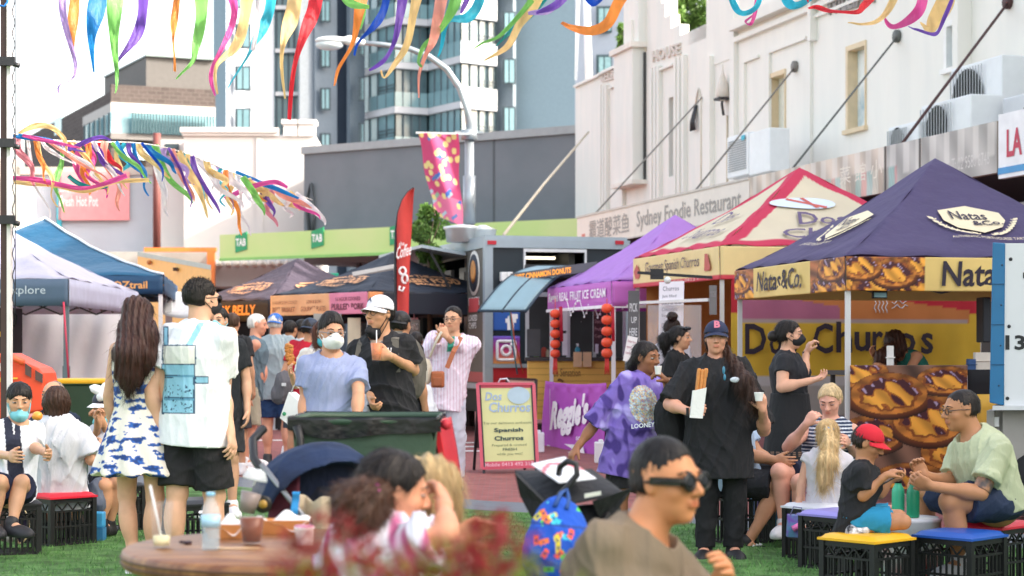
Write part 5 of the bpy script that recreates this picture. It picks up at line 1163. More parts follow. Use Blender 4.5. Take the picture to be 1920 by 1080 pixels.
mb=MB();letters(mb,'HOT CINNAMON DONUTS',P(966,526,25.89),P(1071,511.5,25.66),P(966,515,25.89),.01,.03);mb.build('lettering',mat('amber_led','f09a3a',.5,0,emis=.2),LD)
TQ=(-.4,29.0,0);TRa=math.atan2(.2645,.9644);r0=seg(TQ,TRa);r1=seg(TQ,TRa+math.pi/2)
TK=thing('food_trailer','dark food trailer with silver corner frames and open serving hatch','food trailer',TQ,TRa)
zt_=r0(912,447)[1];zb_=r0(912,732)[1];w_=r0(1176,500)[0];ln=r1(768,520)[0]
SIL=pm('a3b2bc',.35,.05,metal=.3);NVY=pm('1f2c35',.4,.06);GRP=mat('trailer_wrap','57554f',.5,.1,scale=2)
def rr_(x0,y0,x1,y1):a,z1=r0(x0,y0);b,z0=r0(x1,y1);return a,b,z0,z1
mb=MB();a,b,z0,z1=rr_(985,472,1096,560);mb.box(.02,a,.02,.1,zb_,zt_-.1);mb.box(b,w_,.02,.1,zb_,zt_-.1);mb.box(a,b,.02,.1,z1,zt_-.1);mb.box(a,b,.02,.1,zb_,z0)
mb.box(w_-.1,w_,.1,ln,zb_,zt_);mb.box(.1,w_-.1,ln-.1,ln,zb_,zt_);mb.build('rear_panel',NVY,TK,local=True)
wd0,wd1=r1(876,500)[0],r1(787,500)[0];zh0,zh1=.98+.55,r1(830,492)[1]
mb=MB();mb.box(.0,.06,.06,wd0,zb_,zt_-.1);mb.box(.0,.06,wd1,ln,zb_,zt_-.1);mb.box(0,.06,wd0,wd1,zb_,zh0);mb.box(0,.06,wd0,wd1,zh1,zt_-.1);mb.build('side_panel',GRP,TK,local=True)
mb=MB();mb.box(-.03,.1,-.03,.1,zb_-.5,zt_);mb.box(w_-.06,w_+.04,-.02,.1,zb_,zt_);mb.box(.1,w_-.06,-.03,.1,zt_-.14,zt_);mb.box(-.03,.06,.1,ln,zt_-.14,zt_);mb.box(.1,w_,-.035,.0,r0(912,686)[1]-.03,r0(912,686)[1]+.03);mb.box(-.03,.0,.1,ln,zb_+.02,zb_+.1)
mb.box(-.02,w_,.0,ln,zt_+.001,zt_+.05);mb.build('frame',SIL,TK,local=True)
mb=MB();mb.box(.1,w_-.06,-.01,.015,zb_+.0,r0(912,690)[1]);mb.box(-.01,-.001,.12,ln,zb_+.12,zb_+.28);mb.build('red_band',pm('b02630',.4),TK,local=True)
mb=MB();mb.box(a-.03,b+.03,-.02,.015,z1,z1+.05);mb.box(a-.03,a,-.02,.015,z0,z1-.001);mb.box(b,b+.03,-.02,.015,z0,z1-.001);mb.build('window_frame',pm('dfe4e8',.3),TK,local=True)
mb=MB();mb.box(.1,w_-.1,.5,3.2,zb_,zb_+.06);mb.box(1.4,1.5,.2,ln-.2,zb_+.06,zt_-.2);mb.build('interior',mat('trailer_inside','3c3d38',.6,.3,scale=2),TK,local=True)
mb=MB();mb.box(.5,1.3,.6,.7,zt_-.28,zt_-.24);mb.build('strip_light',mat('lit_tube','fff4d8',.5,0,emis=.6),TK,local=True)
for x in(921,1160):a_,z_=r0(x,455);mb=MB();mb.box(a_-.07,a_+.07,-.05,-.031,z_-.03,z_+.03);mb.build('marker_light',pm('c02838',.3),TK,local=True)
hf=MB();zz1=zh1+.03;hf.add([(-.02,wd0,zz1),(-.02,wd1,zz1),(-.75,wd1,zz1+.12),(-.75,wd0,zz1+.12),(-.02,wd0,zz1+.05),(-.02,wd1,zz1+.05),(-.75,wd1,zz1+.17),(-.75,wd0,zz1+.17)],[(0,3,2,1),(4,5,6,7),(0,1,5,4),(1,2,6,5),(2,3,7,6),(3,0,4,7)]);hf.build('hatch',SIL,TK,local=True)
for s_ in(wd0+.1,wd1-.1):mb=MB();mb.bar((-.6,s_,zz1+.08),(-.02,s_,zh0+.35),.035);mb.build('strut',pm('1c1c20'),TK,local=True)
for k in range(3):y0_=wd0+.15+k*(wd1-wd0-.2)/3;mb=MB();mb.box(.3,.36,y0_,y0_+.5,zh1-.75,zh1-.1);c_=mb.build('cupboard',pm('8f8c88'),TK,local=True);mb=MB();mb.box(.28,.299,y0_+.08,y0_+.42,zh1-.68,zh1-.18);mb.build('door',mat('cupboard_glass','4f433a',.3,.4,scale=4),c_,local=True)
mb=MB();mb.box(-.18,.0,wd0,wd1,zh0-.04,zh0);mb.build('shelf',SIL,TK,local=True)
mb=MB();mb.lathe((.25,(wd0+wd1)/2+.4,zh0),[(.2,0),(.25,.1),(.15,.2),(.02,.25)],10);mb.build('greens_tray',pm('5f7a4c',.7,.4,scale=20),TK,local=True)
s_a=r1(890,520)[0]
for s_,z_ in((s_a,r1(890,512)[1]),(r1(780,520)[0],r1(780,535)[1])):
 mb=MB();mb.lathe((-.004,s_,z_),[(.36,0),(.36,.01)],28,ax=(-1,0,0));mb.build('round_logo',pm('e6e4dc'),TK,local=True)
 mb=MB();mb.lathe((-.016,s_,z_),[(.3,0),(.3,.008)],24,ax=(-1,0,0));mb.build('logo_disc',pm('2c3440'),TK,local=True)
 mb=MB();mb.lathe((-.026,s_,z_+.02),[(.16,0),(.19,.004),(.1,.01)],10,ax=(-1,0,0));mb.build('logo_face',pm('c88a4c',.6,.3,scale=12),TK,local=True)
 mb=MB();mb.box(-.02,-.001,s_-.3,s_+.3,z_-.62,z_-.4);mb.build('logo_banner',pm('c04a4c'),TK,local=True)
def side_text(txts,s0):
 mb=MB()
 for s_,z_,hh,wd_ in txts:
  vs,fs,w,h=text_mesh(s_,.02,0);mb.add([(-.012,s0-wd_*p[0]/w,z_+hh*p[1]/h)for p in vs],fs)
 mb.build('lettering',pm('e2e2e0'),TK,local=True)
side_text([('BURGERS',2.05,.13,.7),('LOADED',1.8,.1,.55),('CHIPS',1.68,.1,.5),('HOT',1.4,.12,.4),('DOGS',1.22,.12,.45)],s_a+.35)
side_text([('KEBABS',1.95,.12,.6),('WINGS',1.7,.12,.55),('SOUVLAKI',1.4,.12,.65)],r1(780,520)[0]+.33)
for(x0,y0,x1,y1,kind)in((925,584,975,620,'f'),(923,630,975,684,'c')):
 a_,b_,z0,z1=rr_(x0,y0,x1,y1);t=thing('social_sign','blue square sign with a white letter f on the trailer' if kind=='f' else 'purple to orange camera symbol sign on the trailer','sign',TQ,TRa)
 mb=MB();c1,c2,c3=np.array(srgb('e8a04a')),np.array(srgb('c83a78')),np.array(srgb('5a48b8'))
 mb.grid(lambda u,v:(a_+(b_-a_)*u,.012,z0+(z1-z0)*v),12,12,th=.006,colf=(lambda u,v:srgb('2a5cb0'))if kind=='f' else(lambda u,v:tuple((c1*(1-2*v)+c2*2*v)if v<.5 else(c2*(2-2*v)+c3*(2*v-1)))))
 mb.build('panel',PRT,t,local=True);mb=MB();cx_,cz_=(a_+b_)/2,(z0+z1)/2;r=(z1-z0)*.32
 if kind=='f':vs,fs,w,h=text_mesh('f',.07,0);mb.add([(cx_-.02+.2*p[0]/w,.0,z0+.01+(z1-z0)*.85*p[1]/h)for p in vs],fs)
 else:
  mb.tube([(cx_+r*max(-1,min(1,1.35*math.cos(q_))),.0,cz_+r*max(-1,min(1,1.35*math.sin(q_))))for q_ in np.linspace(0,2*math.pi,33)],.025,5,False);mb.tube([(cx_+r*.5*math.cos(q_),0,cz_+r*.5*math.sin(q_))for q_ in np.linspace(0,2*math.pi,21)],.025,5,False);mb.ball((cx_+r*.62,0,cz_+r*.62),.03,8)
 mb.build('symbol',pm('f2f2f6'),t,local=True)
tw=thing('twin_floodlight','pair of square white floodlights on the back of the trailer','lamp',TQ,TRa)
for x in(941,952):a_,z_=r0(x,519);mb=MB();mb.box(a_-.045,a_+.045,-.14,-.02,z_-.07,z_+.07);mb.build('lamp',pm('eef0f2',.3),tw,local=True,bevel=.01)
mb=MB();mb.tube([P(946,528,28.8),P(955,570,28.8),P(965,640,28.8),P(981,700,28.8)],.012,5);tag(mb.build('cable',pm('c05a38')),'orange cable hanging down the back of the trailer','cable')
mb=MB();mb.tube([P(955,528,28.75),P(956,590,28.75),P(962,650,28.75),P(970,702,28.75)],.012,5);tag(mb.build('cable',pm('2f7a8a')),'teal cable hanging beside the orange one on the trailer','cable')
mb=MB();mb.box(.1,w_,.3,ln-.3,.35,zb_-.001);mb.build('chassis',pm('2a2a2c'),TK,local=True)
for s_ in(ln*.45,ln*.62):
 mb=MB();mb.lathe((.02,s_,.33),[(.12,0),(.3,.01),(.33,.05),(.33,.16),(.3,.2)],20,ax=(-1,0,0));wh=mb.build('wheel',pm('1c1c1e'),TK,local=True);mb=MB();mb.lathe((-.16,s_,.33),[(.05,0),(.17,.03),(.18,.045)],16,ax=(-1,0,0));mb.build('rim',SIL,wh,local=True)
mb=MB();mb.lathe(tuple(P(866,437,30.2)),[(.25,-.15),(.27,.05),(.3,.06),(.3,.1),(.05,.14)],18);mb.lathe(tuple(P(905,436,30.2)),[(.2,-.12),(.22,.03),(.24,.04),(.05,.12)],16);mb.build('roof_vent',pm('d8dcdc',.3,metal=.3),TK)
ORG=mat('orange_print','d9a070',.6,.05)
def fval(i,u,v):
 if i==0:return srgb('e88aa6')if u>.63 else srgb('eeb27c')
 return srgb('d8905c')if i==1 and u<.1 else srgb('242a36')
C3,F3,W3,_=tent('market_tent','navy canopy tent with orange and pink barbecue valance behind the crowd',(-2.24,29),(-1.8,2.3),(2.3,1.8),2.25,2.95,.34,roofm('27303f',cover=.1),PRT,'c8c8ca',valcol=fval,legs=(0,1,3),legw=.04)
C4,F4,W4,_=tent('market_tent','dark plum canopy tent lettered PORK BELLY behind the crowd',(-4.15,31.9),(-1.8,2.3),(2.3,1.8),2.2,3.0,.36,roofm('4d4350',cover=.1),pm('26232a',.8),'55555a',legs=(0,1,3),legw=.04)
for F,t in((F3,C3),(F4,C4)):
 for i in(0,1):
  mb=MB();onface(mb,F[i],'STREET FOOD',.28,.72,.25,.39,.02,.03,.2);onface(mb,F[i],'THE',.46,.56,.42,.48,.02,.02);onface(mb,F[i],'MARKET',.38,.62,.17,.22,.02,.02);polyface(mb,F[i],[(.33,.43),(.45,.47),(.45,.45),(.34,.41)],.02);polyface(mb,F[i],[(.57,.47),(.7,.43),(.69,.41),(.57,.45)],.02);mb.build('lettering',ORG,t)
mb=MB();onface(mb,W4[0],'PORK BELLY',.3,.86,.3,.8,.016,.03,.1);mb.build('lettering',pm('e89a5a'),C4)
mb=MB();onface(mb,W3[0],'BEEF BRISKET',.03,.28,.18,.42,.016,.02);onface(mb,W3[0],'16 HOUR SLOW COOKED',.03,.3,.56,.72,.016,.0);onface(mb,W3[0],'GOURMET PLATES',.34,.6,.18,.42,.016,.01);onface(mb,W3[0],'LOW & SLOW',.4,.55,.56,.72,.016,.01);mb.build('lettering',pm('a0603c'),C3)
mb=MB();onface(mb,W3[0],'PULLED PORK',.66,.98,.2,.5,.016,.03);onface(mb,W3[0],'16 HOUR COOKED',.7,.94,.62,.8,.016,.01);mb.build('lettering',pm('6a2038'),C3)
t=thing('folded_awning','long white rolled awning arm above the navy street food tent','awning',tuple(P(690,505,28.3)));mb=MB();mb.bar(P(661,514,28.3),P(745,498,28.3),.05,.06);mb.build('roller',pm('c9c9c6',.5),t);mb=MB();mb.bar(P(663,518,28.3),P(742,504,28.3),.02);mb.bar(P(740,500,28.3),P(742,560,28.5),.03);mb.build('arm',pm('9a9a98',.5),t)
t=thing('menu_board','pale menu sheet on the frame behind the crowd','menu',tuple(P(675,640,29.4)));mb=MB();bx(mb,652,596,676,650,29.4,29.43);mb.build('panel',pm('d9cdb0'),t);mb=MB();bx(mb,588,588,640,602,29.5,29.53);mb.build('name_strip',pm('9a9c96'),t)
bx(MB(),618,512,634,530,34,34.1).build('green_sign',pm('27b48c'))
tag(bpy.data.objects['green_sign'],'small green sign inside the dark shop behind the navy tent','sign')
t=thing('stall_counter','black cloth counter under the navy and plum tents','counter',(-3.6,31,0));mb=MB();a=V(-2.4,29.3,0);b=V(-4.1,31.5,0);mb.prism([a,b,b+V(.5,.4,0),a+V(.5,.4,0)],V(0,0,.95));mb.build('cloth',pm('1c1c20',.9),t);mb=MB();mb.prism([a+V(-.02,-.02,.951),b+V(-.02,-.02,.951),b+V(.5,.4,.951),a+V(.5,.4,.951)],V(0,0,.04));mb.build('top',pm('4c4440'),t)
def place_roof4(nm,label,Zp,ap,rm,vm,vh,legs,legm='5c6a72',sag=.05,thk=.0):
 t=thing(nm,label,'canopy tent',(ap.x,ap.y,0));can=MB();Fs=[]
 for i in range(4):
  a,b=Zp[i],Zp[(i+1)%4];f=tri_face(a,b,ap,sag);Fs.append(f)
  can.grid(lambda u,v,f=f:f(.5+(u-.5)*(1-v),v),20,12)
 o=can.build('canopy',rm,t);o.modifiers.new('weld','WELD').merge_threshold=.002;s_=o.modifiers.new('solid','SOLIDIFY');s_.thickness=.006;s_.offset=1
 Ws=[]
 for i in range(4):
  a,b=Zp[i],Zp[(i+1)%4];n=(b-a).normalized().cross(UP)
  if n.dot((a+b)/2-ap)<0:n=-n
  fv=lambda u,v,off=0,a=a,b=b,n=n:a+(b-a)*u+V(0,0,-.004-vh*(1-v))+n*(.012+off+.012*math.sin(u*19)*(1-v));Ws.append(fv)
  mb=MB();mb.grid(fv,60,3,th=-.003);mb.build('valance',vm if not isinstance(vm,list)else vm[i],t)
 for i in legs:mb=MB();p=Zp[i]+(ap-Zp[i])*.02;mb.box(p.x-.026,p.x+.026,p.y-.026,p.y+.026,0,p.z-.02);mb.box(p.x-.034,p.x+.034,p.y-.034,p.y+.034,.9,p.z*.55);mb.build('leg',pm(legm,.4),t)
 tr=MB()
 for i in range(4):
  q_=V(ap.x,ap.y,Zp[0].z);a,b=Zp[i]+(q_-Zp[i])*.04+V(0,0,-.3),Zp[(i+1)%4]+(q_-Zp[(i+1)%4])*.04+V(0,0,-.3)
  for k in range(6):p,q=a+(b-a)*(k/6),a+(b-a)*((k+1)/6);z1,z2=((0,.2),(.2,0))[k%2];tr.bar(p+V(0,0,z1),q+V(0,0,z2),.02);tr.bar(p+V(0,0,z2),q+V(0,0,z1),.02)
 tr.build('truss',pm('2c3036',.4),t)
 return t,Fs,Ws
g0,g1=P(128,522,20),P(258,548,25.2);gv=V(-3.1,.45,0)
C5,F5,W5=place_roof4('market_tent','pale grey canopy tent lettered born to explore at the left edge',[g0+gv,g0,g1,g1+gv],V(-6.45,22.8,2.98),roofm('c3c4d8',cover=.35),[pm('62768f',.8,cover=.3),pm('c3c6dc',.8,cover=.4),pm('c3c6dc',.8),pm('c3c6dc',.8)],.29,(0,1,2))
mb=MB();onface(mb,W5[0],'born to explore',.62,.92,.35,.75,.01,.0);mb.build('lettering',pm('c0ccd8'),C5)
mb=MB();p=P(119,566,19.95);mb.tube([p,P(131,745,19.95)],.012,5);tag(mb.build('guy_strap',pm('b02c48')),'thin red strap running down beside the grey tent pole','strap')
b0=P(306,516,26);C6,F6,W6=place_roof4('market_tent','glossy blue canopy tent with white piping behind the grey tent',[b0+V(-4.4,.3,0),b0,b0+V(-.6,4.4,0),b0+V(-5,4.6,0)],P(84,411,28.4),mat('canopy_blue','154f70',.45,.1,scale=2,bump=.6,bscale=3,dist=.08),mat('valance_blue','153f60',.6,.1),.26,(1,),'d8d8d8',.1)
mb=MB();mb.tube([F6[0](.5+(.5)*(1-k/10),k/10)+V(0,0,.02)for k in range(11)],.02,5);mb.tube([F6[0](.5+.5*(1-k/10)*(1 if q_ else-1),k/10)+V(0,0,.02)for q_ in(0,)for k in range(11)],.02,5);mb.build('piping',pm('dfe6ee'),C6)
mb=MB();onface(mb,W6[0],'OZtrail',.84,.95,.3,.7,.01,.02);mb.build('lettering',pm('e8a860'),C6)
t=thing('marquee_wall','wrinkled white marquee side wall behind the seated diners','fabric wall',(-6,27,0));f_=sheetmap(P(20,765,25.5).__class__((P(20,0,25.5).x,25.5,.55)),V(P(272,0,25.9).x,25.9,.55),V(P(272,0,25.9).x,25.9,1.98),V(P(20,0,25.5).x,25.5,1.98))
mb=MB();mb.grid(lambda u,v:f_(u,v)+V(0,.03*math.sin(u*14+v*2)+.02*math.sin(u*31-v*6),0),60,20,th=.004);mb.build('cloth',mat('marquee_white','e6e9ee',.7,.03,scale=2,cover=.3,bump=.3,bscale=4,dist=.04),t)
mb=MB();mb.bar(f_(0,0),f_(1,0),.06);mb.bar(f_(0,1),f_(1,1),.03);mb.build('hem',pm('bfc4ca'),t)
for k in(0,.5,1):mb=MB();p=f_(k,0);mb.box(p.x-.02,p.x+.02,p.y+.06,p.y+.1,0,2.0);mb.build('leg',pm('b0b4b8'),t)
t=thing('market_tent','small white canopy corner between the blue tent and the plum tent','canopy tent',(-4.9,30,0));mb=MB();f_=sheetmap(P(300,588,29),P(412,566,28),P(400,552,30),P(300,545,30));mb.grid(lambda u,v:f_(u,v)+V(0,0,-.15*math.sin(math.pi*u)*(1-v)),16,6,th=.004);mb.build('canopy',roofm('e8ecf0'),t)
for x in(313,319):mb=MB();p=P(x,600,29);mb.box(p.x-.025,p.x+.025,29,29.05,0,p.z+.3);mb.build('leg',pm('d0d4d6'),t)
t=thing('food_trailer','yellow box trailer roof showing above the tents at the left','food trailer',(PX(330,33),33,0));mb=MB();a,b=P(258,0,36),P(396,0,31.5);mb.prism([V(a.x,36,1.0),V(b.x,31.5,1.0),V(b.x,31.5,P(0,506,31.5).z),V(a.x,36,P(0,480,36).z)],V(-.05,.3,0));mb.build('body',mat('trailer_yellow','efb85c',.5,.06),t)
mb=MB();mb.prism([V(a.x,35.98,P(0,480,36).z),V(b.x,31.48,P(0,506,31.5).z),V(b.x,31.48,P(0,497,31.5).z),V(a.x,35.98,P(0,472,36).z)],V(-.05,.3,0));mb.build('roof_rail',pm('a8b4a8',.4),t);mb=MB();[mb.ball(p_,.05,8)for p_ in(P(280,492,35.0),)];mb.build('hinge',pm('b06a30'),t);mb=MB();mb.box(P(328,0,33.5).x,P(336,0,33.5).x,33.3,33.45,P(0,508,33.4).z,P(0,502,33.4).z);mb.build('catch',pm('3a2a22'),t)
t=thing('feather_flag','tall red feather flag with white script reading Coffee','flag',(PX(743,24),24,0));L_=[(742,640),(742,560),(741,480),(742,430),(746,400),(754,376),(765,360),(776,352)];Rr=[(764,640),(766,585),(767,520),(769,470),(772,420),(774,390),(775,370),(776.5,353)]
def ff(u,v):i=min(int(v*7),6);q=v*7-i;lx=L_[i][0]*(1-q)+L_[i+1][0]*q;ly=L_[i][1]*(1-q)+L_[i+1][1]*q;rx_=Rr[i][0]*(1-q)+Rr[i+1][0]*q;ry=Rr[i][1]*(1-q)+Rr[i+1][1]*q;return P(lx*(1-u)+rx_*u,ly*(1-u)+ry*u,24)+V(0,.025*math.sin(u*5+v*6),0)
mb=MB();mb.grid(ff,10,40,th=.005);mb.build('sail',pm('e0524c',.7,cover=.3),t);mb=MB();mb.tube([V(PX(742,24),24,0)]+[P(x,y,24.01)for x,y in L_],[.02]*4+[.015]*5,6);mb.build('pole',pm('26242a'),t)
mb=MB();letters(mb,'Coffee',P(743,487,23.95),P(771,478,23.95),P(744,463,23.95),.01,.02,.2);letters(mb,'the',P(748,462,23.95),P(758,460,23.95),P(748,454,23.95),.01,.01,.2);mb.tube([P(755+6*math.cos(a),508+7*math.sin(a),23.95)for a in np.linspace(0,9,22)],.016,5);mb.tube([P(759+5*math.cos(a),523+8*math.sin(a),23.95)for a in np.linspace(1,7,16)],.016,5);mb.tube([P(750,536,23.95),P(748,543,23.95),P(755,546,23.95),P(758,538,23.95)],.016,5);mb.build('lettering',pm('f8eeee'),t)
def aframe(nm,lab,pts,Yf,frame,face,txts,backlean=.25,cat='sign'):
 bl,br,tr_,tl=[P(x,y,Yf)for x,y in pts];up=V(0,.12,0);t=thing(nm,lab,cat,(((bl+br)/2).x,Yf,0));tl=tl+up;tr_=tr_+up
 mb=MB();mb.prism([bl,br,tr_,tl],V(0,.02,0));mb.build('face',pm(face,.5,.03),t)
 g_=sheetmap(bl,br,tr_,tl);mb=MB()
 for a,b in(((0,0),(1,0)),((0,1),(1,1)),((0,0),(0,1)),((1,0),(1,1))):mb.bar(g_(*a)+V(0,-.012,0),g_(*b)+V(0,-.012,0),.035,.03)
 mb.build('frame',pm(frame,.5),t)
 for u in(.03,.97):
  mb=MB();p=g_(u,.0);q=g_(u,1);d_=(p-q);k=p.z/max(q.z-p.z,.01);mb.bar(q,p+d_*k,.03);mb.build('front_leg',pm('3a3c40'),t)
  mb=MB();mb.bar(q+V(0,.05,-.01),V(p.x-.12,Yf+.62,0),.03);mb.build('rear_leg',pm('28282c'),t)
 mb=MB();mb.prism([V(bl.x-.08,Yf+.5,.25),V(br.x-.08,Yf+.5,.25),tr_+V(0,.06,0),tl+V(0,.06,0)],V(0,.015,0));mb.build('back_board',pm('5c5a60'),t)
 for s_,u0,u1,v0,v1,c,bd,sh_ in txts:
  mb=MB();vs,fs,w,h=text_mesh(s_,bd,0,sh_);mb.add([g_(u0+(u1-u0)*p[0]/w,v0+(v1-v0)*p[1]/h)+V(0,-.008,0)for p in vs],fs);mb.build('lettering',pm(c),t)
 return t,g_
t,g_=aframe('sandwich_board','yellow and pink pavement board advertising Spanish Churros',[(904,878),(1008,874),(1001,720),(895,720)],20.3,'dd6478','e3e8a6',[('Dos',.12,.42,.80,.9,'a9c4e4',.02,.2),('Churros',.18,.92,.66,.78,'a9c4e4',.02,.1),('Try our delicious authentic',.06,.93,.51,.545,'6a7a5c',.0,0),('Spanish',.25,.77,.41,.47,'244a50',.03,0),('Churros',.25,.77,.32,.375,'244a50',.03,0),('Prepared & cooked',.2,.82,.245,.28,'6a7a5c',.0,0),('FRESH',.39,.64,.2,.23,'4a6a5c',.01,0),('while you wait!',.28,.74,.14,.175,'6a7a5c',.0,0)])
mb=MB();mb.add([g_(0,0)+V(0,-.004,0),g_(1,0)+V(0,-.004,0),g_(1,.075)+V(0,-.004,0),g_(0,.075)+V(0,-.004,0)],[(0,1,2,3)]);mb.add([g_(0,.95)+V(0,-.004,0),g_(1,.95)+V(0,-.004,0),g_(1,1)+V(0,-.004,0),g_(0,1)+V(0,-.004,0)],[(0,1,2,3)]);mb.build('pink_stripe',pm('dd6478'),t)
mb=MB();vs,fs,w,h=text_mesh('Mobile 0413 492 317',.02,0);mb.add([g_(.05+.88*p[0]/w,.015+.045*p[1]/h)+V(0,-.01,0)for p in vs],fs);mb.build('lettering',pm('f2c0d0'),t)
mb=MB();mb.add([g_(.72+.2*math.cos(a),.86+.105*math.sin(a))+V(0,-.009,0)for a in np.linspace(0,6.28,25)[:-1]],[tuple(range(24))]);e_=mb.build('emblem',pm('bcd8e4'),t);mb=MB();[mb.tube([g_(.6+.06*k,.93-.01*k)+V(0,-.02,0),g_(.7+.05*k,.83)+V(0,-.02,0),g_(.8+.03*k,.79)+V(0,-.02,0)],.009,5)for k in range(3)];mb.build('churro_drawing',pm('d8b898'),e_)
mb=MB();mb.tube([P(934,719,20.4),P(938,711,20.4),P(950,710,20.4),P(956,718,20.4)],.01,5);mb.build('carry_handle',pm('d8d8e0'),t)
aframe('sandwich_board','smaller pink pavement board behind the yellow churros board',[(952,800),(1004,796),(1006,712),(950,710)],25.6,'3a2a24','f0c0ac',[('Le Rascali',.12,.8,.84,.93,'b08078',.01,.1)])
t=thing('loudspeaker','tall black loudspeaker column at the left picture edge','speaker',(PX(5,21),21,0));mb=MB();bx(mb,-25,577,25,662,21,21.4);mb.build('cabinet',pm('17181b',.6),t,bevel=.01);mb=MB();bx(mb,-2,622,6,631,20.98,20.999);mb.build('yellow_label',pm('e8b82c'),t);mb=MB();bx(mb,-10,662,-4,800,21.1,21.2,0.0);mb.build('stand',pm('222226'),t);mb=MB();mb.tube([P(25,585,21),P(31,592,21),P(30,606,21),P(26,612,21)],.012,5);mb.build('handle',pm('26262a'),t)
t=thing('plastic_barrier','bright orange moulded plastic barrier behind the masked boy','barrier',(PX(40,17),17,0))
mb=MB();pr=[(-30,663),(14,663),(28,670),(48,680),(72,690),(80,700),(83,716),(83,770),(-30,790)];mb.prism([P(x,y,16.6)for x,y in pr][::-1],V(0,.5,0));mb.build('shell',pm('f0502c',.45,.06),t,bevel=.02)
for(x0,y0,x1,y1)in((47,681,58,708),(66,694,79,718)):mb=MB();mb.prism([P(x0,y1-6,16.58),P(x1,y1,16.58),P(x1,y0+8,16.58),P(x0,y0,16.58)],V(0,.03,0));mb.build('recess',pm('5a4440'),t)
mb=MB();bx(mb,-6,681,9,696,16.57,16.59);mb.build('white_label',pm('f0dcd8'),t);mb=MB();bx(mb,-4,708,8,716,16.57,16.59);bx(mb,16,708,32,711,16.57,16.59);mb.build('yellow_label',pm('f0c040'),t)
mb=MB();mb.tube([P(-20,668,16.55),P(20,669,16.55),P(45,680,16.55)],.03,6);mb.build('rail',pm('f86a40',.4),t)
def wheelie(nm,lab,x,Y,w,d,h,body,lid,rot=0,open_=False):
 t=thing(nm,lab,'bin',(PX(x,Y),Y,0),rot);mb=MB();k=.82
 mb.add([(-w/2*k,-d/2*k,.06),(w/2*k,-d/2*k,.06),(w/2*k,d/2*k,.06),(-w/2*k,d/2*k,.06),(-w/2,-d/2,h),(w/2,-d/2,h),(w/2,d/2,h),(-w/2,d/2,h)],[(0,3,2,1),(0,1,5,4),(1,2,6,5),(2,3,7,6),(3,0,4,7)]+([(4,5,6,7)]if not open_ else[]))
 o=mb.build('body',body,t,local=True,bevel=.02)
 if open_:s_=o.modifiers.new('solid','SOLIDIFY');s_.thickness=.006
 mb=MB();mb.tube([(-w/2,-d/2,h),(w/2,-d/2,h),(w/2,d/2,h),(-w/2,d/2,h),(-w/2,-d/2,h)],.016,6);mb.build('rim',body,t,local=True)
 for s_ in(-1,1):mb=MB();mb.cyl((s_*w*.3,d/2*k+.02,.1),(s_*w*.44,d/2*k+.02,.1),.1,n=14);mb.build('wheel',pm('1a1a1c'),t,local=True)
 if not open_:mb=MB();mb.box(-w/2-.015,w/2+.015,-d/2-.02,d/2+.02,h+.001,h+.05);mb.build('lid',lid,t,local=True,bevel=.015)
 return t
wheelie('wheelie_bin','dark green bin with a yellow lid behind the seated diners',166,18,.5,.5,1.02,pm('2c4434',.5),pm('f0b42c',.4))
t=wheelie('wheelie_bin','large green wheelie bin with black liner and red lid hanging open',694,7.55,.56,.62,1.07,mat('bin_green','3a5240',.5,.1,scale=4,bump=.15,bscale=60),None,R(0),True)
bw,bd,bh=.56,.62,1.07;X0=PX(694,7.55)
def lin(u,v):
 a=u*4;i=int(a)%4;q=a-int(a);C_=[(-bw/2,-bd/2),(bw/2,-bd/2),(bw/2,bd/2),(-bw/2,bd/2)];p,n=C_[i],C_[(i+1)%4];x,y=p[0]+(n[0]-p[0])*q,p[1]+(n[1]-p[1])*q
 wv=.012*math.sin(u*60)+.01*math.sin(u*97+2);s_=1.02+wv*.6*v
 if v<.4:s_=1.05-.10*(.4-v)/.4*(1);z=bh-.12*(.4-v)/.4;s_=.9+.12*v/.4;z=bh+.012-.2*(1-v/.4)
 else:z=bh+.02-(v-.4)/.6*(.05+.035*math.sin(u*13)+.012*math.sin(u*31));s_=1.045+wv*1.3
 return(X0+x*s_,7.55+y*s_,z)
mb=MB();mb.grid(lin,120,12);o=mb.build('bin_liner',mat('black_plastic','15181a',.25,.1,scale=10,bump=.5,bscale=9,dist=.02),t);
mb=MB();mb.box(X0-bw/2+.02,X0+bw/2-.02,7.55-bd/2+.02,7.55+bd/2-.02,bh-.22,bh-.2);mb.build('liner_floor',pm('101214'),t)
mb=MB();f_=lambda u,v:P(820+20*u+24*math.sin(v*1.35),788+168*v,7.4)+V(0,.4*u,0);mb.grid(f_,8,16,th=.02);mb.build('lid',pm('cc2230',.35),t)
mb=MB();mb.tube([P(770,792,7.9),P(800,788,7.9),P(832,786,7.9)],.02,8);mb.build('handle',pm('3c4a44',.4),t);mb=MB();mb.ball(P(836,796,7.4),.022,8);mb.build('hinge',pm('c83040'),t)
def bxr(mb,x0,y0,x1,y1,Y0,Y1,zb=None):
 a=P(x0,y0,Y0);b=P(x1,y1,Y0);z=b.z if zb is None else zb
 return mb.prism([V(a.x,Y0,z),V(b.x,Y0,z),V(b.x,Y0,a.z),V(a.x,Y0,a.z)],V((Y1-Y0)*.35,Y1-Y0,0))
Yb=13.8;t=thing('display_trailer','white panel trailer with bright blue edge and the number 13','trailer',(PX(1900,Yb),Yb,0))
bxr(MB(),1883,456,2150,764,Yb,Yb+1.4).build('panel',mat('white_panel','d9dcdf',.45,.03,scale=2),t)
mb=MB();a,b=P(1858,455,Yb),P(1883,757,Yb)
mb.prism([P(1861,454,Yb-.02),P(1884.5,456,Yb-.02),P(1882,760,Yb-.02),P(1855,755,Yb-.02)][::-1],V(.45,1.3,0));e_=mb.build('blue_edge',mat('blue_edge','1c6c9c',.45,.08,scale=4),t,bevel=.008)
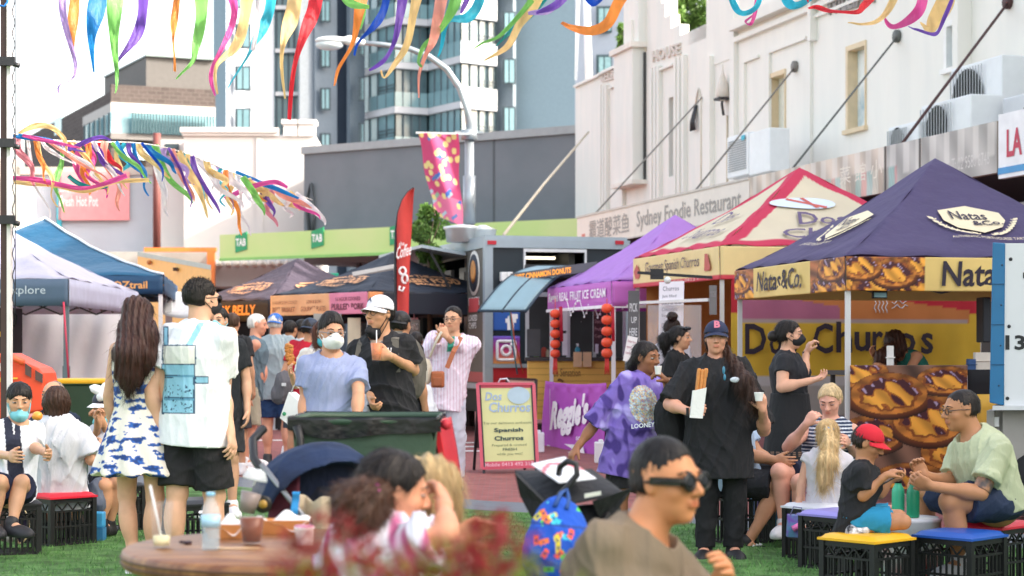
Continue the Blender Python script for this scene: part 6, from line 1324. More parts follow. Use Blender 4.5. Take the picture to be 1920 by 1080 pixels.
mb=MB();[bxr(mb,1857,y,1883.5,y+1,Yb-.026,Yb-.0201)for y in(532,608,683)];mb.build('joint',pm('124a70'),t)
for x,y in((1895,486),(1892,612),(1889,747)):p=P(x,y,Yb);mb=MB();mb.lathe(p,[(.014,0),(.012,.006),(.004,.009)],12,ax=(0,-1,0));mb.build('bolt',pm('1e2226',.4),t)
for x,y in((1879,497),(1877,572),(1876,648),(1873,723)):p=P(x,y,Yb-.02);mb=MB();mb.lathe(p,[(.007,0),(.006,.004),(.002,.005)],10,ax=(0,-1,0));mb.build('bolt',pm('1a3a54',.4),t)
mb=MB();letters(mb,'1300',P(1885,656,Yb),P(1972,657,Yb),P(1885,628,Yb),.004,.03);letters(mb,'E',P(1918,522,Yb),P(1926,522,Yb),P(1918,511,Yb),.004,.02);mb.build('lettering',pm('1e2226'),t)
mb=MB();bxr(mb,1861,761,2150,769,Yb-.06,Yb+1.3);mb.build('ledge',pm('cfd2d4',.4),t)
mb=MB();bxr(mb,1850,770,1864,862,Yb+.1,Yb+1.4);bxr(mb,1880,770,2100,866,Yb+.1,Yb+1.4);bxr(mb,1864,770,1880,862,Yb+.16,Yb+1.4);mb.build('lower_panel',pm('a09c96',.6),t)
mb=MB();bxr(mb,1862,782,1873,800,Yb+.12,Yb+.159);bxr(mb,1862,806,1873,814,Yb+.12,Yb+.159);mb.build('latch',pm('dfe0e0',.4),t)
mb=MB();bxr(mb,1868,866.5,2100,925,Yb+.2,Yb+1.3,.1);mb.build('chassis',pm('222224'),t);mb=MB();mb.lathe(P(1935,895,Yb+.18),[(.05,0),(.17,.01),(.19,.04),(.19,.15),(.15,.18)],22,ax=(0,-1,0));mb.build('wheel',pm('1a1a1c',.8),t)
t=thing('loudspeaker','slim black loudspeaker hanging beside the blue trailer edge','speaker',tuple(P(1850,600,16.9)));mb=MB();bx(mb,1843,557,1858,642,16.9,17.15);mb.build('cabinet',pm('26282c'),t,bevel=.01);mb=MB();bx(mb,1845,560,1856,640,16.885,16.899);mb.build('grille',pm('3a3d42',.9),t)
# ================================================================ PEOPLE
def pxy(v):return 960+v[:,0]/v[:,1]*FP,HY-(v[:,2]-CZ)/v[:,1]*FP
HOLD={}
p=Person('woman with very long dark hair in a white and blue floral dress seen from behind',262,11.2,1.63,160,'d6a688',sex='f',head=(264,594),pix={'an_l':(222+30,1062),'an_r':(283,1062)},hyaw=150,vox=.0065)
p.pel=P(262,793,11.2)
def flor(v):
 n=vnoise(v*np.array([1,.6,.8]),46,5)+.45*vnoise(v,110,9);c=mixc(np.array(srgb('ece4d8')),np.array(srgb('2a5fae')),(n-.2)*9);return mixc(c,np.array(srgb('23407c')),(n-.62)*9)
FLM=clothA('floral_cloth')
p.sethand('l',curl=30);p.sethand('r',curl=30)
p.body();p.top(FLM,.012,0,.56,flor,'dress_top',tank=True,amp=.003);p.skirt(FLM,.285,1.0,2.0,'dress_skirt',flor,.014,9,.63);p.hair('long','2a1812',1.08);
p.longhair([([p.hp(0,-.2,.2),P(255,625,11.12),P(248,665,11.03),P(243,700,11.02),P(240,738,11.06)],[.085,.105,.11,.085,.02]),([p.hp(.1,-.1,.2),P(272,630,11.08),P(266,670,11.05),P(256,715,11.06)],[.07,.08,.08,.03])],'3a2018','long_hair');p.shoes(pm('e6e6e8',.7))
p=Person('man in a white tee printed with a blue backpack and black shorts seen from behind',366,11.1,1.80,152,'d9aa8c',g=1.08,sw=1.1,head=(379,562),hyaw=128,pix={'el_l':(284,732),'wr_l':(296,800),'el_r':(418,740,.03),'wr_r':(432,812,-.08),'an_r':(404,1058),'an_l':(328,1058),'kn_l':(332,925),'kn_r':(402,930)},vox=.0065)
p.j['el_l'],p.j['el_r']=p.j['el_l'],p.j['el_r']
def bpk(v):
 x,y=pxy(v);c=np.tile(np.array(srgb('eceef2')),(len(v),1));back=v[:,1]<11.15;rg=(x+.12*(y-727))
 ink=np.array(srgb('2c4a66'));blu=np.array(srgb('8fc4dc'))
 def rect(x0,y0,x1,y1,col,e=2.2):
  nonlocal c
  m=back&(x>x0)&(x<x1)&(y>y0)&(y<y1);c[m]=col;d=np.minimum(np.minimum(x-x0,x1-x),np.minimum(y-y0,y1-y));c[m&(d<e)]=ink
 rect(303,682,365,776,blu);rect(304,646,368,684,np.array(srgb('e2e2da')));rect(305,703,364,708,np.array(srgb('5f97b4')),1);rect(308,745,364,751,np.array(srgb('5f97b4')),1);rect(365,705,392,720,blu,2);rect(306,612,316,648,blu,2)
 m=back&(np.abs((x-354)-(648-y)*.55)<6)&(y>604)&(y<646);c[m]=blu
 n=vnoise(v,120,2);m=back&(x>308)&(x<360)&(y>722)&(y<772)&(n>.72);c[m]=ink
 return c
p.sethand('l',curl=38);p.sethand('r',curl=30)
p.body();p.hair('spiky','17120f',1.03,fringe=.27,side=.345,neckcut=-.15);p.top(clothA('tee_print'),.03,.62,.435,bpk,'tee',.007,3,bot=1.13,flare=.018);p.shorts(cloth('1b1b1e',cover=0),.9,.03);p.shoes(pm('dcdcde'))
p.mask('1e1e22',0,.98);p.glasses('1c1a1a',pm('26282c',.15))
p=Person('boy in a white shirt and dark vest with a pale blue mask under his chin',22,12.2,1.5,40,'d0a080',head=(36,751),hs=1.12,hyaw=18,hpitch=12,seat=.40,pix={'kn_l':(40,905,-.2),'an_l':(22,985,-.3),'kn_r':(0,905,-.3),'an_r':(-12,985,-.3),'el_l':(62,838),'wr_l':(88,850,-.3),'el_r':(-15,850),'wr_r':(18,855,-.35)})
def vest(v):
 x,y=pxy(v);c=np.tile(np.array(srgb('dfe6f2')),(len(v),1));m=(np.abs(x-(22+(y-790)*.08))<15)&(y>775)&(v[:,1]<12.2);c[m]=srgb('20263a');c[m&(np.abs(x-26)<5-(y-775)*.12)]=srgb('eef0f4');return c
p.body();p.eyes(.7);p.hair('short','15110f',1.08,fringe=.16,seed=2);p.top(clothA('school_cloth'),.025,.75,.5,vest,'school_shirt');p.shorts(cloth('242c48'),.7);p.mask('7cc4d0',.2,.95);p.shoes(pm('26262a'))
p=Person('man with collar length brown hair in a pale tee sitting on the red stool',108,12.95,1.74,178,'cf9c7c',head=(107,757),hyaw=185,seat=.43,pix={'el_l':(45,880),'wr_l':(30,955),'el_r':(172,862,-.05),'wr_r':(186,838,.25),'kn_l':(80,915,.45),'an_l':(75,985,.5),'kn_r':(140,915,.45),'an_r':(140,985,.5)},sw=1.05)
p.sethand('l',curl=70)
p.body();p.hair('short','3b2519',1.1,fringe=.3,neckcut=-.5,seed=5,chain=[([p.hp(0,-.2,0),p.hp(0,-.3,-.35)],[.075,.05]),([p.hp(.2,-.1,0),p.hp(.2,-.15,-.35)],[.05,.03]),([p.hp(-.2,-.1,0),p.hp(-.2,-.15,-.35)],[.05,.03])],amp=.003);p.top(cloth('dfe4ec'),.045,.85,.42,name='tee',amp=.012,seed=7,flare=.03,bot=1.0);p.shorts(cloth('3a4656'),.8);p.shoes(pm('202226'))
for args in(('grey haired diner mostly hidden behind the brown haired man',103,15.2,1.72,-20,'c9987a',(98,741),'8a8078','24344c'),):
 p=Person(args[0],args[1],args[2],args[3],args[4],args[5],head=args[6],seat=.42,pix={'kn_l':(110,880,-.4),'an_l':(110,950,-.4),'kn_r':(80,880,-.4),'an_r':(80,950,-.4),'el_l':(128,840),'wr_l':(118,850,-.3),'el_r':(62,840),'wr_r':(80,850,-.3)},vox=.009);p.body();p.hair('balding',args[7],1.03);p.eyes(.7);p.top(cloth(args[8]),.02,.6);p.shorts(cloth('40444c'),.8);p.shoes(pm('2a2a2c'))
p=Person('girl in a navy cap biting a snack behind a white balloon cross',200,13.7,1.5,-35,'c99674',sex='f',head=(196,762),hs=1.1,hyaw=-45,hpitch=10,seat=.42,pix={'el_l':(208,830),'wr_l':(192,790,-.15),'el_r':(178,830),'wr_r':(184,792,-.2),'kn_l':(222,905,-.35),'an_l':(205,985,-.3),'kn_r':(196,912,-.4),'an_r':(190,985,-.4)},vox=.008)
p.sethand('l',(-.4,-.3,1),60,(-1,-.2,-.2));p.sethand('r',(-.1,-.3,1),60,(1,-.2,-.2))
p.body();p.eyes(.6);p.hair('long','17110f',1.05,chain=[([p.hp(.1,-.25,0),p.hp(.15,-.3,-.9)],[.06,.04]),([p.hp(-.1,-.25,0),p.hp(-.15,-.3,-.9)],[.06,.04])]);p.cap(pm('22283c'),bm=pm('dfe2e8'));p.top(cloth('dfe0e8'),.02,.8);p.shorts(cloth('1d2230'),.8);p.mask('6fc0cc',.3,.9);p.shoes(pm('141416'))
bl=thing('toy_balloon','white modelling balloon twisted into a cross in front of the girl','balloon',tuple(P(192,740,13.4)))
for a,b in(((168,725),(216,744)),((203,717),(185,752))):mb=MB();mb.tube([P(a[0]+(b[0]-a[0])*k/8,a[1]+(b[1]-a[1])*k/8,13.35)for k in range(9)],[.006,.03,.034,.035,.03,.035,.034,.03,.008],12);mb.build('balloon_tube',pm('f4f4f8',.25,.0),bl)
def simple(label,x,Y,H,yaw,sk,head,hairc,style,topc,botc,sex='m',leg=.9,sleeve=.6,pix={},hyaw=None,cap=None,mask=None,vox=.009,g=1,eyes=True,hem=.46,shoe='e4e4e6',group=None,hpitch=0,tank=False,fringe=.27,sw=1,**k):
 p=Person(label,x,Y,H,yaw,sk,g=g,sex=sex,head=head,hyaw=hyaw,pix=pix,vox=vox,hpitch=hpitch,sw=sw)
 p.body()
 if eyes:p.eyes(.75)
 p.hc=hairc
 if style:p.hair(style,hairc,1.04,fringe=fringe,seed=int(x))
 p.top(cloth(topc),.025,sleeve,hem,name='shirt',amp=.009,seed=int(x),tank=tank);p.shorts(cloth(botc,cover=0),leg,.03,seed=int(Y));p.shoes(pm(shoe))
 if cap:p.cap(pm(cap[0]),back=cap[1])
 if mask:p.mask(mask)
 return p
p=simple('young man with black fringe and pale blue mask behind the white tee',412,15,1.68,5,'d4a486',(409,602),'16110f','short','24292e','2a2c30',mask='8cc8d4',hyaw=-8)
mb=MB();letters(mb,'SURF',P(425,660,14.82),P(438,660,14.82),P(425,652,14.82),.01,.02);mb.build('shirt_print',pm('c8dcd8'),p.root)
simple('person with cropped brown hair in a charcoal top seen from behind',438,20,1.62,165,'c79878',(437,606),'4a3426','short','2e3034','3a3c40',eyes=False)
p=Person('older man with white hair in a slate sleeveless shirt and khaki shorts',468,20.5,1.78,100,'d69a80',g=1.1,head=(484,609),hyaw=85,pix={'el_r':(450,690,-.15),'wr_r':(463,742,-.2),'an_l':(462,862),'an_r':(458,866,-.15),'kn_r':(468,815,-.1)},vox=.009,hpitch=5);p.body(belly=1);p.eyes(.6,brow=False);p.hair('short','e4e0da',1.0,fringe=.34);p.top(cloth('6a8290'),.028,0,.45,name='vest',tank=True,amp=.01);p.shorts(cloth('b8b4a0'),.8,.035);p.shoes(pm('ececf0'))
p=Person('older man in a bright blue cap and pale grey shirt seen from behind',520,21.6,1.77,175,'d09a80',g=1.12,head=(517,608),hyaw=165,vox=.009);p.body();p.hair('short','d8d4ce',1.02);p.cap(pm('1e66b8'),back=True);p.top(cloth('a9bac2'),.035,.7,.44,amp=.01);p.shorts(cloth('23406c'),.85,.035);p.shoes(pm('2a2c30'))
simple('dark haired shopper in a light blue shirt behind the blue cap',548,23.4,1.72,150,'b98866',(545,618),'1a1512','short','a8c0d0','3c4048',eyes=False)
simple('dark haired shopper in a white shirt at the barbecue stall',568,24.2,1.74,120,'a87858',(569,616),'1a1512','short','e0e2e6','34363c',eyes=False)
p=simple('person in a bright red shirt and dark cap seen from behind',565,19.3,1.68,160,'b98464',(583,618),'1c1614','short','cc2038','2c3440',pix={'el_l':(533,700,-.05),'wr_l':(540,745,-.1)},hyaw=150,cap=('26344a',True),eyes=False)
mb=MB();mb.tube([P(592,640,19.15),P(578,660,19.1),P(560,690,19.1),P(548,712,19.12)],.022,6);mb.build('bag_strap',pm('9c98a0'),p.root)
S=SDF();S.ell(P(533,722,19.05),((1,0,0),(0,1,0),(0,0,1)),(.1,.09,.15),.03);S.ell(P(525,740,19.05),((1,0,0),(0,1,0),(0,0,1)),(.09,.08,.1),.03);S.disp(folds(.008,40,3));t=thing('shoulder_bag','grey shoulder bag hanging beside the red shirt','bag',tuple(P(533,722,19.05)));sd('bag',S,cloth('6c6a70'),t,.009);mb=MB();bx(mb,528,718,536,724,18.93,18.95);mb.build('label',pm('c8c8cc'),t)
p=simple('woman with brown hair and a teal mask below her nose',600,16.9,1.6,10,'d9a88a',(604,624),'4a2a1c','long','eceae6','dcdad6',sex='f',leg=1.8,hyaw=20,pix={'el_r':(556,722),'wr_r':(546,700,-.15)},vox=.008)
p.longhair([([p.hp(.2,-.1,.1),p.hp(.25,-.05,-.5)],[.05,.03]),([p.hp(-.25,-.05,.1),p.hp(-.28,.05,-.6)],[.045,.03])],'5a3424');p.mask('4fb4c4',.18)
t=thing('food_skewer','battered chicken skewer held up beside the red shirt','food',tuple(P(546,700,16.7)));mb=MB();mb.cyl(P(541,640,16.7),P(549,705,16.7),.005,n=6);mb.build('stick',pm('d8b888'),t)
for k,(x,y)in enumerate(((541,650),(543,658),(542,666),(545,673),(546,680))):S=SDF();c=P(x,y,16.7);[S.ell(c+V(math.cos(a+k)*.02,0,math.sin(a+k)*.014),((1,0,0),(0,1,0),(0,0,1)),(.026,.024,.02),.01)for a in(0,2,4)];sd('chicken_piece',S,mat('fried_batter','c07a38',.6,.4,scale=60,bump=.5),t,.006)
t=thing('paper_bag','white paper carrier bag with a small green mark by the masked man','bag',tuple(P(548,780,16.2)));mb=MB();a=[P(541,735,16.2),P(572,762,16.2),P(560,812,16.2),P(524,784,16.2)];mb.prism(a,V(.05,.12,0));mb.build('bag',pm('eceef0',.6),t,bevel=.004);mb=MB();c=P(533,776,16.18);mb.ball(c,.018,8,(1,.3,1));mb.build('mark',pm('3c9c6c'),t);mb=MB();mb.tube([P(545,738,16.22),P(552,722,16.22),P(562,728,16.22),P(566,756,16.22)],.005,5);mb.build('handle',pm('dcdcdc'),t)
p=Person('man in a plain lavender blue tee wearing a white respirator mask and glasses',621,11.7,1.62,8,'cd9878',g=.98,sw=1.02,hs=1.06,head=(622,625),hyaw=22,hpitch=4,pix={'el_l':(672,742,'n'),'wr_l':(668,800,'n'),'el_r':(574,742),'wr_r':(562,805,'n')},vox=.0062)
p.body();p.eyes(.7);p.hair('short','17120f',1.03,fringe=.3,seed=3,top=.08);p.top(cloth('a3afd6',cover=.2),.026,.68,.42,name='tee',amp=.009,seed=4,flare=.016);p.shorts(cloth('4a4e58'),.9);p.mask('f0f0ec',0,1.08);p.glasses('8a8a90');p.shoes(pm('d0d0d4'))
p=Person('man in a white cap and black tee with an olive backpack holding a peach drink',731,12.35,1.76,-12,'d09c78',g=.96,sw=1.0,head=(711,589),hyaw=-38,hpitch=-3,pix={'el_l':(775,694,.06),'wr_l':(732,668,-.3),'el_r':(690,700,.05),'wr_r':(696,745,-.1)},vox=.0062)
p.sethand('l',(-.9,-.1,.28),62,(-.1,-.75,-.5),.1,((0,-.2,1),50))
p.sethand('l',(-.95,-.1,.2),55,(0,.9,-.1),.12,((0,0,1),45));p.sethand('r',curl=60)
p.body();p.eyes(.6);p.hair('short','17120f',1.02,fringe=.2,neckcut=-.35);p.cap(pm('e2e0e6',.8),bl=.36);p.top(cloth('1d1e22',cover=0),.03,.72,.43,name='tee',amp=.01,seed=9,flare=.02,vneck=.02);p.shorts(cloth('c9cac4'),.9,.03);p.shoes(pm('e0e0e0'));p.glasses('55504c');p.mask('1c1c20',.36,.8)
mb=MB();c=p.hp(-.05,.36,.38);letters(mb,'A',p.hp(-.1,.41,.33),p.hp(.07,.41,.33),p.hp(-.08,.38,.45),.004,.04);mb.build('cap_logo',pm('2c3a5c'),p.root)
mb=MB();c=P(731,662,12.14);mb.ball(c,.012,8,(1,.4,1.3));mb.cyl(c+V(-.006,0,.01),c+V(-.012,0,.035),.004,n=5);mb.cyl(c+V(.006,0,.01),c+V(.009,0,.035),.004,n=5);mb.build('shirt_print',pm('e8e8ec'),p.root)
t=thing('backpack','olive grey backpack on the man in the white cap','backpack',tuple(P(760,690,12.55)))
S=SDF();S.ell(P(752,690,12.6),((1,0,0),(0,1,0),(0,0,1)),(.17,.11,.24),.04);S.ell(P(765,715,12.55),((1,0,0),(0,1,0),(0,0,1)),(.11,.1,.14),.04);S.disp(folds(.006,40,8));sd('bag',S,cloth('6e6a62'),t,.008)
for q in('l','r'):
 s_=p.j['sh_'+q];sg=1 if q=='l' else-1;a=s_-p.lat*sg*.055+V(0,0,.055);mb=MB();pts=[a+V(0,.12,-.02),a+V(0,.02,.022),a+p.fw*.085+V(0,0,-.03),a+p.fw*.115+V(sg*.01,0,-.13),a+p.fw*.12+V(sg*.02,0,-.24),a+p.fw*.03+V(sg*.07,.05,-.33)]
 for i in range(5):mb.bar(pts[i],pts[i+1]+(pts[i+1]-pts[i])*.05,.05,.016,up=(0,-1,.5))
 mb.build('strap',cloth('77736a'),t)
def cup(nm,lab,base,h,r,col,liquid=None,fill=.75,straw=None,lid=False,sleeve=None,clear=False):
 t=thing(nm,lab,'cup',tuple(base));b=Vector(base);m=mat('clear_cup','f4f6f6',.1,0,alpha=.05)if clear else pm(col,.5)
 mb=MB();mb.lathe(b,[(r*.72,0),(r*.74,.003),(r,h),(r*1.05,h+.004),(r*.96,h+.005),(r*.7,.006)],20);mb.build('cup',m,t)
 if liquid:mb=MB();mb.lathe(b+V(0,0,.007),[(r*.66,0),(r*(.68+.26*fill),h*fill)],18);mb.build('drink',liquid,t)
 if lid:mb=MB();mb.lathe(b+V(0,0,h+.005),[(r*1.06,0),(r*1.04,.008),(r*.9,.014),(r*.3,.018)],20);mb.build('lid',pm(lid,.4),t)
 if straw:mb=MB();mb.cyl(b+V(0,0,h*.2),b+V(*straw),.004,n=6);mb.build('straw',pm('e8e8ec',.4),t)
 return t
g_=P(706,660,12.0);cup('drink_cup','peach iced drink held by the man in the white cap',g_-V(0,0,.06),.13,.042,'f0f0f0',mat('peach_drink','f08c58',.4,.2,scale=40),.85,(-.0,0,.2),clear=True)
t=thing('carrier_bag','white carrier bag hanging between the tee shirted men','bag',tuple(P(692,770,12.2)));S=SDF();S.ell(P(694,765,12.3),((1,0,0),(0,1,0),(0,0,1)),(.06,.05,.11),.02);S.cap(P(694,745,12.3),P(696,728,12.28),.03,.012,.03);S.disp(folds(.008,60,5));sd('bag',S,pm('e6e6f0',.5,cover=.3),t,.007)
simple('person in a black cap turned away behind the olive backpack',752,15.6,1.68,150,'c08c6c',(752,610),'1a1614','short','24262a','303238',cap=('1d1f24',True),eyes=False)
simple('dark haired shopper bending at the trailer hatch',778,19.5,1.45,170,'c08c6c',(781,640),'1d1715','short','b8b4c8','303238',eyes=False)
p=Person('man in an open pink striped shirt and pale trousers with a tan pouch',836,18,1.80,-8,'d6a484',head=(849,600),hyaw=-18,sw=1.08,pix={'el_r':(800,668,0),'wr_r':(826,628,-.22),'el_l':(872,664,0),'wr_l':(838,632,-.3)},vox=.0085)
p.sethand('l',(-.5,-.1,.9),70,(-.2,.9,-.1));p.sethand('r',(.3,-.1,.9),70,(0,-.9,0))
def stripe(v):
 s=np.sin(v[:,0]*210);c=mixc(np.array(srgb('e6dcec')),np.array(srgb('d4b6cc')),(s-.55)*5);x,y=pxy(v);m=(np.abs(x-(846+(y-640)*-.12))<6)&(y>612)&(y<660)&(v[:,1]<17.95);c[m]=srgb('3a9a84');return c
p.body();p.eyes(.7);p.hair('short','1c1512',1.0,fringe=.44,top=.05);p.top(clothA('stripe_cloth'),.035,1.75,.42,stripe,'shirt',.011,2);p.shorts(cloth('d8dcec'),1.9,.035);p.shoes(pm('e8e8ec'));p.glasses('6a5a50')
mb=MB();a=P(864,632,17.84);b=P(822,695,17.7);mb.bar(a,P(850,660,17.72),.045,.008,up=(0,1,0));mb.bar(P(850,660,17.72),P(838,690,17.7),.045,.008,up=(0,1,0));mb.build('pouch_strap',pm('a8603c'),p.root)
t=thing('pouch','tan leather cross body pouch on the striped shirt','bag',tuple(P(820,710,17.65)));mb=MB();bx(mb,808,696,833,727,17.6,17.7);mb.build('body',pm('a65c34',.5,.12),t,bevel=.02);mb=MB();bx(mb,812,708,829,724,17.58,17.599);mb.build('pocket',pm('9a5430',.5,.1),t,bevel=.008)
t=thing('tote_bag','cream cloth tote bag over the arm of the striped shirt man','bag',tuple(P(795,700,17.6)));S=SDF();S.ell(P(796,697,17.65),((1,0,0),(0,1,0),(0,0,1)),(.07,.06,.13),.03);S.disp(folds(.012,40,3));sd('bag',S,cloth('dcd4c4'),t,.009);mb=MB();mb.tube([P(806,670,17.65),P(818,640,17.62),P(828,622,17.6)],.012,5);mb.build('strap',pm('d8d0be'),t)
t=thing('carrier_bag','large white carrier bag behind the green bin','bag',tuple(P(795,760,16.5)));S=SDF();S.cap(P(797,735,16.5),P(793,800,16.5),.07,.15,.02);S.ell(P(790,790,16.5),((1,0,0),(0,1,0),(0,0,1)),(.14,.1,.16),.03);S.disp(folds(.014,26,5));sd('bag',S,pm('eceef4',.5,cover=.3),t,.01)
p=Person('girl in an oversized purple tie dye tee drinking from a small cup',1178,12.5,1.43,28,'9c6a4c',hs=1.12,sex='f',sw=1.12,g=1.15,head=(1213,671),hyaw=48,hpitch=6,pix={'el_r':(1112,800,-.05),'wr_r':(1083,838,-.1),'el_l':(1256,762,-.05),'wr_l':(1250,716,-.25),'pelvis':(1185,830)},vox=.0062,spine=.3)
p.sethand('l',(-.6,-.3,.7),55,(-.3,.3,-.8),.1,((-.3,-.5,.5),40));p.sethand('r',curl=45)
def tdye(v):
 n=vnoise(v*np.array([1,.5,.8]),34,3);c=mixc(np.array(srgb('7c66ba')),np.array(srgb('43307c')),(n-.25)*2.4);c=mixc(c,np.array(srgb('a89cdc')),(-n-.3)*1.6);x,y=pxy(v)
 cx=1207+(y-760)*.1;m=(((x-cx)/27)**2+((y-758)/36)**2<1)&(v[:,1]<12.5);q=vnoise(v,110,8);pal=np.array([srgb('bcd8ec'),srgb('e8eef4'),srgb('d8b070'),srgb('6a94d0'),srgb('e8d890'),srgb('c06a70')]);k=np.clip(((q+1)/2*6).astype(int),0,5);c[m]=(pal[k]*.75+.15)[m];return c
p.body();p.eyes(.7);p.hair('tied','1c1412',1.04,fringe=.28,chain=[([p.hp(0,-.42,.0),p.hp(.0,-.55,-.3),p.hp(0,-.58,-.7)],[.03,.035,.012])]);p.top(clothA('tie_dye'),.035,.95,.36,tdye,'tee',.008,5,flare=.025,bot=1.12,ff=24);p.shorts(cloth('1b1b1f',cover=0),.9,.03);p.shoes(pm('26262a'))
mb=MB();letters(mb,'LOONEY',P(1184,804,12.27),P(1228,800,12.25),P(1184,795,12.27),.004,.03);mb.build('shirt_print',pm('eef0fa'),p.root)
cup('sauce_cup','small white paper cup at the mouth of the purple tee girl',P(1234,702,12.16),.05,.024,'f2f0ee')
p=simple('woman with a dark top bun behind the churros servery',1258,19.0,1.66,150,'c49072',(1262,618),'2a1a15','tied','c8c4cc','3c3c44',sex='f',eyes=False)
S=SDF();c=p.hp(-.1,-.3,.62);S.ell(c,p.hax(),(.055,.055,.05),.02);S.disp(folds(.006,120,2));sdh('hair_bun',S,hairm('2a1a15'),p.root,.007,300,.02)
p=simple('woman with a black ponytail and sunglasses on her head in profile',1268,16.7,1.6,62,'c99676',(1276,634),'1a1413','tied','1c1d20','24262a',sex='f',hyaw=72,vox=.0075)
p.longhair([([p.hp(0,-.42,.15),p.hp(0,-.68,.0),p.hp(0,-.7,-.5)],[.03,.05,.02])],'1a1413','ponytail');mb=MB();mb.tube([p.hp(q,.3-abs(q)*.6,.42)for q in np.linspace(-.34,.34,9)],.006,5);[mb.ball(p.hp(q*.17,.32,.42),.02,8,(1.2,.4,.9))for q in(1,-1)];mb.build('sunglasses',pm('202024',.2),p.root)
p=Person('woman in a navy baseball cap and black tee carrying a bag of churros',1345,12.1,1.6,-4,'dda286',sex='f',g=1.22,sw=1.1,head=(1343,634),hyaw=-6,pix={'el_r':(1256,758,-.05),'wr_r':(1292,772,-.3),'el_l':(1432,806,-.02),'wr_l':(1430,768,-.28),'pelvis':(1346,820),'an_l':(1375,1030),'an_r':(1322,1030),'kn_l':(1378,925),'kn_r':(1325,925)},vox=.0062)
p.sethand('r',(.95,-.15,.1),50,(0,.9,0),.1,((0,0,1),55));p.sethand('l',(-.2,-.3,.95),55,(-.1,.9,0),.1,((-1,-.3,0),50))
p.body();p.eyes(.55,'3a2a20');p.hair('long','2e1c15',.99);p.cap(pm('232c4c',.8),bl=.36);p.top(cloth('17181c',cover=0),.036,.95,.36,name='tee',amp=.010,seed=11,flare=.022,bot=1.08);p.shorts(cloth('15161a',cover=0),1.95,.012,name='trousers');p.shoes(pm('1c1c20'))
p.longhair([([p.hp(.26,-.12,-.3),P(1383,690,11.98),P(1398,715,11.88),P(1412,742,11.85),P(1420,768,11.87)],[.025,.035,.048,.04,.012])],'3a241a','ponytail')
mb=MB();letters(mb,'B',p.hp(-.07,.42,.3),p.hp(.12,.42,.3),p.hp(-.07,.35,.52),.012,.05);mb.build('cap_logo',pm('d87890'),p.root)
mb=MB();mb.bar(p.j['wr_r']-V(.02,0,0),p.j['wr_r']+V(-.004,0,.0),.062,.05);mb.build('wristband',pm('1a1a1c'),p.root)
mb=MB();c=P(1357,694,11.83);mb.ball(c,.02,10,(.5,.3,1.3));mb.ball(c+V(.006,0,-.045),.018,10,(.5,.3,1.2));mb.build('hanging_sunglasses',pm('3f7f9c',.2),p.root)
def patch(x,y,Y,rx,rz,col,nm,root):mb=MB();mb.ball(P(x,y,Y),1,12,(rx,.008,rz));mb.build(nm,pm(col),root)
patch(1378,712,11.86,.032,.018,'cdd6e0','shirt_print',p.root)
t=thing('churros_bag','three long churros standing in a white paper bag in her hand','food',tuple(P(1308,780,11.75)));b=P(1308,783,11.75)
mb=MB();mb.add([b+V(-.05,-.02,-.0),b+V(.03,-.02,-.005),b+V(.03,.03,-.005),b+V(-.05,.03,0),b+V(-.03,-.028,.17),b+V(.055,-.028,.19),b+V(.055,.03,.19),b+V(-.03,.03,.17)],[(0,3,2,1),(0,1,5,4),(1,2,6,5),(2,3,7,6),(3,0,4,7)]);mb.build('paper',pm('f0f0ee',.6,.03,bump=.4,bscale=60),t)
for k in range(3):
 a=b+V(-.012+.016*k,.0-.008*(k%2),.08);e_=P(1311+k*6.5,694+(k%2)*2,11.75);S=SDF();S.cap(a,e_,.0125,.0125,.0);S.disp(lambda q,e_=e_:.0022*np.sin(np.arctan2(q[:,1]-e_.y,q[:,0]-e_.x)*6));sd('churro',S,mat('churro_dough','d08a48',.6,.15,scale=50),t,.004)
cup('sauce_cup','small white sauce cup held in the left hand of the churros woman',P(1423,752,11.72),.05,.03,'f4f2f0')
t=thing('shoulder_bag','black shoulder bag at the hip of the churros woman','bag',tuple(P(1258,800,12.25)));S=SDF();S.ell(P(1258,800,12.25),((1,0,.2),(0,1,0),(-.2,0,1)),(.1,.1,.2),.03);S.disp(folds(.01,40,6));sd('bag',S,cloth('1a1a1e',cover=0),t,.008);mb=MB();mb.tube([P(1262,745,12.2),P(1285,700,12.15),P(1300,680,12.12)],.02,6);mb.build('strap',cloth('1a1a1e',cover=0),t)
p=Person('woman with a low bun and black mask in a black top and lace skirt',1484,14.3,1.64,72,'d8a488',sex='f',g=1.15,sw=1.0,head=(1482,628),hyaw=72,pix={'el_r':(1466,726,-.2),'wr_r':(1520,714,-.25),'el_l':(1506,700,.0),'wr_l':(1512,662,.1)},vox=.007)
p.sethand('r',(.9,.1,.25),30,(0,-.3,.9));p.sethand('l',(.3,.0,.9),45,(.8,.2,0))
p.body();p.eyes(.6);p.hair('tied','1b1412',1.06,fringe=.3);S=SDF();S.ell(p.hp(0,-.62,-.05),p.hax(),(.05,.045,.045),.02);sd('hair_bun',S,hairm('1b1412'),p.root,.007);p.mask('1a1a1e');p.top(cloth('1d1e24',cover=0),.012,.45,.5,name='top',amp=.006)
def lace(v):
 c=np.tile(np.array(srgb('1a1a1d')),(len(v),1));x,y=pxy(v);m=(np.sin(v[:,2]*420)>.2)&(y>846)&(y<858)&(np.sin(x*.6)>-.3);c[m]=srgb('8a6a58');return c
p.skirt(clothA('lace_cloth'),.33,1.28,1.5,'skirt',lace,.006,8,.62);p.shoes(pm('1c1c1e'))
mb=MB();mb.bar(p.j['wr_l']-V(.0,0,.015),p.j['wr_l']+V(0,0,.012),.055,.045);mb.build('wristband',pm('16161a'),p.root)
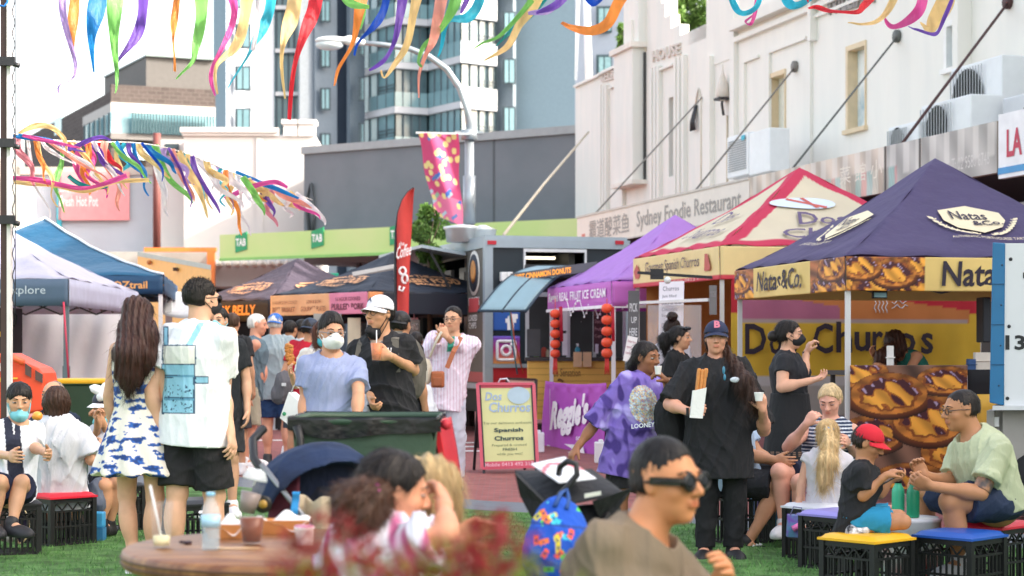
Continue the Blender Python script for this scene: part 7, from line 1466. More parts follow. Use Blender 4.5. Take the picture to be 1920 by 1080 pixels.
p=Person('long haired woman in a green strappy top bending over inside the stall',1712,17.7,1.62,-55,'c98c68',sex='f',neck=(1698,668),head=(1676,644),hyaw=-60,hpitch=45,pix={'el_r':(1655,686,-.1),'wr_r':(1642,668,-.15),'el_l':(1700,700,-.2),'wr_l':(1660,690,-.3),'pelvis':(1740,740)},vox=.009)
p.body();p.hair('long','3a2218',1.08);p.longhair([([p.hp(0,-.2,.1),p.hp(.1,.1,-.2),P(1652,668,17.45),P(1640,682,17.42)],[.09,.09,.06,.02])],'4a2a1c');p.top(cloth('2c7a6a'),.008,0,.55,name='top',tank=True);p.shorts(cloth('3a4258'),1.8,.015);p.shoes(pm('d8d8d8'))
p=Person('blonde woman in a navy striped sleeveless top drinking at the painted table',1552,13.0,1.66,-12,'e2a892',sex='f',g=1.15,head=(1556,752),hyaw=-22,hpitch=22,seat=.44,pix={'el_r':(1478,838,-.15),'wr_r':(1512,795,-.3),'el_l':(1606,850),'wr_l':(1590,830,-.3),'kn_r':(1462,885,-.3),'an_r':(1470,985,-.3),'kn_l':(1500,905,-.4),'an_l':(1505,990,-.35)},vox=.0068)
def nstr(v):return mixc(np.array(srgb('20304f')),np.array(srgb('d8dde6')),(np.sin(v[:,2]*260)-.35)*4)
p.sethand('r',(.5,-.2,.7),55,(.2,.7,-.4))
p.body();p.eyes(.5,closed=False);p.hair('short','cdb287',1.08,fringe=.32,neckcut=-.4,seed=8);p.top(clothA('striped_navy'),.014,0,.5,nstr,'top',tank=True);p.shorts(cloth('26304a'),.8);p.shoes(pm('d8d8dc'));mb=MB();mb.bar(p.j['wr_l']-V(.0,0,.02),p.j['wr_l']+V(0,0,.02),.05,.05);mb.build('smart_watch',pm('e0dcdc'),p.root)
p=Person('small girl with a long wavy blonde ponytail on the white stool',1548,12.0,1.2,172,'e0aa90',sex='f',hs=1.25,head=(1551,815),hyaw=178,seat=.43,pix={'el_l':(1503,905),'wr_l':(1497,945,0),'el_r':(1592,900,.1),'wr_r':(1592,935,.25),'kn_l':(1530,960,.3),'an_l':(1530,1020,.3),'kn_r':(1565,960,.3),'an_r':(1565,1020,.3)},vox=.006,sw=1.1)
p.body();p.hair('long','cfae7c',1.04);p.top(cloth('eceaf2'),.02,.12,.42,name='top',amp=.007,flare=.01);p.shorts(cloth('e0a8b8'),.8);p.shoes(pm('e0b8c4'))
ph=[p.hp(0,-.42,.25),P(1556,835,11.83),P(1552,865,11.78),P(1546,892,11.78),P(1543,912,11.8)]
p.longhair([(ph,[.025,.045,.055,.045,.012])],'d8b987','ponytail');mb=MB();c=p.hp(0,-.47,.2);mb.ball(c,.032,12,(1.1,.8,.6));mb.build('scrunchie',pm('7fa4c8'),p.root)
p=Person('small boy in a red cap kneeling on the yellow stool with a tablet',1606,10.1,1.12,72,'b9825f',hs=1.28,head=(1628,832),hyaw=68,hpitch=22,sw=1.1,g=1.1,pix={'pelvis':(1604,972),'el_r':(1618,930,-.12),'wr_r':(1660,892,-.15),'el_l':(1650,925,.12),'wr_l':(1668,900,.1),'kn_r':(1693,978,-.08),'kn_l':(1685,970,.1),'an_r':(1622,992,-.1),'an_l':(1620,985,.12),'to_r':(1600,1003,-.12),'to_l':(1600,998,.12)},vox=.0055)
p.sethand('r',(.7,.1,.35),35,(.3,.2,-.8));p.sethand('l',(.8,0,.1),40,(0,.3,.8))
p.body();p.eyes(.45);p.hair('short','2a1c16',1.0,fringe=.2);p.cap(pm('cc1c30',.8),bl=.36,bm=pm('cc1c30',.8));p.top(cloth('17181d',cover=0),.018,.7,.44,name='tee',amp=.007,seed=4);p.shorts(cloth('2f9ccc'),.72,.022,amp=.006)
for q in 'rl':
 S=SDF();a,b=p.j['an_'+q],p.j['to_'+q];S.cap(a+V(.0,0,0),b+V(-.005,0,-.01),.032,.03,.02);S.ell(b+V(-.01,0,.01),((1,0,0),(0,1,0),(0,0,1)),(.035,.03,.045),.02);sd('shoe',S,mat('boy_shoe','27282e',.6,.1,col2='dcdce0',scale=28),p.root,.006)
t=thing('tablet','dark tablet in the hands of the red capped boy','tablet',tuple(P(1668,900,10.0)));mb=MB();mb.prism([P(1640,918,9.95),P(1680,896,9.95),P(1684,890,10.1),P(1646,912,10.1)],V(0,0,.008));mb.build('tablet',pm('2a2c30',.25),t,bevel=.002)
p=Person('man in a pale green tee and glasses with a tattooed arm on the red stool',1862,10.5,1.76,-62,'b98460',g=1.02,sw=1.0,head=(1801,770),hyaw=-78,hpitch=5,pix={'pelvis':(1868,945),'el_l':(1838,925,-.25),'wr_l':(1748,912,-.25),'el_r':(1786,905,.1),'wr_r':(1735,893,-.05),'kn_l':(1782,940,-.2),'an_l':(1800,1058,-.15),'kn_r':(1722,915,.45),'an_r':(1745,1035,.45)},vox=.006,neck=(1832,828))
p.sethand('l',(-.9,.1,.35),45,(0,.8,.4));p.sethand('r',(-.6,-.1,.8),40,(.3,-.7,-.2))
p.body();p.eyes(.6);p.hair('short','1d1613',.99,fringe=.36,side=.34,neckcut=-.1,amp=.0008);p.top(cloth('c4ccaa',cover=.15),.03,.72,.5,name='tee',amp=.010,seed=6,flare=.02,bot=1.0);p.shorts(cloth('1f2e4a',cover=0),.72,.035);p.shoes(pm('c8c8cc'));p.glasses('2a2a30')
a,b=p.j['sh_l'],p.j['el_l'];d_=b-a;mt=mat('tattooed_skin','b98460',.5,.1,scale=14,col2='544a48')
S=SDF();S.cap(a+d_*.72,a+d_*.96,.0262*1.76*1.09,.0258*1.76*1.09,.0,flat=True,fa=True);sd('tattoo_sleeve',S,mt,p.root,.006)
p=Person('seated man in a pale blue tee mostly hidden behind the churros woman',1385,12.95,1.74,55,'c08c6c',head=(1368,735),seat=.5,pix={'pelvis':(1385,900),'kn_r':(1466,912,-.2),'an_r':(1398,1022,-.2),'kn_l':(1450,900,.2),'an_l':(1440,1000,.2),'to_r':(1432,1036,-.3),'el_r':(1412,855,-.1),'wr_r':(1452,862,-.2),'el_l':(1420,850,.1),'wr_l':(1455,870,.1)},vox=.008)
p.body();p.hair('short');p.top(cloth('b8d0ea'),.03,.7,.48,name='tee');p.shorts(cloth('1c1e24',cover=0),.8,.03);p.shoes(pm('17181b'))
for k in range(3):mb=MB();mb.bar(P(1408+k*6,1034-k*1.5,12.67),P(1415+k*6,1022-k*1.5,12.67),.012,.02);mb.build('shoe_stripe',pm('eeeeee'),p.root)
p=Person('man with short black hair and sunglasses in a taupe tee in the near foreground',1160,5.15,1.74,52,'c98a60',g=1.08,sw=1.0,hs=1.0,head=(1252,906),hyaw=50,hpitch=-2,seat=.45,neck=(1200,1008),pix={'el_l':(1320,1150,.1),'wr_l':(1352,1085,-.1),'el_r':(1105,1220,-.1),'wr_r':(1230,1250,-.2),'pelvis':(1090,1330),'kn_l':(1370,1320),'an_l':(1370,1560),'kn_r':(1330,1340,-.3),'an_r':(1330,1570,-.3)},vox=.0052)
p.body();p.eyes(.7);p.hair('short','120e0c',.98,fringe=.36,side=.335,top=.05,neckcut=-.08,amp=.0009);p.top(cloth('7d6f5c',cover=.1),.03,.8,.5,name='tee',amp=.01,seed=12,flare=.02,ff=24);p.shorts(cloth('3a3e48'),.8);p.shoes(pm('d8d8d8'))
p.glasses('1c1a1a',pm('17181c',.12),.125,.004)
mb=MB();h=p.h
for q in(1,-1):mb.bar(p.hp(q*.27,.40,.03),p.hp(q*.36,.0,.05),.012,.022);mb.build('sunglasses_arm',pm('1a1818',.3),p.root)if q==-1 else None
p=Person('girl with a dark curly ponytail in a pink tie dye tee leaning over the table',690,5.1,1.4,120,'d49878',hs=1.12,sex='f',head=(742,922),hyaw=100,hpitch=12,seat=.45,neck=(718,992),pix={'pelvis':(640,1190),'el_r':(838,1000,-.15),'wr_r':(832,945,0),'el_l':(810,1050,.1),'wr_l':(850,1020,.1),'kn_l':(700,1230,.3),'an_l':(700,1500,.3),'kn_r':(740,1230,.1),'an_r':(740,1500,.1)},vox=.0055)
def pdye(v):n=vnoise(v,26,12);return mixc(mixc(np.array(srgb('e6e2ee')),np.array(srgb('b8608c')),(n-.15)*2.2),np.array(srgb('8c2a50')),(n-.65)*3)
p.body();p.eyes(.6);p.hair('tied','1e1816',1.1,fringe=.3);p.top(clothA('pink_tie_dye'),.03,.75,.42,pdye,'tee',.012,8,flare=.03);p.shorts(cloth('3a3440'),.8);p.shoes(pm('d8d8d8'))
S=SDF();r=np.random.RandomState(3);c0=P(700,932,5.0)
S.chain([P(712,925,5.0),P(690,938,5.0),P(672,955,5.0),P(655,975,5.0)],[.03,.055,.06,.03],.03);[S.ell(P(640+r.rand()*70,915+r.rand()*60,4.97+r.rand()*.06),((1,0,0),(0,1,0),(0,0,1)),(.025,.025,.022),.02)for _ in range(24)]
S.disp(folds(.008,110,4));sdh('curly_ponytail',S,hairm('4a3022'),p.root,.006,2500,.03,(-.3,0,-.5),2,1.0);mb=MB();mb.ball(P(708,924,4.98),.022,10,(.7,1,1.2));mb.build('hair_tie',pm('c0409c'),p.root)
p=Person('small child with straight dark blond hair hugged at the near table',812,5.35,1.12,140,'e0ac94',hs=1.22,sex='f',head=(812,926),hyaw=150,seat=.5,pix={'pelvis':(790,1160),'kn_l':(800,1200,.3),'an_l':(800,1380,.3),'kn_r':(830,1200,.3),'an_r':(830,1380,.3),'el_r':(850,1040),'wr_r':(850,1010,-.1),'el_l':(780,1040,.1),'wr_l':(790,1080,.1)},vox=.006)
p.body();p.hair('long','b09468',1.1);p.longhair([([p.hp(0,-.1,.2),p.hp(.0,-.25,-.4),p.hp(-.05,-.25,-.85)],[.08,.075,.03]),([p.hp(-.22,.05,.1),p.hp(-.25,.05,-.6)],[.05,.03])],'b49a6e');p.top(clothA('pale_print'),.02,.6,.42,lambda v:mixc(np.array(srgb('dcdcd8')),np.array(srgb('b06a7c')),(vnoise(v,60,2)-.4)*5),'tee');p.shorts(cloth('5a6a8a'),.8);p.shoes(pm('e0e0e0'))
# ================================================================ SEATS, TABLES, PRAMS, SMALL THINGS
def stool(x,Y,col,lab,rz=45,h=.33,w=.33,grp='milk crate stools with coloured cushions',crate='17181a',zc=None):
 t=thing('crate_stool',lab,'stool',(PX(x,Y),Y,0),R(rz),grp);a=w/2;m=pm(crate,.5,.1)
 mb=MB()
 for z0,z1 in((.0,.025),(h*.40,h*.44),(h*.72,h*.76),(h-.03,h)):
  for s_ in(-1,1):mb.box(-a,a,s_*a-.008,s_*a+.008,z0+.001,z1);mb.box(s_*a-.008,s_*a+.008,-a+.009,a-.009,z0+.001,z1)
 for s1 in(-1,1):
  for s2 in(-1,1):mb.box(s1*a-.016,s1*a+.016,s2*a-.016,s2*a+.016,.0,h-.001)
 mb.box(-a,a,-a,a,.012,.02)
 for k in range(1,9):
  u=-a+2*a*k/9
  for s_ in(-1,1):mb.box(u-.005,u+.005,s_*a-.005,s_*a+.005,.02,h*.72);mb.box(s_*a-.005,s_*a+.005,u-.005,u+.005,.02,h*.72)
 for k in range(4):
  u0,u1=-a+2*a*k/4,-a+2*a*(k+1)/4
  for s_ in(-1,1):
   mb.bar((u0,s_*a,h*.76),((u0+u1)/2,s_*a,h-.03),.008);mb.bar(((u0+u1)/2,s_*a,h-.03),(u1,s_*a,h*.76),.008);mb.bar((s_*a,u0,h*.76),(s_*a,(u0+u1)/2,h-.03),.008);mb.bar((s_*a,(u0+u1)/2,h-.03),(s_*a,u1,h*.76),.008)
 mb.build('crate',m,t,local=True)
 mb=MB();n=12
 def cf(u,v):x_,y_=(u-.5)*2,(v-.5)*2;e=(1-x_**8)*(1-y_**8);return(x_*(a+.022),y_*(a+.022),h+.012+.026*e**.5)
 mb.grid(cf,n,n);mb.box(-a-.022,a+.022,-a-.022,a+.022,h+.001,h+.014);mb.build('cushion',pm(col,.4,.05),t,local=True)
 return t
stool(112,12.9,'cf2036','black crate stool with a red cushion under the man from behind at left')
stool(362,12.3,'26282c','black crate stool showing between the legs beside the white tee man',30)
stool(1541,12.0,'e4e6ee','black crate stool with a white cushion under the blonde girl',40)
stool(1575,11.45,'8c84cc','black crate stool with a lilac cushion behind the kneeling boy',40)
stool(1625,10.0,'eeb41e','black crate stool with a yellow cushion under the kneeling boy',43)
stool(1800,10.15,'1c55b0','empty black crate stool with a bright blue cushion',45)
stool(1856,10.75,'c81e38','black crate stool with a red cushion under the man with glasses',45)
stool(20,12.3,'26282c','dark crate seat under the masked boy',20)
stool(215,13.9,'26282c','dark crate seat under the girl with the balloon',30);stool(1385,13.0,'23242a','dark crate seat under the man behind the churros woman',30,h=.42);stool(1552,13.2,'23242a','dark crate seat under the blonde woman',20)
stool(100,15.4,'26282c','dark crate seat under the grey haired diner',20)
WOOD=mat('table_wood','7a4a2c',.4,.3,scale=5,stretch=(1,7,1),bump=.3,bscale=30,col2='94683e');WOODS=mat('spool_side','b8793c',.6,.3,scale=10)
def spool(x,Y,zt,r,lab,top,side,drum,rd=.5,thick=.06,base=True):
 t=thing('spool_table',lab,'table',(PX(x,Y),Y,0));mb=MB();mb.lathe((0,0,0),[(r*.985,zt-thick),(r,zt-thick+.01),(r,zt-.01),(r*.985,zt)],48);mb.build('table_top',top,t,local=True)
 mb=MB();mb.lathe((0,0,0),[(r*.9,.001),(r*.9,.05)],40);mb.build('foot',side,t,local=True)
 mb=MB();mb.lathe((0,0,0),[(r*rd,.051),(r*rd,zt-thick-.001)],32,sm=False);mb.build('drum',drum,t,local=True);return t
FT=spool(575,5.75,.745,.56,'large round cable spool table with drinks and food trays in front',WOOD,WOODS,WOODS,.55,.055)
mb=MB();[mb.lathe((0,0,0),[(.562,z),(.565,z+.003),(.562,z+.006)],48)for z in(.705,.722)];mb.build('rim_joint',pm('5a3c28'),FT,local=True)
spool(60,14.2,.68,.62,'brown cable spool table in front of the seated diners at left',pm('7c5438',.6,.2,bump=.3),pm('6a4630'),pm('6a4630'),.5)
PT=mat('graffiti_wood','7a5a9c',.6,.2,scale=5,col2='3f8cb0',bump=.2);PT2=mat('graffiti_side','c88a3c',.6,.3,scale=4,col2='3a6ea8')
spool(1485,13.4,.52,.36,'painted cable spool table with graffiti beside the adidas shoes'.replace('adidas ','black and white '),pm('e2e2e6'),PT2,PT,.85)
dr=thing('drum_table','low white painted drum with red marks between the stools','table',(PX(1709,10.62),10.62,0));mb=MB();mb.lathe((0,0,0),[(.165,0),(.165,.37),(.17,.375),(.17,.39),(.16,.395)],28);mb.build('drum',mat('drum_print','dfe2ea',.5,.05,scale=3.2,col2='c8505c'),dr,local=True);mb=MB();mb.lathe((0,0,0),[(.15,.3955),(.15,.398)],28);mb.build('lid',pm('eceef0'),dr,local=True)
d2=thing('spool_table','dark red painted spool standing behind the yellow stool','table',(PX(1700,10.75),10.75,0))if False else None
def bottle(base,h,r,body,capm,lab,nm='water_bottle',label=None,liquid=None,cat='bottle',steel=False):
 t=thing(nm,lab,cat,tuple(base));mb=MB();s_=h
 if steel:mb.lathe(base,[(r*.94,0),(r,.006),(r,s_*.62),(r*.9,s_*.7),(r*.55,s_*.8),(r*.52,s_*.84)],20)
 else:mb.lathe(base,[(r*.9,0),(r,.01),(r*.93,s_*.14),(r,s_*.2),(r*.94,s_*.28),(r,s_*.34),(r,s_*.62),(r*.85,s_*.74),(r*.4,s_*.88),(r*.38,s_*.93)],20)
 mb.build('body',body,t);mb=MB();mb.lathe(Vector(base)+V(0,0,s_*(.84 if steel else .93)),[(r*.58 if steel else r*.45,0),(r*.58 if steel else r*.46,s_*.1 if steel else s_*.06),(r*.3,s_*.11 if steel else s_*.065)],16);mb.build('cap',capm,t)
 if label:mb=MB();mb.lathe(Vector(base)+V(0,0,s_*.40),[(r*1.02,0),(r*1.02,s_*.2)],20);mb.build('label',pm(label,.4),t)
 if liquid:mb=MB();mb.lathe(Vector(base)+V(0,0,.004),[(r*.85,0),(r*.88,s_*.55)],16);mb.build('water',liquid,t)
 return t
PETM=mat('pet_plastic','dcecf2',.08,0,alpha=.2);WAT=mat('water_in_bottle','a8cfe0',.1,0,alpha=.3)
zt=.746
def onT(x,y):Y=(CZ-zt)*FP/(y-HY);return V(PX(x,Y),Y,zt)
bottle(onT(395,1031),.175,.029,PETM,pm('8cc8e8',.4),'clear water bottle with a pale blue cap on the front spool table',label='a8d4ec',liquid=WAT)
cup('drink_cup','nearly empty clear cup with a white straw on the front spool table',onT(303,1027),.135,.036,'f4f4f4',mat('milky_drink','e6dcae',.5),.22,(-.035,0,.19),clear=True)
cup('drink_cup','brown iced coffee in a clear cup with a white band',onT(472,1020),.085,.042,'f4f4f4',mat('coffee_drink','7a3814',.4,.2),.88,clear=True)
cup('ice_cream_cup','small white tub of pink ice cream on the spool table edge',onT(571,1021),.05,.032,'f0ecea',mat('pink_ice_cream','d88ca8',.6,.2),1.05)
def tray(x,y,w,lab,n=4,paper=True):
 b=onT(x,y);t=thing('food_tray',lab,'tray',tuple(b));mb=MB();h=.045;l=w;d=.085
 mb.add([(-l*.4,-d*.4,0),(l*.4,-d*.4,0),(l*.4,d*.4,0),(-l*.4,d*.4,0),(-l/2,-d/2,h),(l/2,-d/2,h),(l/2,d/2,h),(-l/2,d/2,h)],[(0,3,2,1),(0,1,5,4),(1,2,6,5),(2,3,7,6),(3,0,4,7)]);o=mb.build('tray',mat('kraft_card','c08048',.7,.15),t,local=True);s_=o.modifiers.new('solid','SOLIDIFY');s_.thickness=.003
 if paper:
  r=np.random.RandomState(int(x));mb=MB();mb.grid(lambda u,v:((u-.5)*l*1.05,(v-.5)*d*1.0,.03+.016*math.sin(u*7+v*4)+.006*math.sin(u*15)+.022*v),24,12,th=.001);mb.build('paper',pm('ece6e2',.7),t,local=True)
 return t
tray(425,1008,.13,'brown card food tray lined with white paper behind the water bottle');tray(532,1000,.17,'wider brown food tray with crumpled paper behind the coffee')
t=thing('bottle_top','small dark bottle top lying on the spool table','bottle top',tuple(onT(352,1020)));b=onT(352,1020);mb=MB();mb.lathe(b,[(.012,0),(.013,.008),(.01,.01)],12);mb.ball(b+V(-.018,.005,.006),.006,8,(2,1,.8));mb.build('cap',pm('3a2630'),t)
t=thing('wooden_fork','pale wooden fork lying between the bottle and the tray','fork',tuple(onT(440,1030)));b=onT(440,1030);mb=MB();mb.bar(b+V(-.05,0,.003),b+V(.05,.01,.003),.018,.003);[mb.bar(b+V(.05,.01+k*.006,.003),b+V(.075,.01+k*.006,.003),.003,.002)for k in(-1,0,1)];mb.build('fork',pm('dcbc94'),t)
bottle(P(1684,968,10.6),.225,.036,pm('3cb48c',.35),pm('1c1e22'),'mint green steel bottle on the drum table',steel=True);bottle(P(1712,970,10.53),.225,.036,pm('1f8a66',.35),pm('1c1e22'),'darker green steel bottle on the drum table',steel=True)
bottle(P(1484,917,13.2),.205,.034,PETM,pm('4aa0d8',.4),'clear water bottle with blue label on the painted spool table',label='4a9cc8',liquid=WAT)
t=thing('snack_tray','orange food tray with noodles behind the green bottles','food',tuple(P(1664,955,11.2)));mb=MB();mb.box(PX(1640,11.2),PX(1690,11.2),11.15,11.28,.398,.41);mb.build('tray',pm('d88a70'),t,bevel=.003);S=SDF();r=np.random.RandomState(1);[S.ell(P(1645+r.rand()*40,951,11.2+r.rand()*.06),((1,0,0),(0,1,0),(0,0,1)),(.022,.02,.012),.01)for _ in range(12)];sd('noodles',S,mat('noodle_food','d8c09c',.6,.3,scale=60),t,.006)
cup('drink_cup','clear plastic cup beside the green bottles',P(1694,962,11.15),.11,.036,'f0f0f4',clear=True)
t=thing('novelty_bag','purple lunch bag with a pink bottle hanging from the white stool','bag',tuple(P(1492,980,11.8)));mb=MB();mb.prism([P(1475,1007,11.8),P(1510,1010,11.8),P(1510,966,11.8),P(1477,964,11.8)],V(0,.04,0));mb.build('bag',mat('lunch_bag','7a5ab8',.4,.2,scale=20,col2='5a88a8'),t,bevel=.006);mb=MB();mb.cyl(P(1486,992,11.77),P(1502,984,11.77),.02,n=12);mb.build('pink_bottle',pm('e070b0',.3),t);mb=MB();mb.tube([P(1482,965,11.8),P(1488,950,11.8),P(1503,952,11.8),P(1506,966,11.8)],.004,5);mb.build('handle',pm('8a8ab0'),t)
t=thing('skateboard','dark skateboard with pale wheels tipped against the red stool','skateboard',tuple(P(35,1000,12.55)));f_=lambda u,v:P(24+30*u+10*math.sin(v*3.14),958+58*v,12.6)+V(0,(u-.5)*.06-.02*math.cos(v*6.28)*0,.02*math.cos((v-.5)*5)*0)
pts=[P(30+18*math.cos(a)*(1 if math.cos(a)>0 else .35)+6,985+34*math.sin(a),12.6)for a in np.linspace(0,6.28,25)[:-1]];mb=MB();mb.prism(pts,V(-.012,.012,0));mb.build('deck',mat('deck_print','24243c',.5,.2,scale=14,col2='3a3050'),t);mb=MB();mb.tube(pts+[pts[0]],.006,5,False);mb.build('edge',pm('d8c49c'),t)
for y in(972,1010):mb=MB();mb.cyl(P(14,y,12.5),P(23,y-1,12.5),.022,n=12);mb.cyl(P(14,y+2,12.62),P(23,y+1,12.62),.022,n=12);mb.build('wheel',pm('e4dccc',.4),t)
mb=MB();mb.bar(P(18,974,12.56),P(24,1012,12.56),.02);mb.build('truck',pm('9aa0a4',.3,metal=.5),t)
t=thing('toy_balloon','lime green modelling balloon at the left edge of the table','balloon',tuple(P(10,822,12.3)));mb=MB();[mb.tube([P(x0+(x1-x0)*k/6,y0+(y1-y0)*k/6,12.3)for k in range(7)],[.008,.03,.033,.028,.033,.03,.008],10)for x0,y0,x1,y1 in((-20,836,18,818),(4,812,40,812))];mb.build('balloon_tube',pm('8ce03c',.25,.0),t)
t=thing('toy_balloon','small orange balloon beside the masked boy','balloon',tuple(P(70,778,12.7)));mb=MB();mb.ball(P(70,780,12.7),.038,14,(1,1,.85));mb.build('balloon',pm('f0a040',.25,.0),t)
t=thing('backpack','grey school backpack beside the red crate stool','backpack',tuple(P(182,935,13.3)));S=SDF();S.ell(P(182,930,13.3),((1,0,0),(0,1,0),(0,0,1)),(.07,.07,.13),.03);S.ell(P(184,945,13.25),((1,0,0),(0,1,0),(0,0,1)),(.055,.06,.07),.03);S.disp(folds(.008,40,8));sd('bag',S,cloth('6c7688'),t,.008)
t=thing('shopping_bag','small sky blue bag on the ground behind the red stool','bag',tuple(P(185,950,13.1)));mb=MB();mb.box(PX(175,13.1),PX(196,13.1),13.05,13.15,.1,.21);mb.build('bag',pm('3f9cd0'),t,bevel=.01);mb=MB();mb.box(PX(175,13.1),PX(196,13.1),13.04,13.16,.012,.099);mb.build('base',pm('3078a8'),t)
NV=mat('pram_navy','061a38',.8,.1,bump=.4,bscale=20,dist=.015,col2='0a2448');BLK=pm('1b1c20',.5);
def tb(pts,r,m,t,nm,n=8):mb=MB();mb.tube(pts,r,n);return mb.build(nm,m,t)
Y=6.9;t=thing('pram','navy hooded stroller with a cream blanket behind the food table','stroller',(PX(560,Y),Y,0))
c=P(590,925,Y)
S=SDF();S.ell(c,((1,0,.25),(0,1,0),(-.25,0,1)),(.235,.21,.185),.01);S.ell(c+V(.06,-.10,-.05),((1,0,.35),(0,1,0),(-.35,0,1)),(.225,.2,.165),.01,True);S.cut(c+V(0,0,-.09),V(-.25,0,-1));S.disp(folds(.004,30,2));sd('canopy',S,NV,t,.006)
S=SDF();S.ell(c+V(.03,.03,-.02),((1,0,.3),(0,1,0),(-.3,0,1)),(.19,.15,.15),.01);S.cut(c+V(0,-.02,0),V(.2,-1,0));sd('lining',S,cloth('0f1c38',cover=0),t,.009)
S=SDF();S.frus(P(600,905,Y+.1),P(610,1060,Y-.05),(1,0,0),(.17,.10),(.14,.08),.03);S.disp(folds(.006,30,3));sd('seat_shell',S,pm('161c2c',.8),t,.01)
mb=MB();mb.grid(lambda u,v:P(552+70*u,935+75*v,Y-.2)+V(.0,.05*math.sin(u*6)-.16*(1-v)*0,.012*math.sin(u*9+v*5)),16,16,th=.01);mb.build('blanket',cloth('d8c8ac'),t);mb=MB();mb.grid(lambda u,v:P(548+14*u-6*v,925+66*v,Y-.21)+V(0,.01*math.sin(v*9),0),6,10,th=.01);mb.build('blue_cover',pm('2a88c4',.8),t)
mb=MB();mb.grid(lambda u,v:P(505+58*u,905+95*v-20*u*(1-v),Y-.12)+V(0,.02*math.sin(v*5+u*3),0),8,8,th=.008);mb.build('side_panel',cloth('5a2434'),t)
tb([P(565,860,Y+.25),P(563,822,Y+.3),P(556,798,Y+.3)],.016,BLK,t,'handle');tb([P(508,905,Y),P(476,860,Y+.1),P(474,825,Y+.2),P(495,803,Y+.25)],.017,BLK,t,'handle')
tb([P(490,870,Y-.15),P(575,975,Y-.2),P(640,1075,Y-.2)],.010,pm('8a8c90',.3,metal=.5),t,'frame_tube');tb([P(520,880,Y-.1),P(505,990,Y),P(495,1100,Y+.1)],.012,BLK,t,'frame_tube');tb([P(655,900,Y+.2),P(640,1000,Y+.2),P(560,1130,Y+.1)],.012,BLK,t,'frame_tube')
for x,yy in((500,1190),(650,1190)):
 for dy in(-.15,.3):mb=MB();c=V(PX(x,Y),Y+dy,.1);mb.lathe(c-V(.015,0,0),[(.03,0),(.09,.003),(.1,.01),(.1,.02),(.09,.03)],20,ax=(1,0,0));mb.build('wheel',BLK,t)
mb=MB();c=P(494,945,Y-.2);mb.lathe(c,[(.03,0),(.032,.01),(.026,.012)],20,ax=(0,-1,0));mb.build('hinge_disc',pm('22201c',.4),t);mb=MB();mb.lathe(c+V(0,-.013,0),[(.016,0),(.015,.003)],14,ax=(0,-1,0));mb.build('gold_disc',pm('b08c3c',.4),t)
t=thing('drink_cup','clear takeaway cup with a lid clipped to the navy stroller','cup',tuple(P(466,960,6.6)));b=P(462,962,6.6);ax=V(.25,0,1).normalized();mb=MB();mb.lathe(b,[(.03,0),(.043,.12)],18,ax=ax);mb.build('cup',mat('clear_cup',alpha=.32),t);mb=MB();mb.lathe(b+ax*.121,[(.045,0),(.044,.01),(.03,.035),(.012,.04)],18,ax=ax);mb.build('lid',mat('lid_clear','e8eef0',.15,0,alpha=.5),t);mb=MB();mb.lathe(b+ax*.004,[(.027,0),(.037,.07)],16,ax=ax);mb.build('drink',pm('8a7a74',.4,.3),t);mb=MB();mb.cyl(b+ax*.1,P(489,880,6.6),.004,n=6);mb.build('straw',pm('e4ecf0'),t)
Y=6.45;t=thing('pram','black stroller with a pink and white sheet under its open canopy','stroller',(PX(1075,Y),Y,0))
f_=sheetmap(P(1030,955,Y-.1),P(1170,925,Y),P(1110,882,Y+.3),P(965,885,Y+.2))
mb=MB();mb.grid(lambda u,v:f_(u,v)+V(0,0,.035*math.sin(math.pi*u)*math.sin(math.pi*v)),16,12,th=.006);mb.build('canopy',cloth('24262b',cover=0),t)
f2=sheetmap(P(1048,928,Y-.09),P(1118,920,Y-.05),P(1058,878,Y+.15),P(995,892,Y+.1));mb=MB();mb.grid(lambda u,v:f2(u,v)+V(0,-.01,.04+.015*math.sin(math.pi*u)*math.sin(math.pi*v)),30,16,th=.003,colf=lambda u,v:srgb('d8707c')if abs(v-.55-.15*math.sin(u*5))<.07 else srgb('dfe2e8'));mb.build('sheet',PRT,t)
mb=MB();mb.prism([P(965,888,Y-.1),P(1022,945,Y-.12),P(1012,1000,Y-.05),P(975,930,Y)],V(.01,.05,0));mb.build('side_panel',cloth('1e2024',cover=0),t);mb=MB();mb.prism([P(1110,940,Y-.1),P(1185,915,Y),P(1150,965,Y),P(1125,975,Y)],V(.01,.05,0));mb.build('side_panel',cloth('1e2024',cover=0),t)
mb=MB();mb.prism([P(1096,934,Y-.16),P(1127,928,Y-.16),P(1127,921,Y-.16),P(1096,926,Y-.16)],V(0,.006,0));mb.build('label',pm('d8dccc'),t)
tb([P(1035,945,Y-.2),P(1062,915,Y-.2),P(1082,890,Y-.2),P(1080,870,Y-.2),P(1064,865,Y-.2),P(1050,875,Y-.15),P(1048,888,Y-.1)],.011,BLK,t,'handle',10)
S=SDF();S.frus(P(1085,960,Y+.1),P(1110,1110,Y),(1,0,0),(.15,.1),(.13,.08),.03);sd('seat_shell',S,cloth('17181c',cover=0),t,.012)
tb([P(1140,960,Y),P(1105,1040,Y-.05),P(1060,1150,Y-.1)],.012,BLK,t,'frame_tube');tb([P(1010,965,Y),P(1020,1080,Y+.05),P(1080,1180,Y+.1)],.012,BLK,t,'frame_tube')
for x in(1035,1145):
 for dy in(-.2,.25):mb=MB();c=V(PX(x,Y),Y+dy,.1);mb.lathe(c-V(.015,0,0),[(.03,0),(.09,.003),(.1,.01),(.1,.02),(.09,.03)],20,ax=(1,0,0));mb.build('wheel',BLK,t)
t=thing('backpack',"child's bright blue backpack with orange and green patches hanging on the stroller",'backpack',tuple(P(1045,1020,6.15)))
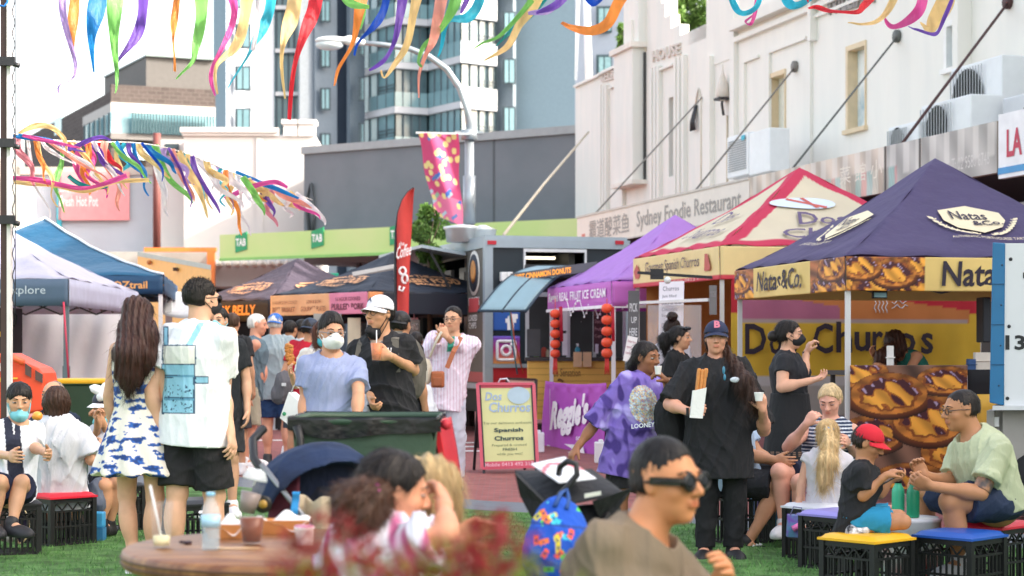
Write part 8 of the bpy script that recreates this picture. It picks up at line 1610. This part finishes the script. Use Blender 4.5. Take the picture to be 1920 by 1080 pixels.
S=SDF();S.ell(P(1050,1005,6.15),((1,0,0),(0,1,0),(.1,0,1)),(.095,.07,.13),.04);S.ell(P(1045,1045,6.1),((1,0,0),(0,1,0),(0,0,1)),(.115,.085,.13),.05);S.disp(folds(.004,50,5))
def kb(v):
 x,y=pxy(v);c=np.tile(np.array(srgb('1550b8')),(len(v),1));r=np.random.RandomState(9);pal=[srgb('f0603c'),srgb('58c04c'),srgb('3cc0dc'),srgb('d8c83c'),srgb('f07a3c')]
 for i in range(26):
  cx,cy=1005+r.rand()*90,945+r.rand()*135;a=r.rand()*3;dx,dy=x-cx,y-cy;u,w_=dx*math.cos(a)+dy*math.sin(a),dy*math.cos(a)-dx*math.sin(a);m=(np.abs(u)<9)&(np.abs(w_)<5);c[m]=pal[i%5];m=(np.abs(u)<3)&(np.abs(w_)<2);c[m]=srgb('203c6c')
 m=np.abs(y-985-.1*(x-1045))<2;c[m]=srgb('1c3c84');return c
sd('bag',S,clothA('kid_print'),t,.0055,kb);tb([P(1040,950,6.1),P(1052,925,6.15),P(1062,918,6.2),P(1066,935,6.15),P(1062,955,6.1)],.008,pm('1c4a8c'),t,'strap');mb=MB();mb.grid(sheetmap(P(1010,1000,6.12),P(1028,940,6.12),P(1042,948,6.14),P(1020,1005,6.14)),6,4,th=.006);mb.build('teal_flap',pm('3cb4c8'),t)
def frond(t,base,tip,n,size,m,seed,w):
 r=np.random.RandomState(seed);b,e=np.array(base),np.array(tip);u=r.rand(n,1)**.8;p=b+(e-b)*u+r.normal(size=(n,3))*w*(2.4-1.9*u)*np.array([1.6,1,1]);a=(e-b)/np.linalg.norm(e-b)*.5+r.normal(size=(n,3))*.7;a/=np.linalg.norm(a,axis=1)[:,None]
 q=np.cross(a,r.normal(size=(n,3)));q/=np.linalg.norm(q,axis=1)[:,None];s_=size*r.uniform(.6,1.3,(n,1));v=np.stack([p-a*s_,p+q*s_*.22,p+a*s_,p-q*s_*.22],1).reshape(-1,3);return v
for seed_,(lab,cols,fr)in enumerate((('blurred red leaved shrub in the near centre foreground',('962c30','7c1c20'),[((610,1140),(600,965),90,.012),((650,1150),(650,985),90,.012),((700,1170),(720,1010),90,.014),((580,1150),(545,1000),70,.012),((760,1180),(780,1030),80,.014),((860,1160),(900,975),90,.010),((900,1170),(935,960),100,.010),((880,1180),(860,1010),70,.012),((930,1180),(965,1000),60,.012)]),
  ('blurred yellow green shrub mixed with the red leaves at the bottom edge',('7f8c30','5c6c1c'),[((680,1200),(690,1040),100,.016),((760,1200),(740,1050),90,.016),((840,1200),(830,1030),120,.018),((800,1200),(880,1010),90,.016),((930,1200),(940,1030),100,.016),((980,1200),(990,1040),80,.014),((570,1200),(560,1060),60,.014),((620,1200),(610,1070),60,.014)]))):
 Y=2.2+.12*seed_;t=thing('shrub',lab,'shrub',(PX(770,Y),Y,0),0,'shrubs in the near foreground')
 v=np.concatenate([frond(t,P(*b,Y),P(*e,Y+.05*math.sin(i)),int(n*(.8,.8)[seed_]),.015,None,i+seed_*50,w)for i,(b,e,n,w)in enumerate(fr)])
 npmesh('foliage',v,np.arange(len(v)).reshape(-1,4),pm(cols[0],.6,.3,scale=30,cover=.35),t,None,False)
 mb=MB();[mb.tube([V(PX(770,Y)+.05*math.sin(i*2),Y,0),V(PX(b[0],Y),Y,.85),P(*e,Y)],[.006,.004,.0015],5)for i,(b,e,n,w)in enumerate(fr)];mb.build('stem',pm('5a4a30'),t)
# ================================================================ RIBBONS
RC={'o':'f4964c','b':'2a86cc','g':'86cc6c','v':'7650b4','y':'f2cf90','r':'e83844','p':'e45aa4','c':'3cb8d0','l':'b49ad4','s':'f0a090','w':'f0e8ec','d':'1a52c0','t':'208c8c','e':'e08c98'}
RNAME={'o':'orange','b':'blue','g':'lime green','v':'violet','y':'pale yellow','r':'red','p':'pink','c':'cyan','l':'lilac','s':'salmon','w':'white','d':'deep blue','t':'teal','e':'rose'}
def ribmat(c):return mat('ribbon_'+c,RC[c],.45,.12,scale=14,stretch=(1,1,.3),bump=.9,bscale=26,dist=.015,cover=.6)
def spl(pts,n):
 P_=[pts[0]]+list(pts)+[pts[-1]];out=[]
 for i in range(len(pts)-1):
  for k in range(n):
   t=k/n;a,b,c,d=[np.array(q,float)for q in P_[i:i+4]];out.append(.5*((2*b)+(c-a)*t+(2*a-5*b+4*c-d)*t*t+(3*b-a-3*c+d)*t**3))
 out.append(np.array(pts[-1],float));return out
ULAB={}
def uniq(lab):
 k=ULAB[lab]=ULAB.get(lab,0)+1
 return lab if k==1 else lab+', '+['second','third','fourth','fifth','sixth'][min(k-2,4)]+' from left'
def ribbon(col,pts,Y,lab,grp,seed=0,dy=.12):
 lab=uniq(lab)
 """pts: (x, y, width px)"""
 q=spl(pts,7);n=len(q)-1;t0=P(q[0][0],q[0][1],Y);r=np.random.RandomState(seed);ph=r.rand()*6
 mb=MB();V_=[]
 for i,(x,y,w)in enumerate(q):
  j=min(max(i,1),n-1);tx,ty=q[j+1][0]-q[j-1][0],q[j+1][1]-q[j-1][1];L_=math.hypot(tx,ty)or 1;nx,ny=-ty/L_,tx/L_;w=max(w,1.2);tw=.5*math.sin(i*.35+ph)
  for k in range(5):
   u=(k/4-.5);V_.append(P(x+nx*w*u,y+ny*w*u,Y)+V(0,u*w/FP*Y*tw*2+dy*math.sin(i*.22+ph)+.014*math.sin(u*9+i*.5)*min(w/12,1),0))
 mb.smooth=True;mb.add(V_,[(i*5+k,i*5+k+1,(i+1)*5+k+1,(i+1)*5+k)for i in range(n)for k in range(4)])
 o=mb.build('ribbon',ribmat(col),None);s_=None
 tag(o,lab,'ribbon',grp);return o
TOP=[('l',[(122,-30,8),(124,20,14),(128,70,12),(135,120,6),(133,150,3),(118,165,3),(112,178,3)]),('o',[(140,-30,14),(142,40,18),(139,90,12),(137,120,4)]),('b',[(188,-30,30),(184,30,28),(175,80,16),(171,132,3)]),('g',[(222,-30,28),(220,40,24),(215,100,14),(213,140,6),(216,175,2)]),('v',[(272,-30,26),(262,20,24),(250,70,14),(228,115,7),(220,135,2)]),
 ('o',[(328,-30,14),(326,30,14),(330,70,6),(328,100,4),(323,130,4)]),('g',[(380,-30,30),(375,20,28),(364,80,14),(362,120,8),(335,152,3)]),('p',[(428,-20,22),(436,20,14),(424,80,8),(400,140,10),(402,178,3)]),('y',[(470,-30,30),(458,20,26),(440,80,16),(408,125,8),(412,180,4)]),('c',[(510,-30,24),(500,20,22),(482,70,14),(468,110,6),(428,165,2)]),
 ('w',[(490,-30,12),(484,30,12),(470,90,8)]),('y',[(552,-30,30),(545,30,28),(535,80,12),(530,130,7),(532,182,3)]),('r',[(592,-30,32),(585,20,26),(572,70,16),(552,140,10),(540,222,6)]),('g',[(640,-10,10),(655,5,14),(690,8,8)]),('o',[(680,-20,26),(675,30,18),(662,80,9),(632,125,6),(626,160,3)]),('g',[(688,-20,10),(682,20,8),(672,50,5)]),
 ('d',[(726,-30,16),(718,20,14),(702,55,12),(672,82,6),(662,100,3)]),('v',[(755,-30,24),(752,20,16),(742,80,9),(722,110,9),(690,128,3)]),('y',[(790,-30,22),(776,30,16),(762,80,14),(738,118,9),(722,148,4),(716,135,4)]),('s',[(830,-30,28),(822,20,22),(812,80,14),(798,110,9),(785,140,5),(784,180,3)]),('g',[(866,-30,20),(850,20,20),(825,55,10),(795,80,8),(785,115,6),(792,130,4)]),
 ('c',[(905,-30,20),(895,5,20),(875,35,16),(840,45,12),(828,85,6),(820,102,3)]),('v',[(885,-30,12),(872,5,10),(865,30,4)]),('g',[(1010,-20,16),(985,20,10),(940,65,8),(905,76,4),(885,92,2)]),('t',[(1030,-10,8),(1000,22,8),(965,50,8),(930,90,3)]),('y',[(1020,-30,24),(1000,10,22),(975,40,14),(950,90,12),(908,118,3)]),('l',[(1060,-20,10),(1030,20,12),(990,30,6)]),('v',[(1070,-20,14),(1040,15,14),(1005,28,5)]),
 ('o',[(1185,-30,24),(1160,5,22),(1140,40,20),(1105,56,16),(1068,55,12),(1052,45,5)]),('d',[(1090,-15,10),(1110,2,12),(1130,-8,8)]),('c',[(1360,-20,14),(1375,15,12),(1395,22,10),(1420,10,10),(1426,-10,8)]),('p',[(1424,-10,8),(1415,25,8),(1404,50,6),(1398,40,5),(1420,20,3)]),('c',[(1460,-20,20),(1480,2,16),(1505,3,14),(1540,-20,8)]),('r',[(1650,-20,14),(1620,10,14),(1600,28,8),(1560,22,8),(1535,8,7),(1516,14,4)]),
 ('y',[(1690,-30,14),(1670,15,12),(1640,42,7),(1610,50,6),(1590,42,2)]),('p',[(1732,-30,26),(1722,15,22),(1705,38,18),(1680,46,9),(1662,32,4)]),('y',[(1772,-30,34),(1768,10,32),(1755,40,26),(1745,56,14),(1720,46,4)]),('v',[(1790,-20,6),(1780,20,7),(1762,58,7),(1735,66,7),(1712,58,5),(1707,46,2)]),('r',[(1510,-30,8),(1505,-5,6),(1512,8,3)])]
rr=np.random.RandomState(21)
posn=lambda x:'left of the picture' if x<300 else('left centre' if x<620 else('above the street lamp' if x<900 else('above the tower gap' if x<1250 else 'above the cream facade')))
for i,(c,pts)in enumerate(TOP):
 e=pts[-1];lab='%s streamer, its tip %s'%(RNAME[c],('over the sky at far left' if e[0]<250 else 'over the brick office' if e[0]<405 else 'over the pale tower wall' if e[0]<500 else 'over the narrow tower windows' if e[0]<585 else 'beside the street lamp head' if e[0]<700 else 'above the lamp arm' if e[0]<850 else 'over the blue grey wall' if e[0]<1150 else 'before the cream cornice' if e[0]<1560 else 'near the blue window'))
 ribbon(c,pts,14.5+rr.rand()*1.2,lab,'long streamers hanging along the top',i)
t=thing('ribbon_rope','rope stretched high above the street carrying the long streamers','rope',tuple(P(100,-30,15)));mb=MB();mb.tube([P(-100+k*75,-34-14*math.sin(k*.5),15.1)for k in range(28)],.008,5);mb.build('rope',pm('e8e4e0'),t)
def gx(u):return 22+535*u,250+112*u-26*math.sin(u*3.1)+8*math.sin(u*9)
Yg=lambda u:13.3+4.5*u
t=thing('ribbon_rope','sagging rope running from the edge pole to the white building with short ribbons','rope',tuple(P(30,250,13.3)));mb=MB();mb.tube([P(*gx(k/30),Yg(k/30))for k in range(31)]+[P(585,375,18.5)],.006,5);mb.build('rope',pm('e8e4e0'),t)
cl='robgypwvwcslegwdwoypysw';rr=np.random.RandomState(33);used={}
for i in range(62):
 u=(i+rr.rand()*.6)/62;x,y=gx(u);c=cl[rr.randint(len(cl))];w=rr.uniform(6,15);L_=rr.uniform(60,165)*(1-.25*u);wind=rr.uniform(-.1,.75)if u>.15 else rr.uniform(.2,1.3);dx=L_*wind;dyv=math.sqrt(max(L_*L_-dx*dx*.8,L_*L_*.06));
 if u>.8:dyv*=.6;dx=abs(dx)*1.1
 k1,k2=rr.uniform(-.6,.6,2);pts=[(x,y,w*.8),(x+dx*.2+k1*18,y+dyv*.3,w),(x+dx*.55-k2*22,y+dyv*.6,w*.8),(x+dx*.85+k1*14,y+dyv*.85,w*.5),(x+dx,y+dyv,2)]
 pl_='at the pole' if u<.12 else 'before the brick office' if u<.3 else 'over the pink hoarding' if u<.5 else 'by the brown post' if u<.62 else 'across the white wall' if u<.85 else 'at the far end'
 ln_='long' if L_>120 else 'short' if L_<85 else 'mid length';lab='%s %s ribbon on the lower garland %s'%(ln_,RNAME[c],pl_)
 ribbon(c,pts,Yg(u)+rr.uniform(-.15,.15),lab,'ribbons of the lower left garland',100+i,.06)
for i,(c,pts,Y)in enumerate((('p',[(22,333,8),(70,338,10),(110,346,9),(150,352,8),(190,345,8),(240,330,8)],13.6),('y',[(22,340,7),(60,345,9),(105,348,9),(160,358,8),(215,340,8),(280,338,7)],13.7),('t',[(130,330,7),(150,345,9),(175,352,7),(200,350,3)],13.8),('y',[(38,252,9),(70,236,10),(95,238,9),(120,262,8),(128,285,3)],13.6),('v',[(120,285,7),(160,268,10),(190,258,7),(206,262,3)],14.2),('p',[(420,372,7),(470,350,10),(515,342,10),(540,352,5)],17),('b',[(440,322,8),(480,340,10),(520,355,9),(560,372,4)],17.2))):
 ribbon(c,pts,Y,'%s ribbon blown almost level %s'%(RNAME[c],'beside the pole' if pts[0][0]<100 else 'over the pink hoarding' if pts[0][0]<300 else 'at the garland end'),'ribbons of the lower left garland',300+i,.05)
mb=MB();mb.tube([P(1103,248,46),P(1020,345,38),P(945,440,30)],.03,6);tag(mb.build('stay_rod',pm('c9bda8')),'pale stay rod slanting down left from the cream wall to the trailer roof','tie rod')
mb=MB();mb.tube([P(-2,10,12.9),P(8,12,12.9),P(14,4,12.9),P(16,-12,12.9)],.008,5);tag(mb.build('cable',pm('2a7ad0')),'blue cord looped at the top of the edge pole','cable')
cam=bpy.data.cameras.new('camera');co=bpy.data.objects.new('camera',cam);COL.objects.link(co)
co.location=(0,0,CZ);co.rotation_euler=(R(90),0,0)
cam.sensor_width=36;cam.lens=36*FP/1920;cam.shift_y=(HY-540)/1920;cam.clip_end=3000
cam.dof.use_dof=True;cam.dof.focus_distance=12.6;cam.dof.aperture_fstop=3.6
SC.camera=co
w=bpy.data.worlds.new('World');SC.world=w;w.use_nodes=True
nt=w.node_tree;bg=nt.nodes['Background'];sk=nt.nodes.new('ShaderNodeTexSky');sk.sky_type='NISHITA';sk.sun_disc=False
SE,SA=R(30),R(105)
sk.sun_elevation=SE;sk.sun_rotation=SA;sk.air_density=1.0;sk.dust_density=4.2;sk.ozone_density=1.0
hs=nt.nodes.new('ShaderNodeHueSaturation');hs.inputs['Saturation'].default_value=.6;mx=nt.nodes.new('ShaderNodeVectorMath');mx.operation='MULTIPLY';mx.inputs[1].default_value=(1.07,1.0,.92)
nt.links.new(sk.outputs[0],hs.inputs['Color']);nt.links.new(hs.outputs[0],mx.inputs[0]);nt.links.new(mx.outputs[0],bg.inputs[0]);bg.inputs[1].default_value=.15
sl=bpy.data.lights.new('sun','SUN');so=bpy.data.objects.new('sun',sl);COL.objects.link(so)
d=V(math.sin(SA)*math.cos(SE),math.cos(SA)*math.cos(SE),math.sin(SE))
so.rotation_euler=d.to_track_quat('Z','Y').to_euler();sl.energy=2.0;sl.angle=R(.6);sl.color=(1,.94,.86)
SC.view_settings.view_transform='Standard';SC.view_settings.look='None';SC.view_settings.exposure=2.2;SC.view_settings.gamma=1
SC.cycles.use_denoising=True;SC.cycles.max_bounces=6;SC.cycles.transparent_max_bounces=8
try:SC.cycles.denoiser='OPENIMAGEDENOISE'
except Exception:pass
